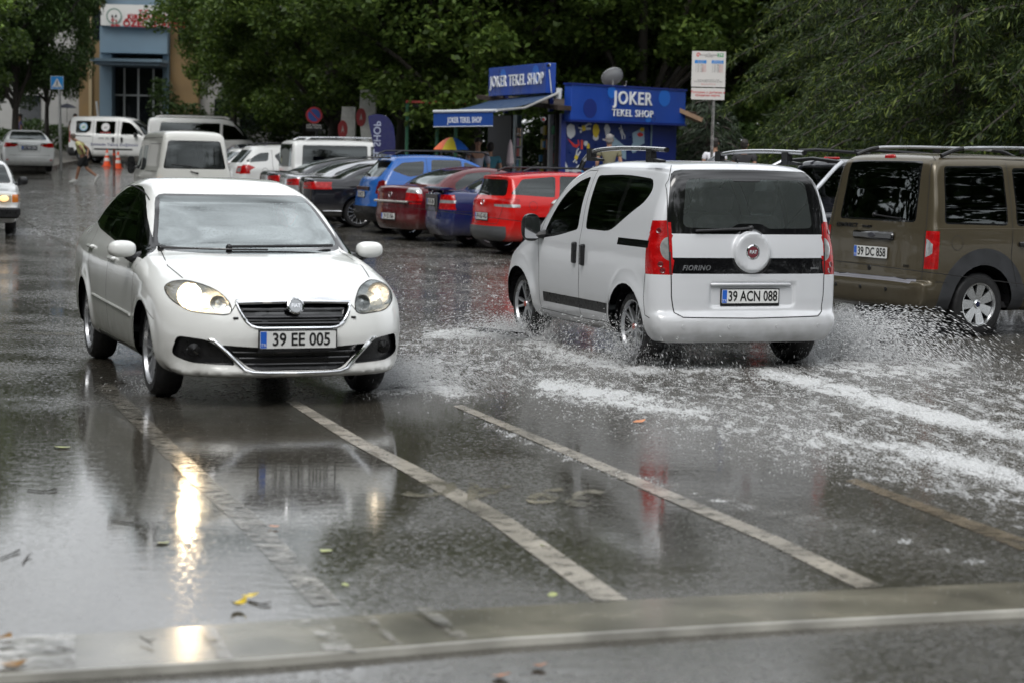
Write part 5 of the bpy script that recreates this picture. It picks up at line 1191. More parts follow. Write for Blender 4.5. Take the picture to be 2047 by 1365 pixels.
# --- far vans
L = 4.9
car, r = vehicle('passenger_van', 'long white passenger van with dark windows behind the cream minibus', 'van', P_WH2, L, 1.9, 1.97, 3.0, .9, BOXV(L, 1.97, 1.15, 1.7), 1.15, .74,
    [[(1.15, 1.2), (1.6, 1.68), (2.05, 1.76), (2.07, 1.17)], [(2.17, 1.17), (2.15, 1.78), (4.3, 1.78), (4.4, 1.17)]], rear=(.7, .62, 1.15, 1.8), front=(.74, .66, 1.2, 1.82), glass=G_DARK, rails=(1.8, 4.5, .66, 2.02, M_WHITEP), rr=.1, pr=5, h=.07,
    lamps=[([(4.75, .8), (4.75, 1.3), (5.2, 1.3), (5.2, .8)], [(.8, .8), (.8, 1.3), (1, 1.3), (1, .8)], [], M_RED, 4.7)])
place(r, gpos(-11.3, 74.5), hd(80))
L = 4.39
car, r = vehicle('delivery_van', 'white van with round emblems in its windows and slogan on its side', 'van', P_WH2, L, 1.83, 1.85, 2.755, .9, BOXV(L, 1.85, 1.1, 1.75), 1.10, .70,
    [[(1.2, 1.12), (1.7, 1.60), (2.08, 1.66), (2.12, 1.10)], [(2.35, 1.12), (2.35, 1.66), (3.15, 1.66), (3.15, 1.12)], [(3.38, 1.28), (3.34, 1.66), (3.98, 1.66), (3.98, 1.18), (3.55, 1.18)]], front=(.72, .62, 1.13, 1.72), rear=(.7, .62, 1.15, 1.7), glass=G_DARK, rr=.1, pr=5, h=.055, rimstyle=('star', 5),
    lamps=[([(4.18, .85), (4.2, 1.25), (4.7, 1.25), (4.7, .8)], [(.74, .8), (.74, 1.25), (1, 1.25), (1, .8)], [], M_RED, 4.18)], seams=[('S', [(3.25, 1.72), (3.25, .3)], .012), ('S', [(2.22, 1.72), (2.22, .3)], .012), ('S', [(3.3, 1.05), (4.1, 1.06)], .035), ('S', [(1.6, .55), (3.2, .55)], .07)], low=[(3.9, .2), (4.05, .6), (4.7, .6), (4.7, .2)], mirr=(1.5, 1.1, 1))
for hx in (2.05, 2.4): handle(r, car, hx, .93, -1, M_BLACK, .2, True, .09)
for cx, rr_, c1 in ((3.66, .165, (.25, .45, .62)), (2.75, .17, (.6, .6, .6))):
    p, g = car.hit('R', cx, 1.42); M = frameM(p + g * .012, (1, 0, 0), g.cross(Vector((1, 0, 0)))); mb = MB(); mb.M = M; mb.lathe([(.0001, .002), (rr_ * .72, .002)], 24, 'Z'); mb.cur = 1; mb.lathe([(rr_ * .72, .002), (rr_, .001)], 24, 'Z'); o = mb.build('emblem', [M_WHITEP, mat('emblem_%d' % int(cx * 10), c1, .5)], r)
    mb = MB(); mb.M = M; mb.prism([(-.08, -.06), (-.02, .05), (.02, 0), (.08, .06), (.06, -.06)], .004, .006, 'XY'); mb.build('emblem_figure', mat('emblem_green', (.1, .35, .25), .5) if cx > 3 else mat('emblem_grey', (.35, .35, .35), .5), o)
M_SLO = mat('slogan_blue', (.03, .04, .16), .5)
letters(r, car, 'R', 2.7, .97, '444 38 53', .13, mat('slogan_grey', (.2, .2, .22), .5), off=.004, name='lettering', depth=.002, bold=.002, xs=1.1)
letters(r, car, 'R', 2.35, .73, 'Evinizde Yalnız Değilsiniz', .15, M_SLO, off=.004, name='lettering', depth=.002, bold=.003, xs=1.1)
letters(r, car, 'R', 2.75, 1.2, 'KIRKLARELİ', .07, mat('slogan_red', (.5, .05, .05), .5), off=.014, name='lettering', depth=.002, bold=.002)
place(r, gpos(-15.8, 80.5), hd(97))
# --- white sedan driving off at the far left
L = 4.62
car, r = vehicle('sedan', 'white sedan with red lamps and dark plate driving away at the far left', 'car', P_WH2, L, 1.775, 1.475, 2.7, .95, prof_sedan(L, 1.475, .99, 1.10, 1.25, 2.05, 3.1, 3.95), .95, .60,
    [[(1.35, .96), (1.95, 1.30), (2.4, 1.37), (2.46, .98)], [(2.54, .99), (2.5, 1.37), (3.1, 1.34), (3.6, 1.08), (3.4, 1.02)]], rear=(.66, .52, 1.13, 1.41), front=(.7, .53, 1.02, 1.37), glass=G_FAR,
    lamps=[([(4.3, .86), (4.25, 1.0), (4.9, 1.02), (4.9, .84)], [(.36, .93), (.42, 1.0), (.6, 1.0), (1, 1.04), (1, .86), (.5, .87)], [([(.36, .95), (.42, 1.0), (.6, 1.0), (.6, .96)], M_CHROME)], M_RED, 4.26)],
    pl=('B', 0, .84, '61 NS 084', 'bl'), rr=.22, h=.05, seams=[('B', [(-.42, 1.06), (-.36, .72), (.36, .72), (.42, 1.06)], .008), ('B', [(-.7, .58), (.7, .58)], .008)], mirr=(1.45, .98))
mb = MB(); p, g = car.hit('B', 0, .955); mb.box(p, (.02, .62, .028), bev=.005); mb.build('chrome_strip', M_CHROME, r)
for sg in (-1, 1): mb = MB(); p, g = car.hit('B', sg * .72, .42); mb.box(p, (.02, .14, .035), bev=.006); mb.build('rear_reflector', M_RED, r)
place(r, gpos(-17.65, 71.9), (-.30, .954))
# --- old white sedan at the left edge, coming towards us
L = 4.3
PF = [(.06, .26), (0, .36), (0, .52), (.05, .58), (.06, .80), (.12, .85), (.6, .89), (1.15, .945), (1.5, 1.15), (1.85, 1.35), (2.4, 1.41), (2.9, 1.38), (3.2, 1.25), (3.5, 1.02), (3.6, 1.0), (4.1, .98), (4.22, .92), (4.24, .6), (4.3, .52), (4.3, .38), (4.2, .26)]
car, r = vehicle('old_sedan', 'old boxy white sedan with square headlights at the left edge', 'car', P_WH2, L, 1.63, 1.41, 2.42, .8, PF, .9, .56,
    [[(1.25, .93), (1.75, 1.24), (2.15, 1.31), (2.2, .94)], [(2.28, .95), (2.25, 1.31), (2.8, 1.28), (3.1, .97)]], front=(.66, .53, .965, 1.31), rear=(.6, .5, 1.03, 1.3), glass=G_TINT, rf=.12, k=.06, rr=.1, pr=5,
    heads=[([(.40, .64), (.66, .64), (.66, .79), (.40, .79)], mat('lamp_yellowish', (.6, .55, .42), .1, metal=.4, coat=1, var=.3, vscale=20)), ([(.675, .64), (.83, .64), (.83, .79), (.675, .79)], M_AMBER)], mirr=(1.42, .98, 1), h=.045, rw=.29, arch=.34)
mb = MB(); mb.box((car.X(-.01), 0, .45), (.12, 1.6, .20), bev=.03); mb.box((car.X(.3), -.80, .47), (.6, .05, .14), bev=.02); mb.box((car.X(.3), .80, .47), (.6, .05, .14), bev=.02); mb.build('bumper', M_BLACK, r)
for sg in (-1, 1): mb = MB(); mb.ell((car.X(.02), sg * .53, .715), (.02, .09, .06), 14, 8); mb.build('bulb', mat('bulb_warm', (1, .8, .5), .3, emit=(1, .6, .25), es=.7), r, True)
mb = MB(); p, g = car.hit('F', 0, .715); mb.box(p, (.02, .76, .12), bev=.005); mb.build('grille', M_BLACK, r)
place_by(r, car, at(33, 470), (.245, -.969), 'FL')
# --- white saloon with orange lamp seen through the van's window
L = 4.2
car, r = vehicle('old_sedan', 'white square-tailed sedan with red and amber lamps right of the red estate', 'car', P_WH2, L, 1.65, 1.40, 2.48, .8, prof_sedan(L, 1.40, .95, 1.06, 1.25, 1.95, 2.9, 3.45), .9, .56,
    [[(1.3, .92), (1.85, 1.25), (2.2, 1.31), (2.25, .94)], [(2.33, .95), (2.3, 1.31), (2.85, 1.27), (3.15, 1.0)]], rear=(.6, .5, 1.08, 1.34), front=(.66, .52, .98, 1.32), rr=.12, pr=5,
    lamps=[([(4.05, .72), (4.05, .97), (4.5, .97), (4.5, .72)], [(.50, .72), (.50, .97), (1, .97), (1, .72)], [([(.66, .72), (.66, .90), (.74, .93), (1, .93), (1, .72)], M_AMBER)], M_RED, 4.05)], group=PK, h=.055, pl=('B', 0, .8, '39 DE 644'))
place_by(r, car, gpos(1.95, 31.0), hd(64), 'RR')
# --- black pick-up
L = 5.1
def ex_pk(d, x, y, z):   # cabin walls behind, bed sunk
    bed = smax(smax(np.abs(y) - .70, -(x - 3.45), .03), smax(x - 5.0, .62 - z, .03), .03); return smax(d, -bed, .02)
car, r = vehicle('pickup_truck', 'black pick-up with chrome roll bar between the two vans', 'pick-up truck', P_BLACKP, L, 1.82, 1.80, 3.08, .9,
    [(.08, .4), (0, .5), (0, .7), (.05, .95), (.3, 1.06), (1.1, 1.14), (1.35, 1.2), (1.7, 1.5), (2.05, 1.73), (2.6, 1.79), (3.1, 1.78), (3.32, 1.7), (3.42, 1.3), (3.46, 1.16), (3.6, 1.14), (5.0, 1.14), (5.07, 1.1), (5.1, .6), (5.05, .42)], 1.12, .66,
    [[(1.45, 1.17), (2.0, 1.62), (2.4, 1.68), (2.42, 1.17)], [(2.5, 1.17), (2.5, 1.68), (3.15, 1.66), (3.2, 1.17)]], rear=(.62, .56, 1.25, 1.66), front=(.7, .6, 1.2, 1.7), lamps=[([(4.95, .75), (4.95, 1.05), (5.4, 1.05), (5.4, .75)], [(.78, .75), (.78, 1.05), (1, 1.05), (1, .75)], [], M_RED, 4.9)], rw=.37, arch=.42, h=.06, extra=ex_pk, rr=.06, glass=G_DARK)
mb = MB(); mb.box((car.X(3.30), 0, 1.77), (.05, .3, .035), bev=.01); mb.build('brake_lamp', M_RED, r)
for sg in (-1, 1):
    mb = MB(); mb.tube([(car.X(3.62), sg * .62, 1.72), (car.X(3.75), sg * .66, 1.65), (car.X(4.35), sg * .76, 1.16)], .028, 10); mb.build('roll_bar', M_ALLOY, r, True)
    mb = MB(); mb.tube([(car.X(3.4), sg * .6, 1.86), (car.X(3.1), sg * .6, 1.88), (car.X(2.2), sg * .6, 1.85)], .022, 8); mb.build('roof_rail', M_GUN, r, True)
mb = MB(); mb.tube([(car.X(3.62), -.62, 1.72), (car.X(3.60), 0, 1.76), (car.X(3.62), .62, 1.72)], .025, 10); mb.build('roll_bar', M_GUN, r, True)
h_ = Vector(hd(61)); p_ = Vector((4.15, 25.9)); c_ = p_ - h_ * (car.A - 3.35); r.location = (c_.x - .1, c_.y, 0); r.rotation_euler = (0, 0, math.atan2(h_.y, h_.x))
# --- two cars glimpsed behind the minibus
L = 4.0
for lbl, pm, X_, Y_, a in (('black hatchback glimpsed between the cream minibus and the white crossover', P_BLACKP, -8.6, 62.5, 70), ('small pale hatchback glimpsed under the black hatchback', P_WH2, -7.9, 58.6, 62)):
    car, r = vehicle('hatchback', lbl, 'car', pm, L, 1.7, 1.46, 2.5, .8, prof_hatch(L, 1.46, 1.0, 1.05, 1.8, 3.3, 3.85, 1.05), .95, .58, [[(1.2, .97), (1.75, 1.28), (2.1, 1.36), (2.15, .98)], [(2.23, .99), (2.2, 1.36), (3.0, 1.33), (3.3, 1.05)]], rear=(.6, .52, 1.06, 1.34), front=(.66, .54, 1.02, 1.36),
        lamps=[([(3.75, .8), (3.75, 1.0), (4.3, 1.0), (4.3, .8)], [(.6, .8), (.6, 1.0), (1, 1.0), (1, .8)], [], M_RED, 3.75)], h=.075, mirr=None)
    place_by(r, car, gpos(X_, Y_), hd(a), 'RR')
# ================================================================ trees and hedges
def leaf_mat(name, c1, c2, c3, trans=.25, rough=.45):
    m = bpy.data.materials.new(name); m.use_nodes = True; t = m.node_tree; L_ = t.links.new; p = t.nodes['Principled BSDF']
    g = t.nodes.new('ShaderNodeNewGeometry'); r = t.nodes.new('ShaderNodeValToRGB'); e = r.color_ramp.elements
    e[0].color = (*c1, 1); e[1].color = (*c3, 1); q = e.new(.72); q.color = (*c2, 1); L_(g.outputs['Random Per Island'], r.inputs['Fac'])
    L_(r.outputs[0], p.inputs['Base Color']); p.inputs['Roughness'].default_value = rough; p.inputs['Specular IOR Level'].default_value = .22
    tr = t.nodes.new('ShaderNodeBsdfTranslucent'); L_(r.outputs[0], tr.inputs[0]); mx = t.nodes.new('ShaderNodeMixShader'); mx.inputs[0].default_value = trans
    L_(p.outputs[0], mx.inputs[1]); L_(tr.outputs[0], mx.inputs[2]); L_(mx.outputs[0], t.nodes['Material Output'].inputs[0]); return m
M_LEAF = leaf_mat('plane_tree_leaf', (.042, .076, .016), (.085, .138, .028), (.17, .24, .05), .38); M_LEAFD = leaf_mat('dark_leaf', (.026, .050, .013), (.048, .086, .022), (.085, .14, .038), .32)
M_LEAFY = leaf_mat('bright_leaf', (.10, .16, .03), (.15, .24, .04), (.22, .32, .05)); M_NEED = leaf_mat('fir_needles', (.014, .026, .008), (.034, .058, .014), (.14, .18, .038), .25)
M_NEEDB = leaf_mat('blue_fir_needles', (.03, .045, .03), (.05, .07, .045), (.08, .1, .065), .15)
M_BARK = mat('bark', (.035, .030, .024), .85, var=.5, vscale=4, bump=.8, bscale=14)
def leaf_quads(C, size, rs, up=.5, droop=.0, asp=.62):
    n = len(C); nrm = rs.normal(size=(n, 3)); nrm[:, 2] = np.abs(nrm[:, 2]) + up; nrm /= np.linalg.norm(nrm, axis=1)[:, None]
    a = np.cross(nrm, rs.normal(size=(n, 3))); a /= np.linalg.norm(a, axis=1)[:, None] + 1e-9; b = np.cross(nrm, a)
    s = (size * rs.uniform(.6, 1.25, n))[:, None]
    V = np.stack([C - a * s * .5, C + b * s * asp * .5 + nrm * s * .08, C + a * s * .6, C - b * s * asp * .5 + nrm * s * .08], 1).reshape(-1, 3); V[:, 2] -= 0
    return V, np.arange(4 * n).reshape(n, 4)
def broad_tree(seed, h, rad, trunk_h, trunk_r, nclump, nleaf, leaf, lm, name, label, cat='tree', group=None, lean=0, flat=1.0, core=.5):
    rs = np.random.RandomState(seed); root = thing(name, label, cat, group=group)
    cz = trunk_h + (h - trunk_h) * .5; rz_ = (h - trunk_h) * .55
    top = Vector((lean, 0, cz)); mb = MB()
    mb.tube([(0, 0, -.2), (0, 0, .3), (lean * .3, .05, trunk_h * .6), (lean * .6, 0, trunk_h * 1.05), tuple(top)], [trunk_r * 1.5, trunk_r * 1.1, trunk_r, trunk_r * .8, trunk_r * .35], 10)
    mb.build('trunk', M_BARK, root, True)
    cl = []
    while len(cl) < nclump:
        v = rs.normal(size=3); v /= np.linalg.norm(v); r_ = rs.uniform(core, 1) ** .6
        p = np.array([v[0] * rad * r_, v[1] * rad * r_, v[2] * rz_ * r_ * flat]); p[2] += cz
        if p[2] < trunk_h * .82: continue
        cl.append(p)
    C = []
    for c in cl:
        r_ = rs.uniform(.35, .75) * rad * .27; k = int(nleaf / nclump * rs.uniform(.6, 1.4)); q = rs.normal(size=(k, 3)); q /= np.linalg.norm(q, axis=1)[:, None]; q *= (rs.uniform(.1, 1, k) ** .45)[:, None]
        C.append(c + q * np.array([r_ * 1.25, r_ * 1.25, r_ * .75]) - np.array([0, 0, 1]) * (np.abs(q[:, :1]) * .15 * r_))
    V, F = leaf_quads(np.vstack(C), leaf, rs); np_mesh('crown', V, F, lm, root)
    for i in range(7):
        c = cl[rs.randint(len(cl))]; mb = MB(); s = Vector((lean * .6, 0, trunk_h * rs.uniform(.85, 1.15)))
        mid = s.lerp(Vector(c), .5) + Vector((0, 0, .25)); mb.tube([s, mid, Vector(c)], [trunk_r * .45, trunk_r * .28, .03], 6); mb.build('limb', M_BARK, root, True)
    return root
def fir_tree(seed, h, rad, trunk_r, lm, name, label, z0=1.6, group=None, nb=150, dens=1.0, tw=.9):
    rs = np.random.RandomState(seed); root = thing(name, label, 'tree', group=group)
    MB().tube([(0, 0, -.2), (0, 0, h * .5), (0, 0, h)], [trunk_r, trunk_r * .6, .04], 10).build('trunk', M_BARK, root, True)
    VV = []; FF = []; base = 0; lb = MB()
    for i in range(nb):
        z = z0 + (h - z0) * (i / nb) ** 1.15; L_ = rad * (1 - (z - z0) / (h - z0 + .5)) ** .75 * rs.uniform(.75, 1.1); a = i * 2.4 + rs.uniform(-.3, .3)
        d = np.array([math.cos(a), math.sin(a), 0]); n = max(4, int(L_ / .16))
        t = np.linspace(.12, 1, n); P = d[None] * (t * L_)[:, None]; P[:, 2] = z + .12 * L_ * t - .42 * L_ * t ** 2.0
        lb.tube([tuple(P[0]), tuple(P[n // 2]), tuple(P[-1])], [.035, .025, .008], 4)
        side = np.array([-d[1], d[0], 0])
        for k in range(n):
            w = .62 * L_ * (1 - t[k] * .75) * .45 + .10
            for sg in (-1, 1):
                m_ = max(2, int(w / .12)); u = rs.uniform(.05, 1, m_)
                S = P[k] + side * (sg * w * u)[:, None] + d * (w * .5 * u)[:, None]; S[:, 2] -= (u ** 2) * w * .45
                # hanging twigs: narrow bent blades
                for s_ in S:
                    for _ in range(max(1, int(7 * dens))):
                        ln = rs.uniform(.10, .30) * tw; wd = rs.uniform(.008, .018)
                        dr = rs.normal(size=3) * .45 + d * .45 + side * sg * .25 + np.array([0, 0, -rs.uniform(.2, 1.1)]); dr /= np.linalg.norm(dr)
                        q = np.cross(dr, rs.normal(size=3)); q /= np.linalg.norm(q); o = s_ + rs.normal(size=3) * .05
                        VV += [o - q * wd * .5, o + dr * ln * .5 + q * wd, o + dr * ln, o + dr * ln * .5 - q * wd]
                        FF.append((base, base + 1, base + 2, base + 3)); base += 4
    np_mesh('crown', np.array(VV), np.array(FF), lm, root); lb.build('branches', M_BARK, root)
    return root
def put(o, X, Y, sc=1, rz=0, zs=None):
    o.location = (X, Y, ground_z(Y) + .0); o.scale = (sc, sc, zs or sc); o.rotation_euler = (0, 0, rz); return o
def clone(o, X, Y, sc, rz, label, zs=None):
    c = copy_tree(o); c['label'] = label; return put(c, X, Y, sc, rz, zs)
def pxX(px, Y): return (px - 1023.5) / FPX * Y
TG = 'leafy trees behind the parked cars'
tA = broad_tree(1, 11.5, 5.2, 2.3, .24, 120, 46000, .19, M_LEAF, 'broadleaf_tree', 'large leafy tree right of the building entrance, boughs hanging over the long van', group=TG)
tB = broad_tree(2, 12.5, 4.9, 2.5, .22, 115, 44000, .19, M_LEAF, 'broadleaf_tree', 'leafy tree with paler leaves above the flag banner', group=TG)
tC = broad_tree(3, 11.5, 5.0, 2.2, .22, 120, 46000, .20, M_LEAFD, 'broadleaf_tree', 'dark dense tree left of the building entrance above the crossing sign', group=TG)
put(tA, pxX(612, 72), 72, 1.0, .4); put(tB, pxX(800, 62), 62, 1.0, 2.0); put(tC, pxX(28, 80), 80, .66, 1.0, 1.0)
clone(tC, pxX(90, 87), 87, .46, 2.6, 'slender dark tree with its trunk beside the crossing sign', 1.0)
clone(tC, pxX(-120, 80), 80, 1.0, 4.0, 'dark tree at the left edge above the white sedan')
clone(tB, pxX(-190, 66), 66, .9, 3.3, 'tall tree beyond the left edge of the street')
clone(tB, pxX(460, 80), 80, .58, 5.0, 'leafy tree close beside the right of the building entrance', .95)
clone(tA, pxX(660, 67), 67, .9, 3.5, 'leafy tree above the no-parking sign')
clone(tC, pxX(610, 86), 86, 1.1, 5.2, 'dark tree deep behind the no-parking sign')
clone(tA, pxX(940, 58), 58, 1.02, 1.2, 'leafy tree standing behind the small slanted shop sign')
clone(tB, pxX(1090, 60), 60, 1.05, 4.4, 'leafy tree standing behind the satellite dish')
clone(tA, pxX(1270, 58), 58, 1.05, 5.5, 'leafy tree standing behind the large shop sign')
clone(tB, pxX(1400, 62), 62, 1.1, .9, 'leafy tree rising behind the parking notice post')
for i, (px, Y, lbl) in enumerate(((700, 80, 'dark tree deep behind the white pylons'), (860, 78, 'dark tree deep behind the red pergola beam'), (1010, 80, 'dark tree deep behind the slanted shop sign'), (1180, 78, 'dark tree deep behind the satellite dish'), (1350, 76, 'dark tree deep behind the right end of the large shop sign'), (1530, 66, 'dark tree deep behind the silver-white van roof'), (1700, 62, 'dark tree deep behind the fir boughs'), (1880, 60, 'dark tree deep behind the bronze van'), (2060, 58, 'dark tree deep behind the right edge firs'))):
    clone(tC, pxX(px, Y), Y, 1.15, i * 1.3, lbl)
fA = fir_tree(11, 12.5, 3.6, .24, M_NEED, 'fir_tree', 'broad fir with yellow-green drooping boughs above the bronze van', group='firs at the right', nb=96, tw=.7)
put(fA, pxX(1890, 35), 35, 1, .2)
_c = copy_tree(fA); _c['label'] = 'fir with drooping boughs above the black pick-up'; put(_c, pxX(1700, 45), 45, .95, 2.2)
_c = copy_tree(fA); _c['label'] = 'fir at the right edge behind the bronze van roof rails'; put(_c, pxX(2150, 33), 33, 1.1, 4.1)
_c = copy_tree(fA); _c['label'] = 'fir further back between the notice post and the pick-up'; put(_c, pxX(1760, 50), 50, 1.25, 5.0)
fB = fir_tree(12, 3.1, 1.6, .12, M_NEEDB, 'fir_tree', 'small bluish fir beside the right end of the kiosk', z0=.5, nb=60); put(fB, pxX(1405, 50), 50, 1, 0)
# a spray of bright leaves reaching in at the top left
rs = np.random.RandomState(5); c0 = atd(-35, 40, 40); C = c0.xyz[0], c0.xyz[1], c0.xyz[2]
t_ = broad_tree(21, 7.2, 2.1, 3.6, .14, 40, 7000, .12, M_LEAFY, 'broadleaf_tree', 'small tree with bright yellow-green leaves poking in at the top left corner'); put(t_, pxX(-168, 44), 44, 1.0, 0)
# hedges closing the view under the crowns
def hedge(X0, Y0, X1, Y1, h, w, label, seed, lm=M_LEAFD, n=14000):
    rs = np.random.RandomState(seed); a = Vector((X0, Y0)); b = Vector((X1, Y1)); d = (b - a); L_ = d.length; d /= L_; nn = Vector((-d.y, d.x)); root = thing('hedge', label, 'hedge', (0, 0, 0), group='hedges behind the parked cars')
    u = rs.uniform(0, L_, n); v = rs.uniform(-.5, .5, n) * w; z = rs.uniform(0, 1, n) ** .7 * h * (1 + .22 * np.sin(u * 1.7 + seed) + .12 * np.sin(u * 4.1))
    X = a.x + d.x * u + nn.x * v; Y = a.y + d.y * u + nn.y * v; Z = z + np.interp(Y, GY, GZ); V, F = leaf_quads(np.stack([X, Y, Z], 1), .16, rs); np_mesh('foliage', V, F, lm, root)
    mb = MB()
    for k in range(int(L_ / 1.2)):
        q = a + d * (k * 1.2 + .5); mb.tube([(q.x, q.y, ground_z(q.y)), (q.x + .1, q.y, ground_z(q.y) + h * .7)], [.05, .02], 5)
    mb.build('stems', M_BARK, root); return root
hedge(pxX(300, 86), 86, pxX(760, 84), 84, 2.6, 1.6, 'dark hedge behind the white passenger van and the no-parking sign', 1)
hedge(pxX(740, 72), 72, pxX(1130, 70), 70, 2.4, 1.6, 'dark hedge behind the feather flag and pylons', 2)
hedge(pxX(1330, 56), 56, pxX(1760, 54), 54, 2.2, 1.6, 'dark hedge behind the men by the notice post', 3)
hedge(pxX(1720, 47), 47, pxX(2200, 45), 45, 2.4, 1.6, 'dark hedge behind the bronze van', 4)
hedge(pxX(-150, 92), 92, pxX(140, 91), 91, 1.2, 1.4, 'low hedge behind the white sedan at the far left', 5, n=6000)

# far wood closing the view
rs = np.random.RandomState(77); n = 90000; X = rs.uniform(pxX(330, 104), 45, n); Y = rs.uniform(100, 112, n); top = 13 + 2.5 * np.sin(X * .5) + 1.5 * np.sin(X * 1.3)
Z = np.interp(Y, GY, GZ) + rs.uniform(0, 1, n) ** .8 * top; V, F = leaf_quads(np.stack([X, Y, Z], 1), .5, rs); tag(np_mesh('woodland', V, F, M_LEAFD), kind='stuff')

belt = []
for (x0, x1, y0, y1, zt, n) in ((-34, 36, -24, -16, 15, 60000), (-24, -15, -16, 27, 19, 56000), (20, 28, -16, 20, 14, 22000), (-13, -4, 27, 64, 19, 42000)):
    X = rs.uniform(x0, x1, n); Y = rs.uniform(y0, y1, n); tp = zt * (1 + .16 * np.sin(X * .55 + 1) * np.cos(Y * .6) + .1 * np.sin(X * 1.7 + Y * 1.3)); belt.append(np.stack([X, Y, rs.uniform(.02, 1, n) ** .75 * tp], 1)); belt[-1][:, 0] -= (.27 * Y if y0 == 27 else 0)
V, F = leaf_quads(np.vstack(belt), .62, rs); tag(np_mesh('woodland', V, F, M_LEAFD), kind='stuff')
# trees around the place outside the frame: they darken the reflections in windows and paint
k = 0
for X, Y, sc in ((-10.5, 6, 1.0), (-11.5, 15, 1.0), (-9, -10, 1.0), (8, -11, 1.0), (15, -6, 1.0), (16, 8, 1.0)):
    clone((tA, tB, tC)[k % 3], X, Y, sc, k * 1.1, 'street tree on the near side of the street, outside the picture'); k += 1
for o in bpy.data.objects:
    if o.get('label', '').startswith('street tree on the near'): o['group'] = 'street trees on the near side'
# ================================================================ municipal building at the end of the street
M_OCHRE = mat('ochre_render', (.22, .145, .065), .8, var=.12, vscale=1.5); M_LBLUE = mat('pale_blue_render', (.15, .22, .28), .7, var=.1, vscale=1.2); M_DGLASS = mat('door_glass', (.012, .015, .018), .08, coat=.3)
M_GREYW = mat('grey_render', (.30, .30, .29), .8, var=.15, vscale=1.2); M_WHITEM = mat('white_metal', (.55, .57, .58), .4); M_SIGNW = mat('sign_white', (.62, .62, .60), .5); M_SIGNR = mat('sign_red', (.35, .015, .02), .5)
YB = 93.0; zb = ground_z(YB)
def bx_(px, Y=YB): return (px - 1023.5) / FPX * Y
def bz_(px, py, Y=YB): return atd(px, py, Y).z
bt = thing('municipal_building', 'ochre and pale blue public building with white name board over its entrance', 'building', (bx_(270), YB, zb))
def bpart(name, m, x0, x1, y0, y1, z0, z1, par=bt):
    mb = MB(); mb.box(((x0 + x1) / 2 - bt.location.x, (y0 + y1) / 2 - YB, (z0 + z1) / 2 - zb), (x1 - x0, y1 - y0, z1 - z0)); return mb.build(name, m, par)
bpart('wall', M_GREYW, bx_(-700), bx_(153), YB + .5, YB + 9, zb - .3, zb + 9)
bpart('wall', M_OCHRE, bx_(153.5), bx_(196), YB, YB + 9, zb - .3, zb + 9.2)
bpart('wall', M_OCHRE, bx_(334), bx_(390), YB, YB + 9, zb - .3, zb + 9.2); bpart('wall', M_GREYW, bx_(390.5), bx_(760), YB + .6, YB + 9, zb - .3, zb + 9)
bpart('wall', M_LBLUE, bx_(196.5), bx_(333.5), YB + 1.0, YB + 9, zb + 3.4, zb + 11)
bpart('fascia', M_LBLUE, bx_(200), bx_(333), YB - .6, YB + .9, bz_(250, 108), bz_(250, 56)); bpart('pillar', M_LBLUE, bx_(197), bx_(221), YB - .3, YB + .8, zb - .3, bz_(250, 109)); bpart('pillar', M_LBLUE, bx_(322), bx_(333), YB - .3, YB + .8, zb - .3, bz_(250, 109))
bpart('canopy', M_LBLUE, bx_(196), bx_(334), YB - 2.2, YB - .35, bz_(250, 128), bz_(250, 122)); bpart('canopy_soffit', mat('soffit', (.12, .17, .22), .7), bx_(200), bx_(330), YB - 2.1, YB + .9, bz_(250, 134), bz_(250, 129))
dr = bpart('entrance_glazing', M_DGLASS, bx_(221.5), bx_(321.5), YB + .5, YB + .7, zb, bz_(250, 136))
for px in (240, 268, 298): bpart('glazing_bar', M_WHITEM, bx_(px) - .04, bx_(px) + .04, YB + .42, YB + .49, zb, bz_(250, 136), dr)
bpart('glazing_bar', M_WHITEM, bx_(222), bx_(321), YB + .40, YB + .47, bz_(250, 192), bz_(250, 189), dr)
bpart('window', M_DGLASS, bx_(224), bx_(320), YB + .9, YB + .99, bz_(250, 121), bz_(250, 109))
for px in (165, 350, 372, 430, 480, 540, 600, 660, -60, 10, 60): bpart('window', M_DGLASS, bx_(px), bx_(px) + .9, YB - .04 if 153 < px < 390 else YB + .45, YB + .6, zb + 5.2, zb + 6.6)
for px in (-100, 30, 420, 470, 530, 590, 650): bpart('window', M_DGLASS, bx_(px), bx_(px) + 1.0, YB + .45, YB + .6, zb + 1.2, zb + 2.6)
bpart('pilaster', mat('pilaster', (.42, .33, .2), .8), bx_(174), bx_(180), YB - .12, YB - .01, zb, zb + 9.2)
for px in (222, 345): mb = MB(); mb.tube([(bx_(px) - bt.location.x + .15, -3.2, 0), (bx_(px - 5) - bt.location.x, -3.2, 2.3)], .05, 6); mb.build('handrail', M_WHITEM, bt)
sg_ = bpart('name_board', M_SIGNW, bx_(204), bx_(336), YB - .85, YB - .62, bz_(270, 55), bz_(270, 13))
def btext(txt, px, py, size, m, par, Y=YB - .87, **k):
    p = atd(px, py, Y) - bt.location; return text_obj('sign_lettering', txt, size, m, par, frameM(p, (1, 0, 0), (0, 0, 1)), depth=.01, **k)
btext('T.C.', 289, 25.5, .27, M_SIGNR, sg_, bold=.012); btext('KIRKLARELİ', 293, 35.5, .30, M_SIGNR, sg_, bold=.014); btext('İL ÖZEL İDARESİ', 297, 49, .40, M_SIGNR, sg_, bold=.018)
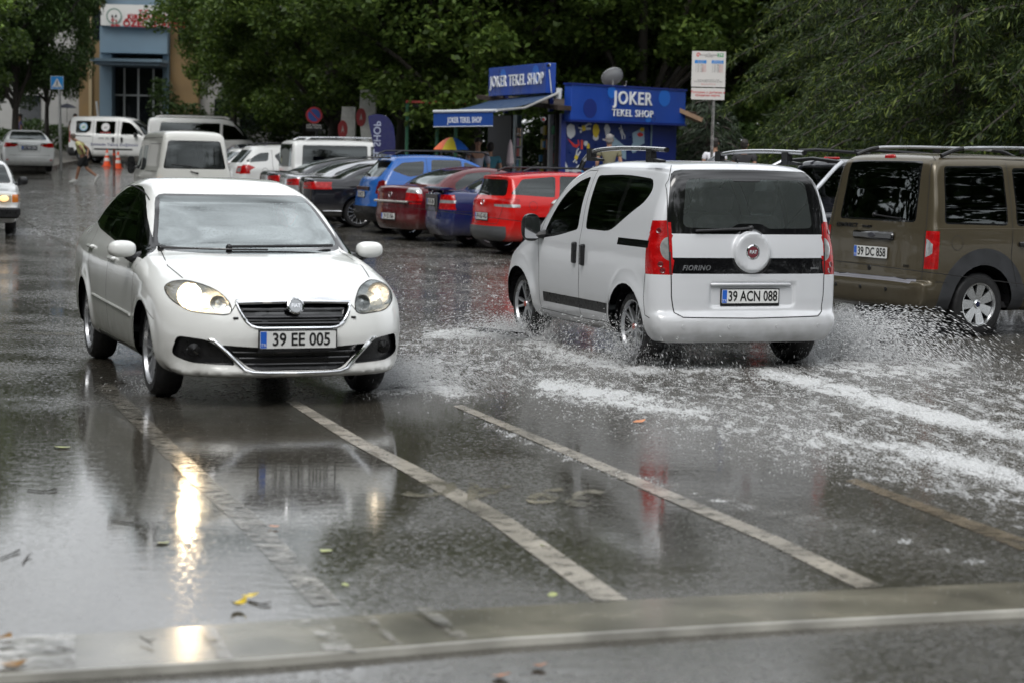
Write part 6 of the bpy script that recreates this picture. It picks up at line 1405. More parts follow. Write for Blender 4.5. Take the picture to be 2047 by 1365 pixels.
p = atd(228, 33, YB - .88) - bt.location; mb = MB(); mb.M = frameM(p, (1, 0, 0), (0, 0, 1)); mb.lathe([(.0001, .0), (.30, .0)], 24); mb.cur = 1; mb.lathe([(.30, .004), (.36, .006)], 24); mb.cur = 2; mb.prism([(-.14, -.05), (-.02, -.05), (-.08, .08)], .005, .012, 'XY'); mb.prism([(.02, -.05), (.14, -.05), (.10, .09), (.05, .02)], .005, .012, 'XY'); mb.build('emblem', [M_SIGNW, mat('emblem_ring', (.16, .24, .2), .5), M_GUN], sg_)
# low grey kiosk wall glimpses at far left
b2 = thing('roadside_house', 'grey house with dark windows glimpsed through the trunks at the left edge', 'house', (pxX(20, 104), 104, ground_z(104)))
mb = MB(); mb.box((-1, 4, 3), (16, 8, 6.4)); mb.build('wall', mat('house_wall', (.26, .25, .23), .8, var=.2), b2)
for k in range(5): mb = MB(); mb.box((-7 + k * 3, -.05, 1.7), (1.1, .1, 1.3)); mb.build('window', M_DGLASS, b2)
mb = MB(); mb.prism([(-9.6, 6.2), (7.6, 6.2), (-1, 8.6)], -.6, 8.6); mb.build('roof', mat('roof_tile', (.12, .06, .04), .8, var=.3), b2)
# ================================================================ kiosk
M_SHOPB = mat('shop_blue', (.008, .05, .30), .35, var=.15, vscale=1.2); M_SHOPL = mat('shop_blue_light', (.01, .12, .50), .35); M_SHOPD = mat('shop_blue_dark', (.006, .02, .16), .4); M_LET = mat('shop_letter_white', (.72, .74, .76), .4)
CO = Vector((1.02, 45.5)); LE = Vector((-.72, 50.0)); RI = Vector((3.86, 48.2)); gk = ground_z(47) + .13
kv = thing('kiosk', 'blue street kiosk with JOKER TEKEL SHOP signs, mural wall and serving hatch', 'kiosk', (CO.x, CO.y, gk))
kr = (RI - CO); kl = (LE - CO); LR, LL = kr.length, kl.length; kr /= LR; kl /= LL
def K3(v, z=0): return Vector((v.x, v.y, z))
MR = frameM((0, 0, 0), K3(kr), (0, 0, 1))      # right face: x along the wall, y up, z towards the viewer
ML = frameM((0, 0, 0), -K3(kl), (0, 0, 1))
def kp(name, m, M, x0, x1, z0, z1, d0, d1, par=kv, bev=0):
    mb = MB(); mb.M = M; mb.box(((x0 + x1) / 2, (z0 + z1) / 2, (d0 + d1) / 2), (x1 - x0, z1 - z0, abs(d1 - d0)), bev=bev); return mb.build(name, m, par)
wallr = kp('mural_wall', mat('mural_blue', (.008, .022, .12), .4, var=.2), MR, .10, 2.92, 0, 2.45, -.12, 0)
kp('wall', M_SHOPD, MR, 2.93, LR, 0, 2.45, -.12, -.01); kp('wall_edge', M_LBLUE, MR, 2.98, 3.02, 0, 2.45, .0, .03)
sb = kp('sign_box', M_SHOPB, MR, .02, LR - .02, bz_(1127, 240, 45.5) - gk, bz_(1127, 170, 45.5) - gk, .05, .28, bev=.01)
z0s = bz_(1127, 240, 45.5) - gk; z1s = bz_(1127, 170, 45.5) - gk; zc = (z0s + z1s) / 2
kp('sign_frame', M_SHOPD, MR, -.01, LR, z1s, z1s + .04, .04, .30, sb); kp('sign_frame', M_SHOPD, MR, -.01, LR, z0s - .04, z0s, .04, .30, sb)
def kt(txt, M, x, z, d, size, par, **k): return text_obj('sign_lettering', txt, size, M_LET, par, M @ Matrix.Translation((x, z, d)), depth=.012, **k)
kt('JOKER', MR, LR * .52, zc + .14, .30, .42, sb, bold=.006); kt('TEKEL SHOP', MR, LR * .52, zc - .20, .30, .23, sb, bold=.001)
for (x, z, r_, m_) in ((LR * .16, zc - .12, .22, M_SHOPD), (LR * .34, zc + .27, .14, M_SHOPL), (LR * .80, zc + .20, .20, M_SHOPL), (LR * .66, zc - .30, .10, M_SHOPL)):
    mb = MB(); mb.M = MR @ Matrix.Translation((x, z, .283)); n_ = 24; pts = [(r_ * math.cos(2 * math.pi * i / n_), max(z0s + .01 - z, min(z1s - .01 - z, r_ * math.sin(2 * math.pi * i / n_)))) for i in range(n_)]; mb.prism(pts, 0, .003, 'XY'); mb.build('sign_pattern', m_, sb)
# mural shapes: loose figures, discs and strokes
rs = np.random.RandomState(3); M_MW = mat('mural_white', (.50, .52, .54), .6); M_MY = mat('mural_yellow', (.55, .42, .03), .6); M_MR = mat('mural_red', (.5, .03, .03), .6); M_ML = mat('mural_pale_blue', (.25, .36, .45), .6); M_MD = mat('mural_dark', (.01, .012, .05), .6)
def mur(poly, m, d): mb = MB(); mb.M = MR; mb.prism(poly, d, d + .003, 'XY'); return mb.build('mural_shape', m, wallr)
def blob(cx, cz, rx, rz_, n=16, j=.12): return [(cx + rx * math.cos(2 * math.pi * i / n) * (1 + rs.uniform(-j, j)), cz + rz_ * math.sin(2 * math.pi * i / n) * (1 + rs.uniform(-j, j))) for i in range(n)]
def figure(x, z, s, a, mt, ml):
    c, q = math.cos(a), math.sin(a); T = lambda pts: [(x + s * (u * c - v * q), z + s * (u * q + v * c)) for u, v in pts]
    mur(T([(-.12, -.1), (.12, -.12), (.14, .12), (-.1, .14)]), mt, .004); mur(T([(.12, -.1), (.42, -.16), (.46, -.08), (.14, .02)]), ml, .008); mur(T([(.12, .02), (.36, .10), (.52, .04), (.54, .10), (.36, .18), (.1, .12)]), ml, .006)
    mur(T([(-.12, .06), (-.34, .14), (-.36, .09), (-.14, -.02)]), ml, .010); mur(T([(-.2, -.02), (-.3, -.06), (-.28, -.16), (-.17, -.14)]), ml, .012)
z_t = z0s - .1
mur(blob(.30, z_t - .15, .14, .17), M_MW, .004); figure(.72, z_t - .08, .5, .25, M_MY, M_MW); mur([(.2, z_t - .32), (.45, z_t - .46), (.55, z_t - .44), (.52, z_t - .36), (.56, z_t - .34), (.6, z_t - .46), (.5, z_t - .53), (.38, z_t - .5)], M_MR, .006)
figure(.50, z_t - .75, .42, 1.1, M_MY, M_MW); figure(.45, z_t - 1.05, .5, .3, M_MW, M_MW); mur([(.12, z_t - .8), (.25, z_t - 1.0), (.38, z_t - 1.35), (.12, z_t - 1.4)], M_MW, .004)
mur(blob(1.12, z_t - .12, .11, .16), M_MY, .005); mur(blob(1.12, z_t - .26, .10, .09), M_MW, .004); mur(blob(1.5, z_t - .1, .1, .12, 9, .3), M_MW, .004); mur([(1.35, z_t - .3), (1.6, z_t - .32), (1.72, z_t - .2), (1.74, z_t - .24), (1.62, z_t - .36), (1.35, z_t - .34)], M_MW, .006)
mur([(1.66, z_t - .22), (2.15, z_t - .48), (2.16, z_t - .78), (1.66, z_t - .60)], M_ML, .005); mur([(1.78, z_t - .45), (1.98, z_t - .53), (1.98, z_t - .6), (1.78, z_t - .53)], M_MD, .009); figure(1.98, z_t - .12, .4, -1.1, M_MW, M_MW)
mur([(2.35, z_t - .15), (2.75, z_t - .0), (2.78, z_t - .38), (2.5, z_t - .48), (2.38, z_t - .36)], M_ML, .005); mur(blob(2.42, z_t - .5, .11, .12), M_ML, .007); mur(blob(2.62, z_t - .18, .1, .05), M_MR, .009); mur(blob(2.68, z_t - .06, .07, .05), M_MY, .009); mur(blob(.8, z_t - .42, .07, .06), M_MW, .005); mur(blob(.88, z_t - .5, .05, .08), M_MY, .007); mur(blob(1.9, z_t - .95, .14, .14), M_ML, .006)
kt('JOKER', MR, 1.30, z_t - 1.02, .012, .17, wallr, bold=.006)
# roof, left face with hatch, leaning sign
rf_ = [(CO + kr * -.3 + kl * -.3), (CO + kr * (LR + .5) + kl * -.3), (CO + kr * (LR + .4) + kl * (LL)), (CO + kr * -.3 + kl * (LL + .2))]
mb = MB(); mb.add([(q.x - CO.x, q.y - CO.y, 2.52 + (.35 if i in (2, 3) else 0)) for i, q in enumerate(rf_)] + [(q.x - CO.x, q.y - CO.y, 2.62 + (.35 if i in (2, 3) else 0)) for i, q in enumerate(rf_)], [(3, 2, 1, 0), (4, 5, 6, 7), (0, 1, 5, 4), (1, 2, 6, 5), (2, 3, 7, 6), (3, 0, 4, 7)]); mb.build('roof', mat('roof_wood', (.035, .022, .016), .7, var=.3), kv)
mb = MB(); e = CO + kr * (LR + .35); mb.box((e.x - CO.x, e.y - CO.y, 2.55), (.7, 1.2, .10), Matrix.Rotation(R(22), 3, 'Y')); mb.build('eaves_board', mat('eaves_wood', (.26, .17, .11), .7, var=.2), kv)
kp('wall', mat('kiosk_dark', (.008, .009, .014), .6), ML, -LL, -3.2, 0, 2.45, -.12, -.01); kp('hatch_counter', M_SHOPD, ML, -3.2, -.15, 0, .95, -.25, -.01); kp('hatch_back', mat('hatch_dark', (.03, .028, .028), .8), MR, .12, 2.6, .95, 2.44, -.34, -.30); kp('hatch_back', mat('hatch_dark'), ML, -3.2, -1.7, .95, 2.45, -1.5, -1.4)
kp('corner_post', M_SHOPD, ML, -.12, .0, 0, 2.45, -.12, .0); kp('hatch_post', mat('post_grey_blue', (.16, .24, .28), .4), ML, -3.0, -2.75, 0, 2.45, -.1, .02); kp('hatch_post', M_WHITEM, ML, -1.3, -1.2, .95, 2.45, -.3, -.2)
ws_ = kp('sign_box', M_SHOPB, ML, -3.9, -.15, bz_(1092, 190, 46) - gk + .02, bz_(1092, 128, 46) - gk, .10, .34, bev=.01)
zc2 = (bz_(1092, 190, 46) + bz_(1092, 128, 46)) / 2 - gk
kt('JOKER TEKEL SHOP', ML, -2.0, zc2, .36, .38, ws_, bold=.001, xs=.95)
for (x, r_) in ((-2.9, .20), (-.8, .22)): mb = MB(); mb.M = ML @ Matrix.Translation((x, zc2 + .1, .343)); mb.prism([(r_ * math.cos(t), max(-.4, min(.22, r_ * math.sin(t)))) for t in np.linspace(0, 6.1, 20)], 0, .003, 'XY'); mb.build('sign_pattern', M_SHOPL, ws_)
for z in (2.45, 3.3): pass
kp('sign_strut', M_SHOPD, ML, -3.5, -3.4, 2.5, zc2, .0, .1); kp('sign_strut', M_SHOPD, ML, -.6, -.5, 2.5, zc2, .0, .1)
# awning towards the street on the left
aw = thing('awning', 'blue fabric awning with JOKER TEKEL SHOP on its valance', 'awning', (CO.x, CO.y, gk))
a0 = atd(867, 224, 43.8); a1 = atd(988, 222, 42.6); b1_ = atd(1118, 186, 45.4); b0_ = atd(985, 200, 49.6)
O_ = aw.location; q4 = [a0 - O_, a1 - O_, b1_ - O_, b0_ - O_]
M_AWN = mat('awning_fabric', (.005, .03, .085), .7, var=.1)
V = []; F = []; n_ = 10
for i in range(n_ + 1):
    for j in range(n_ + 1):
        u, v = i / n_, j / n_; p = (q4[0] * (1 - u) + q4[1] * u) * (1 - v) + (q4[3] * (1 - u) + q4[2] * u) * v; p = p - Vector((0, 0, .06 * math.sin(math.pi * v))); V.append(p)
for i in range(n_):
    for j in range(n_): F.append((i * (n_ + 1) + j, (i + 1) * (n_ + 1) + j, (i + 1) * (n_ + 1) + j + 1, i * (n_ + 1) + j + 1))
o = mesh_obj('fabric', V, F, M_AWN, aw, True)
MB().tube([a0 - O_, a1 - O_ + (a1 - a0) * .04], .035, 8).build('front_bar', M_WHITEM, aw, True)
ex = (a1 - a0).normalized(); hv = .30; mb = MB(); mb.M = frameM(a0 - O_ - Vector((0, 0, .03)), ex, (0, 0, 1)); w_ = (a1 - a0).length; mb.prism([(0, 0), (0, -hv), (w_ * .98, -hv * .98), (w_ * .98, 0)], -.004, .004, 'XY'); vl = mb.build('valance', mat('valance_blue', (.012, .06, .27), .5), aw)
text_obj('sign_lettering', 'JOKER TEKEL SHOP', .17, M_LET, vl, mb.M @ Matrix.Translation((w_ * .52, -hv * .55, .006)), depth=.003, bold=.004, xs=.62)
MB().tube([mb.M @ Vector((0, -hv, 0)), mb.M @ Vector((w_ * .98, -hv * .98, 0))], .012, 6).build('valance_hem', M_WHITEM, aw)
MB().tube([b1_ - O_, (a1 - O_).lerp(b1_ - O_, .45) - Vector((0, 0, .12)), a1 - O_], .03, 6).build('folding_arm', M_GREYW, aw); MB().tube([b1_ - O_ + Vector((0, 0, .1)), b1_ - O_ - Vector((.02, 0, .14))], .07, 8).build('arm_cap', M_WHITEM, aw, True)
# dish, cameras, spot lamps
def dish():
    r_ = thing('satellite_dish', 'white satellite dish on the kiosk roof', 'dish', atd(1225, 176, 47.5)); mb = MB(); mb.M = Matrix.Rotation(R(-48), 4, 'X') @ Matrix.Rotation(R(-16), 4, 'Y'); mb.lathe([(.27 * t, .07 * t * t) for t in np.linspace(.001, 1, 7)] + [(.27, .055)], 28); mb.M = mb.M @ Matrix.Identity(4); mb.build('reflector', mat('dish_white', (.5, .51, .5), .5), r_, True, loc=(0, 0, .22))
    MB().tube([(0, .1, -.2), (0, .06, .2)], .025, 6).build('mount', M_GREYW, r_); MB().tube([(0, 0, 0), (.30, -.2, .05), (.3, -.25, .15)], .012, 6).build('feed_arm', M_GREYW, r_)
dish()
for px, py, Y, lbl in ((1096, 131, 45.6, 'small white camera on the end of the slanted blue sign'), (1086, 239, 45.3, 'small white and red spot lamp under the kiosk eaves')):
    r_ = thing('camera' if py < 200 else 'spot_lamp', lbl, 'camera' if py < 200 else 'lamp', atd(px, py, Y)); mb = MB(); mb.box((0, 0, 0), (.12, .14, .10), bev=.03); mb.build('housing', M_WHITEM, r_); mb = MB(); mb.tube([(0, -.06, 0), (.01, -.10, -.01)], .03, 10); mb.build('lens', M_BLACK if py < 200 else M_MR, r_)
mb = MB(); p0 = atd(1098, 140, 45.5); tag(mb.tube([p0, p0 + Vector((.06, 0, -.5)), p0 + Vector((.12, .1, -.7)), atd(1118, 186, 45.4)], .012, 5).build('cable', M_WHITEM), 'white cable looping down from the sign camera to the awning', 'cable')
# goods in the hatch
rs = np.random.RandomState(9); gm = [mat('pack_%d' % i, c, .4) for i, c in enumerate([(.5, .04, .03), (.5, .4, .05), (.05, .2, .4), (.45, .45, .42), (.3, .12, .05), (.05, .3, .12), (.4, .1, .3), (.6, .3, .1)])]
rack = thing('display_rack', 'white wire magazine rack standing in the kiosk hatch', 'rack', (CO.x, CO.y, gk)); mb = MB(); mb.M = ML
mb.cur = 0
for x in (-2.55, -2.15): mb.box((x, 1.2, .12), (.03, 1.9, .03))
for z in (.5, .8, 1.1, 1.4, 1.7, 2.0): mb.box((-2.35, z, .12), (.4, .02, .10))
mb.build('rack_frame', M_WHITEM, rack)
gid_ = 0
for k in range(14):
    x = -2.35 + (k % 2) * .18 - .09; z = .6 + (k // 2) * .24; mb = MB(); mb.M = ML; mb.box((x, z, .10), (.14, .19, .02)); o = mb.build('magazine', gm[(k * 3) % 8]); o.location = (CO.x, CO.y, gk); tag(o, 'small printed magazine in the white rack of the kiosk hatch', 'magazine', 'magazines in the white kiosk rack')
for k in range(44):
    x = -1.95 + (k % 11) * .165; z = 1.02 + (k // 11) * .33; mb = MB(); mb.M = ML; mb.box((x, z + .08, -.25 - rs.uniform(0, .5)), (.13, .22 * rs.uniform(.7, 1.2), .06), bev=.01); o = mb.build('snack_packet', gm[rs.randint(8)]); o.location = (CO.x, CO.y, gk); tag(o, 'colourful snack packet displayed in the kiosk hatch', 'packet', 'snack packets in the kiosk hatch')
o = MB(); p = atd(1020, 300, 44.6); o.tube([p + Vector((0, 0, .22)), p + Vector((0, 0, .1)), p - Vector((0, 0, .3)), p - Vector((0, 0, .42))], [.012, .05, .09, .01], 8); o = o.build('closed_umbrella', mat('pink_grey_cloth', (.45, .36, .36), .7)); tag(o, 'pale closed parasol hanging before the kiosk hatch', 'umbrella')
# ================================================================ signs and street furniture
def post_sign(): pass
Yp = 38.0; gp_ = ground_z(Yp) + .13
ps = thing('parking_notice', 'white two-part parking notice with blue headings and red Cyrillic line on a perforated post', 'sign', (pxX(1412, Yp), Yp, gp_))
MB().tube([(0, 0, -.1), (.02, 0, atd(1414, 112, Yp).z - gp_)], .028, 8).build('post', mat('galvanised', (.30, .30, .29), .45, metal=.5, var=.3, vscale=20), ps)
mb = MB()
for k in range(60): mb.box((0, -.0285, .9 + k * .03), (.012, .004, .014))
mb.build('post_holes', M_BLACK, ps)
def board(name, px0, px1, py0, py1, par, m=M_SIGNW, Y=Yp, t=.02, org=None):
    a = atd((px0 + px1) / 2, (py0 + py1) / 2, Y - .04); w = (px1 - px0) / FPX * Y; h = (py1 - py0) / FPX * Y; mb = MB(); M = frameM(a - (org or par.location), (1, 0, .0), (0, 0, 1)); mb.M = M; mb.prism(rp([(-w / 2, -h / 2), (w / 2, -h / 2), (w / 2, h / 2), (-w / 2, h / 2)], .01), -t / 2, t / 2, 'XY'); return mb.build(name, m, par), M, w, h
b1b, M1, w1_, h1_ = board('notice_board', 1383, 1450, 104, 174, ps); b2b, M2, w2_, h2_ = board('notice_board', 1382, 1448, 177, 200, ps)
M_NB = mat('notice_blue', (.03, .22, .60), .5); M_NR = mat('notice_red', (.55, .04, .04), .5); M_NK = mat('notice_black', (.05, .05, .06), .5); M_NG = mat('notice_green', (.03, .35, .12), .5)
def nt_(txt, x, y, s, m, M=M1, par=b1b, **k): return text_obj('notice_text', txt, s, m, par, M @ Matrix.Translation((x, y, .012)), depth=.0008, **k)
def nb_(x, y, w, h, m, M=M1, par=b1b): mb = MB(); mb.M = M; mb.prism([(x - w / 2, y - h / 2), (x + w / 2, y - h / 2), (x + w / 2, y + h / 2), (x - w / 2, y + h / 2)], .0102, .0115, 'XY'); return mb.build('notice_field', m, par)
nb_(-.155, .135, .225, .062, M_NB); nb_(.165, .135, .225, .062, M_NB); nb_(.215, .265, .11, .07, M_NG)
nt_('İlk 30 dk\nÜcretsiz', -.155, .137, .028, M_SIGNW); nt_('Aylık ücret\nZonasına göre', .165, .137, .028, M_SIGNW); nt_('39', .215, .265, .075, M_SIGNW, bold=.003)
nt_('T.C.\nKIRKLARELİ BELEDİYESİ\nOTOPARK', 0, .26, .030, M_NK)
for r_ in range(6): nt_('%d   %d0   1%d0' % (r_ + 1, r_ + 3, r_), -.185, .08 - r_ * .026, .024, M_NK); nt_('%d5,0 TL' % (r_ + 1), -.085, .08 - r_ * .026, .022, M_NR); nt_('%d   %d0   2%d0' % (r_ + 1, r_ + 4, r_), .13, .08 - r_ * .026, .024, M_NK); nt_('%d0,0 TL' % (r_ + 2), .235, .08 - r_ * .026, .022, M_NR)
nt_('Çalışma saatleri 09:00 - 19:00\nCoba Park Caddesi düzenleme kuralları', 0, -.22, .03, M_NK); nt_('Bilgi Hattı 444 01 39', 0, -.285, .028, M_NR)
mb = MB(); mb.M = M1 @ Matrix.Translation((-.2, .265, .011)); mb.lathe([(.024, 0), (.04, .001)], 16, ang=4.6); mb.prism([(-.012, -.03), (.0, .03), (.012, -.03)], 0, .001, 'XY'); mb.build('notice_emblem', M_NR, b1b)
nt_('Площане с дебитна и\nкредитна карта.', 0, .0, .056, M_NR, M2, b2b, bold=.0012)
# crossing sign
Yc = 72.6; cs = thing('crossing_sign', 'blue square pedestrian crossing sign on a leaning grey pole', 'sign', (pxX(118, Yc), Yc, ground_z(Yc)))
zt = atd(114, 153, Yc).z - cs.location.z; MB().tube([(0, 0, 0), (-.07, 0, zt)], .055, 8).build('post', mat('galvanised'), cs)
bb, Mc, wc, hc = board('sign_plate', 101.5, 127, 153, 179, cs, mat('sign_blue', (.02, .22, .55), .4), Y=Yc - .05)
mb = MB(); mb.M = Mc; mb.prism([(-.19, -.17), (.19, -.17), (0, .16)], .0105, .013, 'XY'); mb.build('sign_triangle', M_SIGNW, bb)
mb = MB(); mb.M = Mc; mb.prism(circ(.005, .065, .022, 10), .014, .016, 'XY'); mb.prism([(-.02, .04), (.03, .04), (.02, -.03), (.05, -.13), (.03, -.14), (0, -.05), (-.04, -.14), (-.06, -.13), (-.015, -.03)], .014, .016, 'XY'); [mb.prism([(x, -.145), (x + .03, -.145), (x + .025, -.165), (x - .005, -.165)], .014, .016, 'XY') for x in (-.13, -.08, .06, .11)]; mb.build('sign_figure', M_NK, bb)
mb = MB(); mb.M = Mc; [mb.prism(q, .0105, .0125, 'XY') for q in ([(-wc / 2, hc / 2 - .012), (wc / 2, hc / 2 - .012), (wc / 2, hc / 2), (-wc / 2, hc / 2)], [(-wc / 2, -hc / 2), (wc / 2, -hc / 2), (wc / 2, -hc / 2 + .012), (-wc / 2, -hc / 2 + .012)], [(-wc / 2, -hc / 2 + .012), (-wc / 2 + .012, -hc / 2 + .012), (-wc / 2 + .012, hc / 2 - .012), (-wc / 2, hc / 2 - .012)], [(wc / 2 - .012, -hc / 2 + .012), (wc / 2, -hc / 2 + .012), (wc / 2, hc / 2 - .012), (wc / 2 - .012, hc / 2 - .012)])]; mb.build('sign_border', M_SIGNW, bb)
# no parking sign
Yn = 62; ns = thing('no_parking_sign', 'round blue no-parking sign with red ring over a black text panel', 'sign', (pxX(627, Yn), Yn, ground_z(Yn) + .13)); MB().tube([(0, 0, 0), (0, 0, atd(628, 215, Yn).z - ns.location.z)], .035, 8).build('post', M_GUN, ns)
c_ = atd(628, 231, Yn - .06) - ns.location; Mn = frameM(c_, (1, 0, 0), (0, 0, 1)); mb = MB(); mb.M = Mn; rr_ = 16.5 / FPX * Yn; mb.lathe([(.0001, .0), (rr_ * .76, .0)], 28); mb.cur = 1; mb.lathe([(rr_ * .76, .002), (rr_, .002), (rr_, -.01)], 28); mb.prism([(-rr_ * .62, rr_ * .50), (-rr_ * .50, rr_ * .62), (rr_ * .62, -rr_ * .50), (rr_ * .50, -rr_ * .62)], .003, .006, 'XY'); mb.build('sign_disc', [mat('sign_deep_blue', (.01, .05, .22), .5), mat('sign_ring_red', (.28, .01, .015), .5)], ns)
pb, Mp, wp, hp = board('text_panel', 612, 643, 248, 263, ns, M_GUN, Y=Yn - .02); text_obj('notice_text', 'HER ZAMAN\nPARK YASAK', .075, M_SIGNW, pb, Mp @ Matrix.Translation((0, .03, .012)), depth=.001)
# feather flag (seen from its back: the words read mirrored)
Yf = 50; ff = thing('feather_flag', 'dark blue feather flag with mirrored TEKEL SHOP lettering left of the kiosk', 'flag', (pxX(760, Yf), Yf, ground_z(Yf) + .13))
def fP(px, py): q = atd(px, py, Yf) - ff.location; return (q.x, q.z)
pol = catmull([fP(749, 306), fP(742, 270), fP(736, 234), fP(741, 231), (fP(752, 229)), fP(772, 233), fP(785, 250), fP(790, 280), fP(790, 312)], 4)
mb = MB(); V = []; F = []
mb.prism([tuple(p) for p in pol], -.006, .006, 'XZ'); fl = mb.build('flag_cloth', mat('flag_blue', (.01, .012, .08), .6, var=.15), ff); MB().tube([(.02, .03, -.1), (fP(788, 300)[0], .03, fP(788, 300)[1]), (fP(783, 248)[0], .03, fP(783, 248)[1]), (fP(770, 232)[0], .03, fP(770, 232)[1])], .015, 6).build('pole', M_WHITEM, ff)
vs, fs = text_mesh('TEKEL SHOP', .25, .003, bold=.003, sp=1.0); pm = fP(752, 243); mx_ = max(v[0] for v in vs)
mesh_obj('flag_lettering', [(pm[0] + .02 + v[1], -.012 - v[2], pm[1] - mx_ + v[0]) for v in vs], fs, mat('flag_letter', (.35, .38, .5), .6), fl)
# white pylons with red roundels
for i, (pxa, pxb, pyt, lbl) in enumerate(((676, 704, 214, 'left white pylon with red roundel behind the white parked van'), (712, 744, 180, 'taller right white pylon with red roundel beside the feather flag'))):
    Yq = 60 - i; t = thing('pylon', lbl, 'pylon', (pxX(pxa, Yq), Yq, ground_z(Yq) + .13)); w = (pxb - pxa) / FPX * Yq; h = atd(pxa, pyt, Yq).z - t.location.z
    pl_ = [(.10, 0), (.12, 1.2), (.06, 1.7), (0, h * .8), (.02, h), (w, h), (w, 0)]; mb = MB(); mb.prism([tuple(p) for p in catmull(pl_[:5], 3)] + pl_[5:], -.2, .2); mb.build('column', mat('pylon_white', (.40, .40, .38), .5, var=.2), t)
    mb = MB(); mb.M = frameM((.05, -.21, h * .74), (1, 0, 0), (0, 0, 1)) @ Matrix.Diagonal((.55, 1, 1, 1)); mb.lathe([(.0001, .0), (.27, .0), (.27, -.05)], 20); mb.cur = 1; mb.prism([(-.08, -.1), (0, .12), (.08, -.1), (0, -.03)], .003, .008, 'XY'); mb.build('roundel', [mat('roundel_red', (.22, .01, .012), .5), M_GREYW], t)
# pergola of green posts and a red beam, red bench
pg = thing('pergola', 'green-posted shelter frame with a red beam between the flag and the kiosk', 'shelter', (pxX(860, 56), 56, ground_z(56) + .13))
for px in (806, 903, 866): MB().tube([(pxX(px, 56) - pg.location.x, 0, 0), (pxX(px, 56) - pg.location.x, 0, 2.75)], .05, 8).build('post', mat('post_green', (.02, .09, .05), .5), pg)
z_ = atd(860, 205, 56).z - pg.location.z; mb = MB(); mb.box((pxX(865, 56) - pg.location.x, 0, z_), (1.75, .1, .07)); mb.build('beam', mat('beam_red', (.30, .03, .02), .5), pg); mb = MB(); mb.box((pxX(865, 56) - pg.location.x, 1.2, z_ - .1), (1.9, 2.4, .05)); mb.build('roof_sheet', M_GUN, pg)
bn = thing('bench', 'dark red bench under the green-posted shelter', 'bench', (pxX(850, 53), 53, ground_z(53) + .13)); mb = MB(); mb.box((0, 0, .45), (1.6, .4, .05)); mb.build('seat', mat('bench_red', (.20, .02, .02), .5), bn); mb = MB(); mb.box((0, .2, .95), (1.6, .05, .5)); mb.build('backrest', mat('bench_red'), bn)
for s_ in (-.7, .7): mb = MB(); mb.box((s_, 0, .22), (.06, .4, .44)); mb.build('leg', M_GUN, bn)
# cones and brown bollard by the far van
M_CONE = mat('cone_orange', (.80, .09, .015), .4); M_CW = mat('cone_white', (.6, .58, .55), .4)
def cone(px, py, lbl):
    g = at(px, py); t = thing('traffic_cone', lbl, 'traffic cone', g, group='traffic cones by the far van'); t.scale = (.85, .85, .85); mb = MB(); mb.lathe([(.17, .03), (.035, .75), (.001, .76)], 20); mb.build('cone_body', M_CONE, t, True); mb = MB(); mb.lathe([(.137, .24), (.110, .38)], 20); mb.build('reflective_band', M_CW, t, True); mb = MB(); mb.lathe([(.092, .48), (.069, .60)], 20); mb.build('reflective_band', M_CW, t, True); mb = MB(); mb.box((0, 0, .015), (.42, .42, .03), bev=.01); mb.build('base', M_CONE, t)
cone(214, 333, 'orange cone left of the brown bollard, below the van slogan'); cone(236, 338, 'orange cone right of the brown bollard, beside the minibus')
g = at(228, 341); t = thing('bollard', 'brown steel bollard between the two orange cones', 'bollard', g); MB().tube([(0, 0, 0), (0, 0, .78)], .05, 12).build('shaft', mat('bollard_brown', (.16, .035, .02), .5), t, True); MB().tube([(0, 0, .55), (0, 0, .62)], .053, 12).build('band', M_CONE, t)
# ================================================================ people
def skin(name, pts, edges, rad, m, parent=None, sub=2):
    me = bpy.data.meshes.new(name); me.from_pydata([tuple(p) for p in pts], edges, []); o = bpy.data.objects.new(name, me); COL.objects.link(o)
    sk = o.modifiers.new('s', 'SKIN'); sk.use_smooth_shade = True; sk.branch_smoothing = .6
    for i, r_ in enumerate(rad): me.skin_vertices[0].data[i].radius = (r_, r_) if not isinstance(r_, tuple) else r_
    me.skin_vertices[0].data[0].use_root = True
    s2 = o.modifiers.new('u', 'SUBSURF'); s2.levels = sub; s2.render_levels = sub
    dg = bpy.context.evaluated_depsgraph_get(); dg.update(); m2 = bpy.data.meshes.new_from_object(o.evaluated_get(dg)); bpy.data.objects.remove(o); bpy.data.meshes.remove(me)
    m2.name = name; m2.materials.clear(); m2.materials.append(m); m2.polygons.foreach_set('use_smooth', np.ones(len(m2.polygons), dtype=bool)); m2.polygons.foreach_set('material_index', np.zeros(len(m2.polygons), dtype=np.int32)); o = bpy.data.objects.new(name, m2); COL.objects.link(o)
    if parent: o.parent = parent
    return o
M_SKIN = mat('skin', (.36, .20, .13), .55, var=.1); M_HAIRG = mat('hair_grey', (.20, .19, .18), .8, var=.4, vscale=40); M_HAIRD = mat('hair_dark', (.015, .011, .009), .6, var=.4, vscale=40)
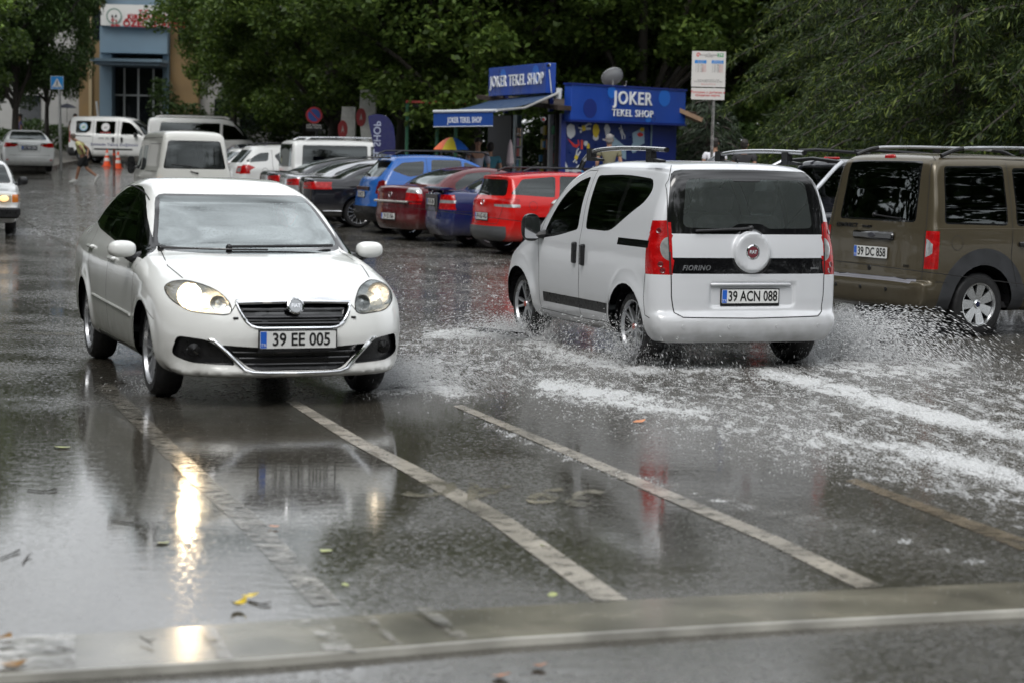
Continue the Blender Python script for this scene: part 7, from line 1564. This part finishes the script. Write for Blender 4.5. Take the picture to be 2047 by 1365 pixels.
def person(label, loc, rz, J, shirt, trousers, hair, shoes=None, shorts=False, sleeve=.55, haircut=.9, h=1.75, skinm=None, legs=True, group=None, shirt_r=1.0, trim=None):
    """J: joints in metres (x forward, y left, z up)"""
    sm = skinm or M_SKIN; root = thing('person', label, 'person', loc, rz, group); j = {k: Vector(v) for k, v in J.items()}
    P = []; E = []; Rd = []; ix = {}
    def v(k, p, r_, frm=None): P.append(p); Rd.append(r_); ix[k] = len(P) - 1; (E.append((ix[frm], ix[k])) if frm else None)
    v('pelvis', j['pelvis'], (.11, .085)); v('waist', j['pelvis'].lerp(j['chest'], .4), (.09, .075), 'pelvis'); v('chest', j['chest'], (.105, .08), 'waist'); v('neck', j['neck'], .055, 'chest'); v('head0', j['head'] - Vector((0, 0, .07)), (.058, .062), 'neck'); v('head1', j['head'] + Vector((.005, 0, .01)), (.076, .092), 'head0'); v('head2', j['head'] + Vector((-.01, 0, .085)), (.06, .075), 'head1')
    for s, q in (('l', 1), ('r', -1)):
        v('sh' + s, j['sh' + s], .042, 'chest'); v('ua' + s, j['sh' + s].lerp(j['el' + s], .5), .045, 'sh' + s); v('el' + s, j['el' + s], .040, 'ua' + s); v('wr' + s, j['wr' + s], .028, 'el' + s)
        if legs:
            v('hp' + s, j['hp' + s], .09, 'pelvis'); v('kn' + s, j['kn' + s], .062, 'hp' + s); v('ca' + s, j['kn' + s].lerp(j['an' + s], .3), .058, 'kn' + s); v('an' + s, j['an' + s], .036, 'ca' + s)
            v('ft' + s, j['to' + s], .03, 'an' + s)
        d = (j['wr' + s] - j['el' + s]).normalized(); w = j['wr' + s]; sd_ = Vector((0, q, 0)) if abs(d.y) < .8 else Vector((1, 0, 0)); v('pa' + s, w + d * .06, (.022, .036), 'wr' + s)
    body = skin('body', P, E, Rd, sm, root)
    for s, q in (('l', 1), ('r', -1)):     # fingers
        d = (j['wr' + s] - j['el' + s]).normalized(); w = j['wr' + s] + d * .075; a = d.cross(Vector((1, 0, .1))).normalized(); b = d.cross(a)
        mb = MB()
        for k, (o_, ln) in enumerate(((-.03, .062), (-.01, .075), (.01, .07), (.028, .055))): mb.tube([w + b * o_, w + b * o_ + d * ln * .55 + a * .006, w + b * o_ + d * ln * .9 + a * .022], [.0095, .0085, .006], 6)
        mb.tube([w - d * .04 + b * .034, w - d * .005 + b * .056, w + d * .02 + b * .058], [.011, .010, .007], 6)
        bmj = mb; vv = [tuple(x) for x in mb.v]; nb = len(body.data.vertices); bm = bmesh.new(); bm.from_mesh(body.data); nv = [bm.verts.new(x) for x in vv]
        for f in mb.f:
            try: bm.faces.new([nv[i] for i in f])
            except ValueError: pass
        bm.to_mesh(body.data); bm.free()
    # face: nose, ears, eyes
    f = j['head']; fw = Vector(J.get('face', (1, 0, 0))).normalized(); up = Vector((0, 0, 1)); sd_ = up.cross(fw).normalized()
    mb = MB(); mb.tube([f + fw * .085 + up * .03, f + fw * .112 - up * .012, f + fw * .09 - up * .02], [.008, .014, .010], 6); [mb.ell(f + sd_ * (.078 * q) - fw * .005 - up * .005, (.012, .012, .03), 8, 6) for q in (-1, 1)]; mb.build('face', sm, body, True)
    mb = MB(); [mb.ell(f + fw * .084 + sd_ * .03 * q + up * .018, (.008, .008, .006), 8, 6) for q in (-1, 1)]; mb.tube([f + fw * .088 + sd_ * .022 - up * .048, f + fw * .093 - up * .047, f + fw * .088 - sd_ * .022 - up * .048], .005, 5); mb.build('features', M_HAIRD, body, True)
    if haircut: mb = MB(); mb.ell(f - fw * .018 + up * .035, (.098, .086, .095 * haircut), 18, 12); mb.ell(f - fw * .045 - up * .015, (.062, .078, .08), 14, 10); mb.build('hair', hair, body, True)
    # shirt
    P = [j['pelvis'] - Vector((0, 0, .03)), j['pelvis'].lerp(j['chest'], .45), j['chest'], j['neck'] - Vector((0, 0, .05))]; Rd = [(.155 * shirt_r, .125 * shirt_r), (.152 * shirt_r, .128 * shirt_r), (.17 * shirt_r, .135 * shirt_r), .078]; E = [(0, 1), (1, 2), (2, 3)]
    for s in 'lr': b_ = len(P); P += [j['sh' + s], j['sh' + s].lerp(j['el' + s], sleeve)] if sleeve < 1 else [j['sh' + s], j['el' + s], j['el' + s].lerp(j['wr' + s], sleeve - 1)]; E += [(2, b_), (b_, b_ + 1)] + ([(b_ + 1, b_ + 2)] if sleeve >= 1 else []); Rd += [.076, .064] if sleeve < 1 else [.072, .055, .045]
    skin('shirt', P, E, Rd, shirt, body)
    if legs:
        P = [j['pelvis'] + Vector((0, 0, .06)), j['pelvis'] - Vector((0, 0, .04))]; Rd = [(.15, .12), (.155, .125)]; E = [(0, 1)]
        for s in 'lr':
            b_ = len(P); 
            if shorts: P += [j['hp' + s], j['hp' + s].lerp(j['kn' + s], .55), j['hp' + s].lerp(j['kn' + s], .95)]; Rd += [.11, .102, .10]
            else: P += [j['hp' + s], j['kn' + s], j['an' + s] + Vector((0, 0, .03))]; Rd += [.105, .08, .062]
            E += [(1, b_), (b_, b_ + 1), (b_ + 1, b_ + 2)]
        skin('shorts' if shorts else 'trousers', P, E, Rd, trousers, body)
        for s in 'lr':
            a = j['an' + s]; t = j['to' + s]; d = (t - a); 
            mb = MB(); dd = Vector((d.x, d.y, 0)).normalized() if Vector((d.x, d.y, 0)).length > .02 else Vector((1, 0, 0)); base = a.lerp(t, .4)
            rot = d.to_track_quat('X', 'Z').to_matrix(); mb.ell(a.lerp(t, .5) - Vector((0, 0, .005)), (.155, .052, .05), 14, 10, rot); mb.ell(a + Vector((0, 0, -.01)), (.055, .05, .055), 12, 8); mb.build('shoe', shoes or M_BLACK, body, True)
            mb = MB(); mb.ell(a.lerp(t, .5) - Vector((0, 0, .032)), (.158, .055, .024), 14, 8, rot); mb.build('shoe_sole', M_SIGNW if shoes else M_GUN, body, True)
    return root
def stand(h=1.75, lean=0): 
    return dict(pelvis=(0, 0, .95), chest=(.0, 0, 1.30), neck=(-.01, 0, 1.47), head=(.0, 0, 1.62), shl=(0, .19, 1.40), shr=(0, -.19, 1.40), ell=(-.04, .25, 1.13), elr=(-.04, -.25, 1.13), wrl=(.06, .24, .90), wrr=(.06, -.24, .90), hpl=(0, .10, .88), hpr=(0, -.10, .88), knl=(.02, .11, .50), knr=(.02, -.11, .50), anl=(-.02, .11, .08), anr=(-.02, -.11, .08), tol=(.14, .13, .04), tor=(.14, -.13, .04))
# man hurrying across the street (faces left in the picture: local +x points left)
g = at(165, 367)
Jm = dict(pelvis=(-.03, 0, .92), chest=(.12, 0, 1.22), neck=(.20, 0, 1.39), head=(.33, 0, 1.50), face=(1, 0, -.45), shl=(.14, .19, 1.33), shr=(.14, -.19, 1.33), ell=(-.06, .36, 1.10), elr=(-.13, -.30, 1.12), wrl=(-.06, .16, .94), wrr=(-.13, -.12, .92), hpl=(-.03, .09, .86), hpr=(-.03, -.09, .86), knl=(.10, .09, .49), knr=(-.10, -.10, .50), anl=(.20, .08, .09), anr=(-.46, -.10, .22), tol=(.36, .09, .05), tor=(-.40, -.10, .08))
M_YEL = mat('shirt_yellow', (.66, .62, .27), .8, var=.08, vscale=8, bump=.3, bscale=9); M_SHRT = mat('shorts_dark', (.012, .013, .014), .8); M_SHOE = mat('shoes_white', (.55, .55, .53), .6, var=.2)
person('balding man in yellow polo shirt and black shorts hurrying across the wet street', (g.x, g.y, g.z), R(180), Jm, M_YEL, M_SHRT, mat('hair_cropped', (.15, .12, .10), .8), M_SHOE, shorts=True, haircut=.72, shirt_r=1.22, skinm=mat('skin_tanned', (.30, .15, .09), .55))
def pp(px, Y): return (pxX(px, Y), Y, ground_z(Y) + .13)
s_ = stand()
person('grey-haired man in khaki T-shirt with his back turned before the mural', (pxX(1209, 42), 42, atd(1209, 276, 42).z - 1.66), R(88), s_, mat('shirt_khaki', (.16, .15, .09), .8, bump=.3, bscale=9), M_GUN, M_HAIRG, haircut=.95, shirt_r=1.08)
person('dark-haired man in white T-shirt behind the parking notice post', (pxX(1419, 43), 43, atd(1421, 283, 43).z - 1.66), R(80), s_, mat('shirt_white', (.62, .62, .66), .8, bump=.2, bscale=9), M_GUN, M_HAIRD, shirt_r=1.05)
person('dark-haired man in black top right of the notice post', (pxX(1478, 42), 42, atd(1478, 286, 42).z - 1.66), R(70), s_, mat('shirt_black', (.02, .02, .022), .8), M_GUN, M_HAIRD)
person('young man in pale grey printed shirt standing beside the rainbow umbrella', (pxX(948, 45), 45, atd(948, 282, 45).z - 1.66), R(-80), s_, mat('shirt_pale_grey', (.36, .36, .42), .8, var=.2, vscale=9), M_GUN, M_HAIRD, sleeve=.97)
person('person in turquoise top beside the kiosk hatch', (pxX(972, 45.6), 45.6, atd(972, 292, 45.6).z - 1.66), R(100), s_, mat('shirt_turquoise', (.03, .16, .22), .8, var=.2, vscale=9), M_GUN, M_HAIRD, haircut=1.0)
person('person standing beneath the grey umbrella behind the delivery van', (pxX(146, 86), 86, ground_z(86) + .14), R(-70), s_, mat('shirt_mid_grey', (.2, .2, .22), .8), M_GUN, M_HAIRD)
person('person in a violet top walking between the trunks at the far left', (pxX(36, 85), 85, ground_z(85) + .1), R(200), s_, mat('shirt_violet', (.16, .14, .32), .8), M_GUN, M_HAIRD)
# umbrellas
def umbrella(label, c, r_, mats, tilt=(0, 0), drop=.32, hold=.8, ribs=8):
    t = thing('umbrella', label, 'umbrella', c); t.rotation_euler = (R(tilt[0]), R(tilt[1]), 0); V = []; F = []; mi = []
    for k in range(ribs):
        a0 = 2 * math.pi * k / ribs; b = len(V); nn = 6; mm = 5
        for i in range(nn + 1):
            for j_ in range(mm + 1):
                a = a0 + 2 * math.pi / ribs * j_ / mm; u = i / nn; sag = 1 - .07 * u * math.sin(math.pi * j_ / mm); V.append((r_ * u * sag * math.cos(a), r_ * u * sag * math.sin(a), -drop * u ** 1.8 * (1 + .0 * j_)))
        for i in range(nn):
            for j_ in range(mm): F.append((b + i * (mm + 1) + j_, b + (i + 1) * (mm + 1) + j_, b + (i + 1) * (mm + 1) + j_ + 1, b + i * (mm + 1) + j_ + 1)); mi.append(k % len(mats))
    mesh_obj('canopy', V, F, mats, t, True, mi); MB().tube([(0, 0, .07), (0, 0, -hold)], .012, 6).build('shaft', M_GUN, t); return t
Mo, My, Mb_ = mat('umb_orange', (.75, .12, .02), .5), mat('umb_yellow', (.75, .60, .03), .5), mat('umb_blue', (.02, .12, .50), .5)
um = umbrella('rainbow umbrella with orange, yellow and blue panels left of the kiosk', atd(903, 275, 44.5), .42, [Mo, My, Mb_, Mb_, Mo, My, Mb_, Mo], (0, 0), .28)
um.rotation_euler = (0, 0, R(198)); umbrella('dark grey open umbrella above the delivery van roof', atd(134, 208, 85.8), .42, [mat('umb_grey', (.09, .09, .12), .6)], drop=.18)
# ================================================================ leaves and twigs on the wet asphalt
def leaf3(name, label, px, py, s, m, rz, curl=.3, lift=.01, group=None, z=None):
    g = at(px, py); V = []; F = []; n_ = 7; out = [(0, .0), (.25, .28), (.5, .40), (.8, .24), (1, 0)]
    for i in range(n_):
        u = i / (n_ - 1); w = float(np.interp(u, [o_[0] for o_ in out], [o_[1] for o_ in out]))
        for k in (-1, 0, 1): V.append(((u - .5) * s, k * w * s, lift + curl * s * ((u - .5) ** 2 * 1.6 + .35 * abs(k) * w)))
    for i in range(n_ - 1):
        for k in range(2): a = i * 3 + k; F.append((a, a + 3, a + 4, a + 1))
    o = mesh_obj(name, V, F, m, smooth=True, loc=(g.x, g.y, g.z + (.0 if z is None else z))); o.rotation_euler = (random.uniform(-.2, .2), random.uniform(-.2, .2), rz); tag(o, label, 'leaf', group); return o
ML_Y = mat('leaf_yellow', (.62, .46, .04), .4, var=.3, vscale=30); ML_G = mat('leaf_pale_green', (.34, .38, .12), .4, var=.3, vscale=30); ML_B = mat('leaf_brown', (.26, .14, .04), .4, var=.4, vscale=30); ML_O = mat('leaf_orange', (.52, .18, .05), .4, var=.3, vscale=30)
leaf3('fallen_leaf', 'curled yellow leaf standing up beside the end of the faded line', 480, 1215, .075, ML_Y, .8, .9, .012); leaf3('fallen_leaf', 'bright yellow leaf lying just above the curled one', 502, 1196, .07, ML_Y, .1, .4, .01)
leaf3('fallen_leaf', 'brown leaf on the concrete channel in the bottom left corner', 28, 1350, .09, ML_B, .5, .4, .035); leaf3('fallen_leaf', 'yellow-brown leaf at the left edge above the channel', 4, 1285, .10, ML_B, 1.1, .5)
leaf3('fallen_leaf', 'orange leaf at the bottom below the channel', 1078, 1336, .06, ML_O, .3, .4); leaf3('fallen_leaf', 'ochre leaf at the bottom edge beneath the middle of the channel', 1003, 1356, .07, ML_O, .1, .3)
leaf3('fallen_leaf', 'small orange leaf in the car reflection', 545, 1056, .06, ML_O, .4, .3)
for px, py, s_l in ((325, 1086, .07), (652, 1102, .07), (1088, 1092, .05), (1105, 1190, .05), (690, 1170, .04), (125, 895, .10)): leaf3('fallen_leaf', 'small pale green leaf floating on the wet asphalt', px, py, s_l, ML_G, random.uniform(0, 6), .15, .004, 'pale green leaves on the wet asphalt')
leaf3('fallen_leaf', 'tiny orange fleck of leaf on the foam strip', 1278, 845, .10, ML_O, .4, .2)
for pts, lbl in ((((55, 980), (90, 984), (118, 979)), 'thin dark twig left of the headlight reflection'), (((0, 1118), (20, 1110), (40, 1102)), 'dark twig at the left edge above the channel'), (((222, 1042), (255, 1046), (282, 1050)), 'dark short twig near the middle of the left bay'), (((45, 1128), (52, 1118), (58, 1110)), 'short twig right beside the left edge twig'), (((280, 1292), (295, 1300), (305, 1308)), 'brown twig lying on the concrete channel'), (((498, 1203), (522, 1210), (542, 1212)), 'leaf stalk beside the yellow leaves')):
    P = [at(*q) for q in pts]; zz = .035 if 'concrete' in lbl else .006; mb = MB(); mb.tube([p + Vector((0, 0, zz)) for p in P], [.0025, .0032, .0015], 5); mb.tube([P[1] + Vector((0, 0, zz)), P[1].lerp(P[2], .6) + Vector((.01, .03, zz + .006))], .002, 4); tag(mb.build('twig', M_BARK), lbl, 'twig')
# ================================================================ spray and foam
M_SPR = mat('spray_water', (.66, .67, .68), .15, spec=.8); 
def drops(name, C, Rz, Vd=None, m=M_SPR, label=None):
    """octahedral droplets, stretched along their flight"""
    n = len(C); o6 = np.array([(1, 0, 0), (-1, 0, 0), (0, 1, 0), (0, -1, 0), (0, 0, 1), (0, 0, -1)], float); f8 = np.array([(0, 2, 4), (2, 1, 4), (1, 3, 4), (3, 0, 4), (2, 0, 5), (1, 2, 5), (3, 1, 5), (0, 3, 5)])
    V = C[:, None, :] + o6[None] * Rz[:, None, None]
    if Vd is not None: V = V + np.einsum('nk,nj->nkj', (o6 @ Vd.T).T / (np.linalg.norm(Vd, axis=1)[:, None] + 1e-9), Vd)
    F = (f8[None] + 6 * np.arange(n)[:, None, None]).reshape(-1, 3); o = np_mesh(name, V.reshape(-1, 3), F, m, smooth=True); tag(o, label, kind='stuff'); return o
rs = np.random.RandomState(31)
def plume(px, py, dirs, n, spread, hmax, reach, size=(.0015, .006), up=1.0, dz=0):
    """ballistic arcs thrown from one tyre"""
    o = at(px, py); C = []; Vv = []; D = []
    for _ in range(n):
        d = dirs[rs.randint(len(dirs))]; a = math.atan2(d[1], d[0]) + rs.normal() * spread; sp = reach * rs.uniform(.1, 1) ** 1.3; vz = math.sqrt(2 * 9.8 * hmax) * rs.uniform(.05, 1) ** .8 * up; tt = rs.uniform(0, 1) * 2 * vz / 9.8 * 1.0; T = 2 * math.sqrt(2 * 9.8 * hmax) / 9.8
        vx = sp / T; x = o.x + math.cos(a) * vx * tt + rs.normal() * .04; y = o.y + math.sin(a) * vx * tt + rs.normal() * .06; z = vz * tt - 4.9 * tt * tt + dz
        C.append((x, y, max(z, .004))); Vv.append((math.cos(a) * vx, math.sin(a) * vx, vz - 9.8 * tt))
    C = np.array(C); V = np.array(Vv) * .006; r_ = size[0] + (size[1] - size[0]) * rs.uniform(0, 1, n) ** 3; return C, r_, V
SZ = (.0009, .0042)
sets = [plume(1275, 725, [(-.9, -.5), (-.5, -.8), (.5, -.9)], 7000, .5, .42, 1.3, SZ), plume(1300, 720, [(.8, -.5), (.3, -1)], 6000, .6, .55, 1.0, SZ), plume(1640, 712, [(.9, -.3), (.8, .1), (1, -.6)], 34000, .42, .46, 2.0, SZ), plume(1610, 718, [(.4, -.9), (-.5, -.8)], 6000, .7, .35, .8, SZ),
        plume(1050, 676, [(-.9, -.5), (-1, 0), (-.4, -.9)], 8000, .6, .25, 1.4, SZ), plume(1090, 680, [(.6, -.8)], 3500, .6, .35, .9, SZ), plume(1680, 640, [(.6, -.4), (1, .2)], 6000, .6, .4, 1.1, SZ)]
drops('water_spray', np.vstack([s[0] for s in sets]), np.concatenate([s[1] for s in sets]), np.vstack([s[2] for s in sets]))
sets = [plume(745, 775, [(.9, -.2), (1, .3)], 20000, .5, .26, 1.3, (.0008, .002)), plume(300, 785, [(-.6, .6), (-.4, .9)], 500, .6, .15, .6, (.001, .003)), plume(185, 705, [(-.3, .9), (.4, .9)], 900, .6, .25, .7, (.001, .003)), plume(20, 470, [(1, .4), (1, -.1)], 2500, .5, .2, 1.6, (.002, .005))]
drops('tyre_mist', np.vstack([s[0] for s in sets]), np.concatenate([s[1] for s in sets]), np.vstack([s[2] for s in sets]))
# foam clots: small bubbles-heaps scattered by the same density as the painted froth
n0 = 800000; yy = 1 / rs.uniform(1 / 45., 1 / 10.5, n0); xx = rs.uniform(-.27, .28, n0) * yy; dn = foam_density(xx, yy)
from_noise = (np.sin(xx * 9 + np.sin(yy * 3.1) * 2) * np.sin(yy * 2.3 + np.sin(xx * 5) * 1.5) + np.sin(xx * 23 + yy * 3) * np.sin(yy * 9 - xx * 4)) * .22 + .5
keep = rs.uniform(0, 1, n0) < dn ** 1.6 * np.clip(from_noise * 1.4, 0, 1) * np.clip(34 / yy - .6, .25, 1) * .42; xx, yy, dn = xx[keep], yy[keep], dn[keep]
C = np.stack([xx, yy, np.interp(yy, GY, GZ) + .001], 1); rr_ = (.0016 + .006 * rs.uniform(0, 1, len(C)) ** 4) * (1 + .9 * (dn > .75)) * np.clip(yy / 18, .8, 1.5)
print('foam', len(C)); drops('foam', C, rr_ * 1.0, None, mat('foam_white', (.62, .63, .64), .5))
# raindrop splashes jumping off the road
n1 = 6000; yy = 1 / rs.uniform(1 / 70., 1 / 7., n1); xx = rs.uniform(-.27, .28, n1) * yy; C = np.stack([xx, yy, np.interp(yy, GY, GZ) + rs.uniform(0, .03, n1)], 1)
drops('rain_splashes', C, .0009 + .0012 * rs.uniform(0, 1, n1) * np.clip(yy / 20, .6, 2.2), None)

# torn sheets of water thrown sideways by the tyres
def sheet_mat():
    m = bpy.data.materials.new('water_sheet'); m.use_nodes = True; t = m.node_tree; L_ = t.links.new; p = t.nodes['Principled BSDF']; p.inputs['Base Color'].default_value = (.62, .63, .64, 1); p.inputs['Roughness'].default_value = .25
    uv = t.nodes.new('ShaderNodeAttribute'); uv.attribute_name = 'flow'; mp_ = t.nodes.new('ShaderNodeMapping'); mp_.inputs['Scale'].default_value = (26, 3.2, 1); L_(uv.outputs['Vector'], mp_.inputs['Vector'])
    n = t.nodes.new('ShaderNodeTexNoise'); n.inputs['Scale'].default_value = 1; n.inputs['Detail'].default_value = 9; n.inputs['Roughness'].default_value = .72; L_(mp_.outputs[0], n.inputs['Vector'])
    se = t.nodes.new('ShaderNodeSeparateXYZ'); L_(uv.outputs['Vector'], se.inputs[0]); th = t.nodes.new('ShaderNodeMapRange'); th.inputs['To Min'].default_value = .44; th.inputs['To Max'].default_value = .70; L_(se.outputs['Y'], th.inputs['Value'])
    d = t.nodes.new('ShaderNodeMath'); d.operation = 'SUBTRACT'; L_(n.outputs['Fac'], d.inputs[0]); L_(th.outputs[0], d.inputs[1]); a = t.nodes.new('ShaderNodeMapRange'); a.inputs['From Max'].default_value = .16; a.inputs['To Max'].default_value = .8; L_(d.outputs[0], a.inputs['Value'])
    L_(a.outputs[0], p.inputs['Alpha']); return m
M_SHEET = sheet_mat()
def water_sheet(px, py, a0, a1, hmax, reach, seed, label):
    rs = np.random.RandomState(seed); o = at(px, py); nu, nv = 60, 22; V = []; U = []; F = []
    ph = rs.uniform(0, 6, 5)
    for i in range(nu + 1):
        u = i / nu; a = R(a0 + (a1 - a0) * u); wob = 1 + .28 * math.sin(u * 9 + ph[0]) + .18 * math.sin(u * 23 + ph[1]) + .1 * math.sin(u * 51 + ph[2]); edge = math.sin(math.pi * min(max(u, .02), .98)) ** .5
        for j in range(nv + 1):
            v = j / nv; h = hmax * wob * edge * 4 * v * (1 - v * .62) * .42; d = .05 + reach * edge * v * (1 + .12 * math.sin(u * 13 + v * 4 + ph[3])); V.append((o.x + math.cos(a) * d + rs.normal() * .006, o.y + math.sin(a) * d + rs.normal() * .006, max(.004, h + rs.normal() * .006))); U.append((u + .02 * math.sin(v * 9 + ph[4]), v, seed))
    for i in range(nu):
        for j in range(nv): F.append((i * (nv + 1) + j, (i + 1) * (nv + 1) + j, (i + 1) * (nv + 1) + j + 1, i * (nv + 1) + j + 1))
    ob = mesh_obj('splash_sheet', V, F, M_SHEET, smooth=True); at_ = ob.data.attributes.new('flow', 'FLOAT_VECTOR', 'POINT'); at_.data.foreach_set('vector', np.array(U, np.float32).ravel()); tag(ob, kind='stuff'); return ob
for k in range(3):
    water_sheet(1640, 710, -50, 55, .30 + .07 * k, .8 + .3 * k, 40 + k, ''); water_sheet(1275, 727, 190, 330, .20 + .06 * k, .4 + .18 * k, 50 + k, ''); water_sheet(1050, 676, 150, 280, .12 + .05 * k, .5 + .3 * k, 60 + k, '')
water_sheet(750, 778, -40, 60, .10, .8, 71, ''); water_sheet(750, 778, -30, 40, .16, .6, 72, '')
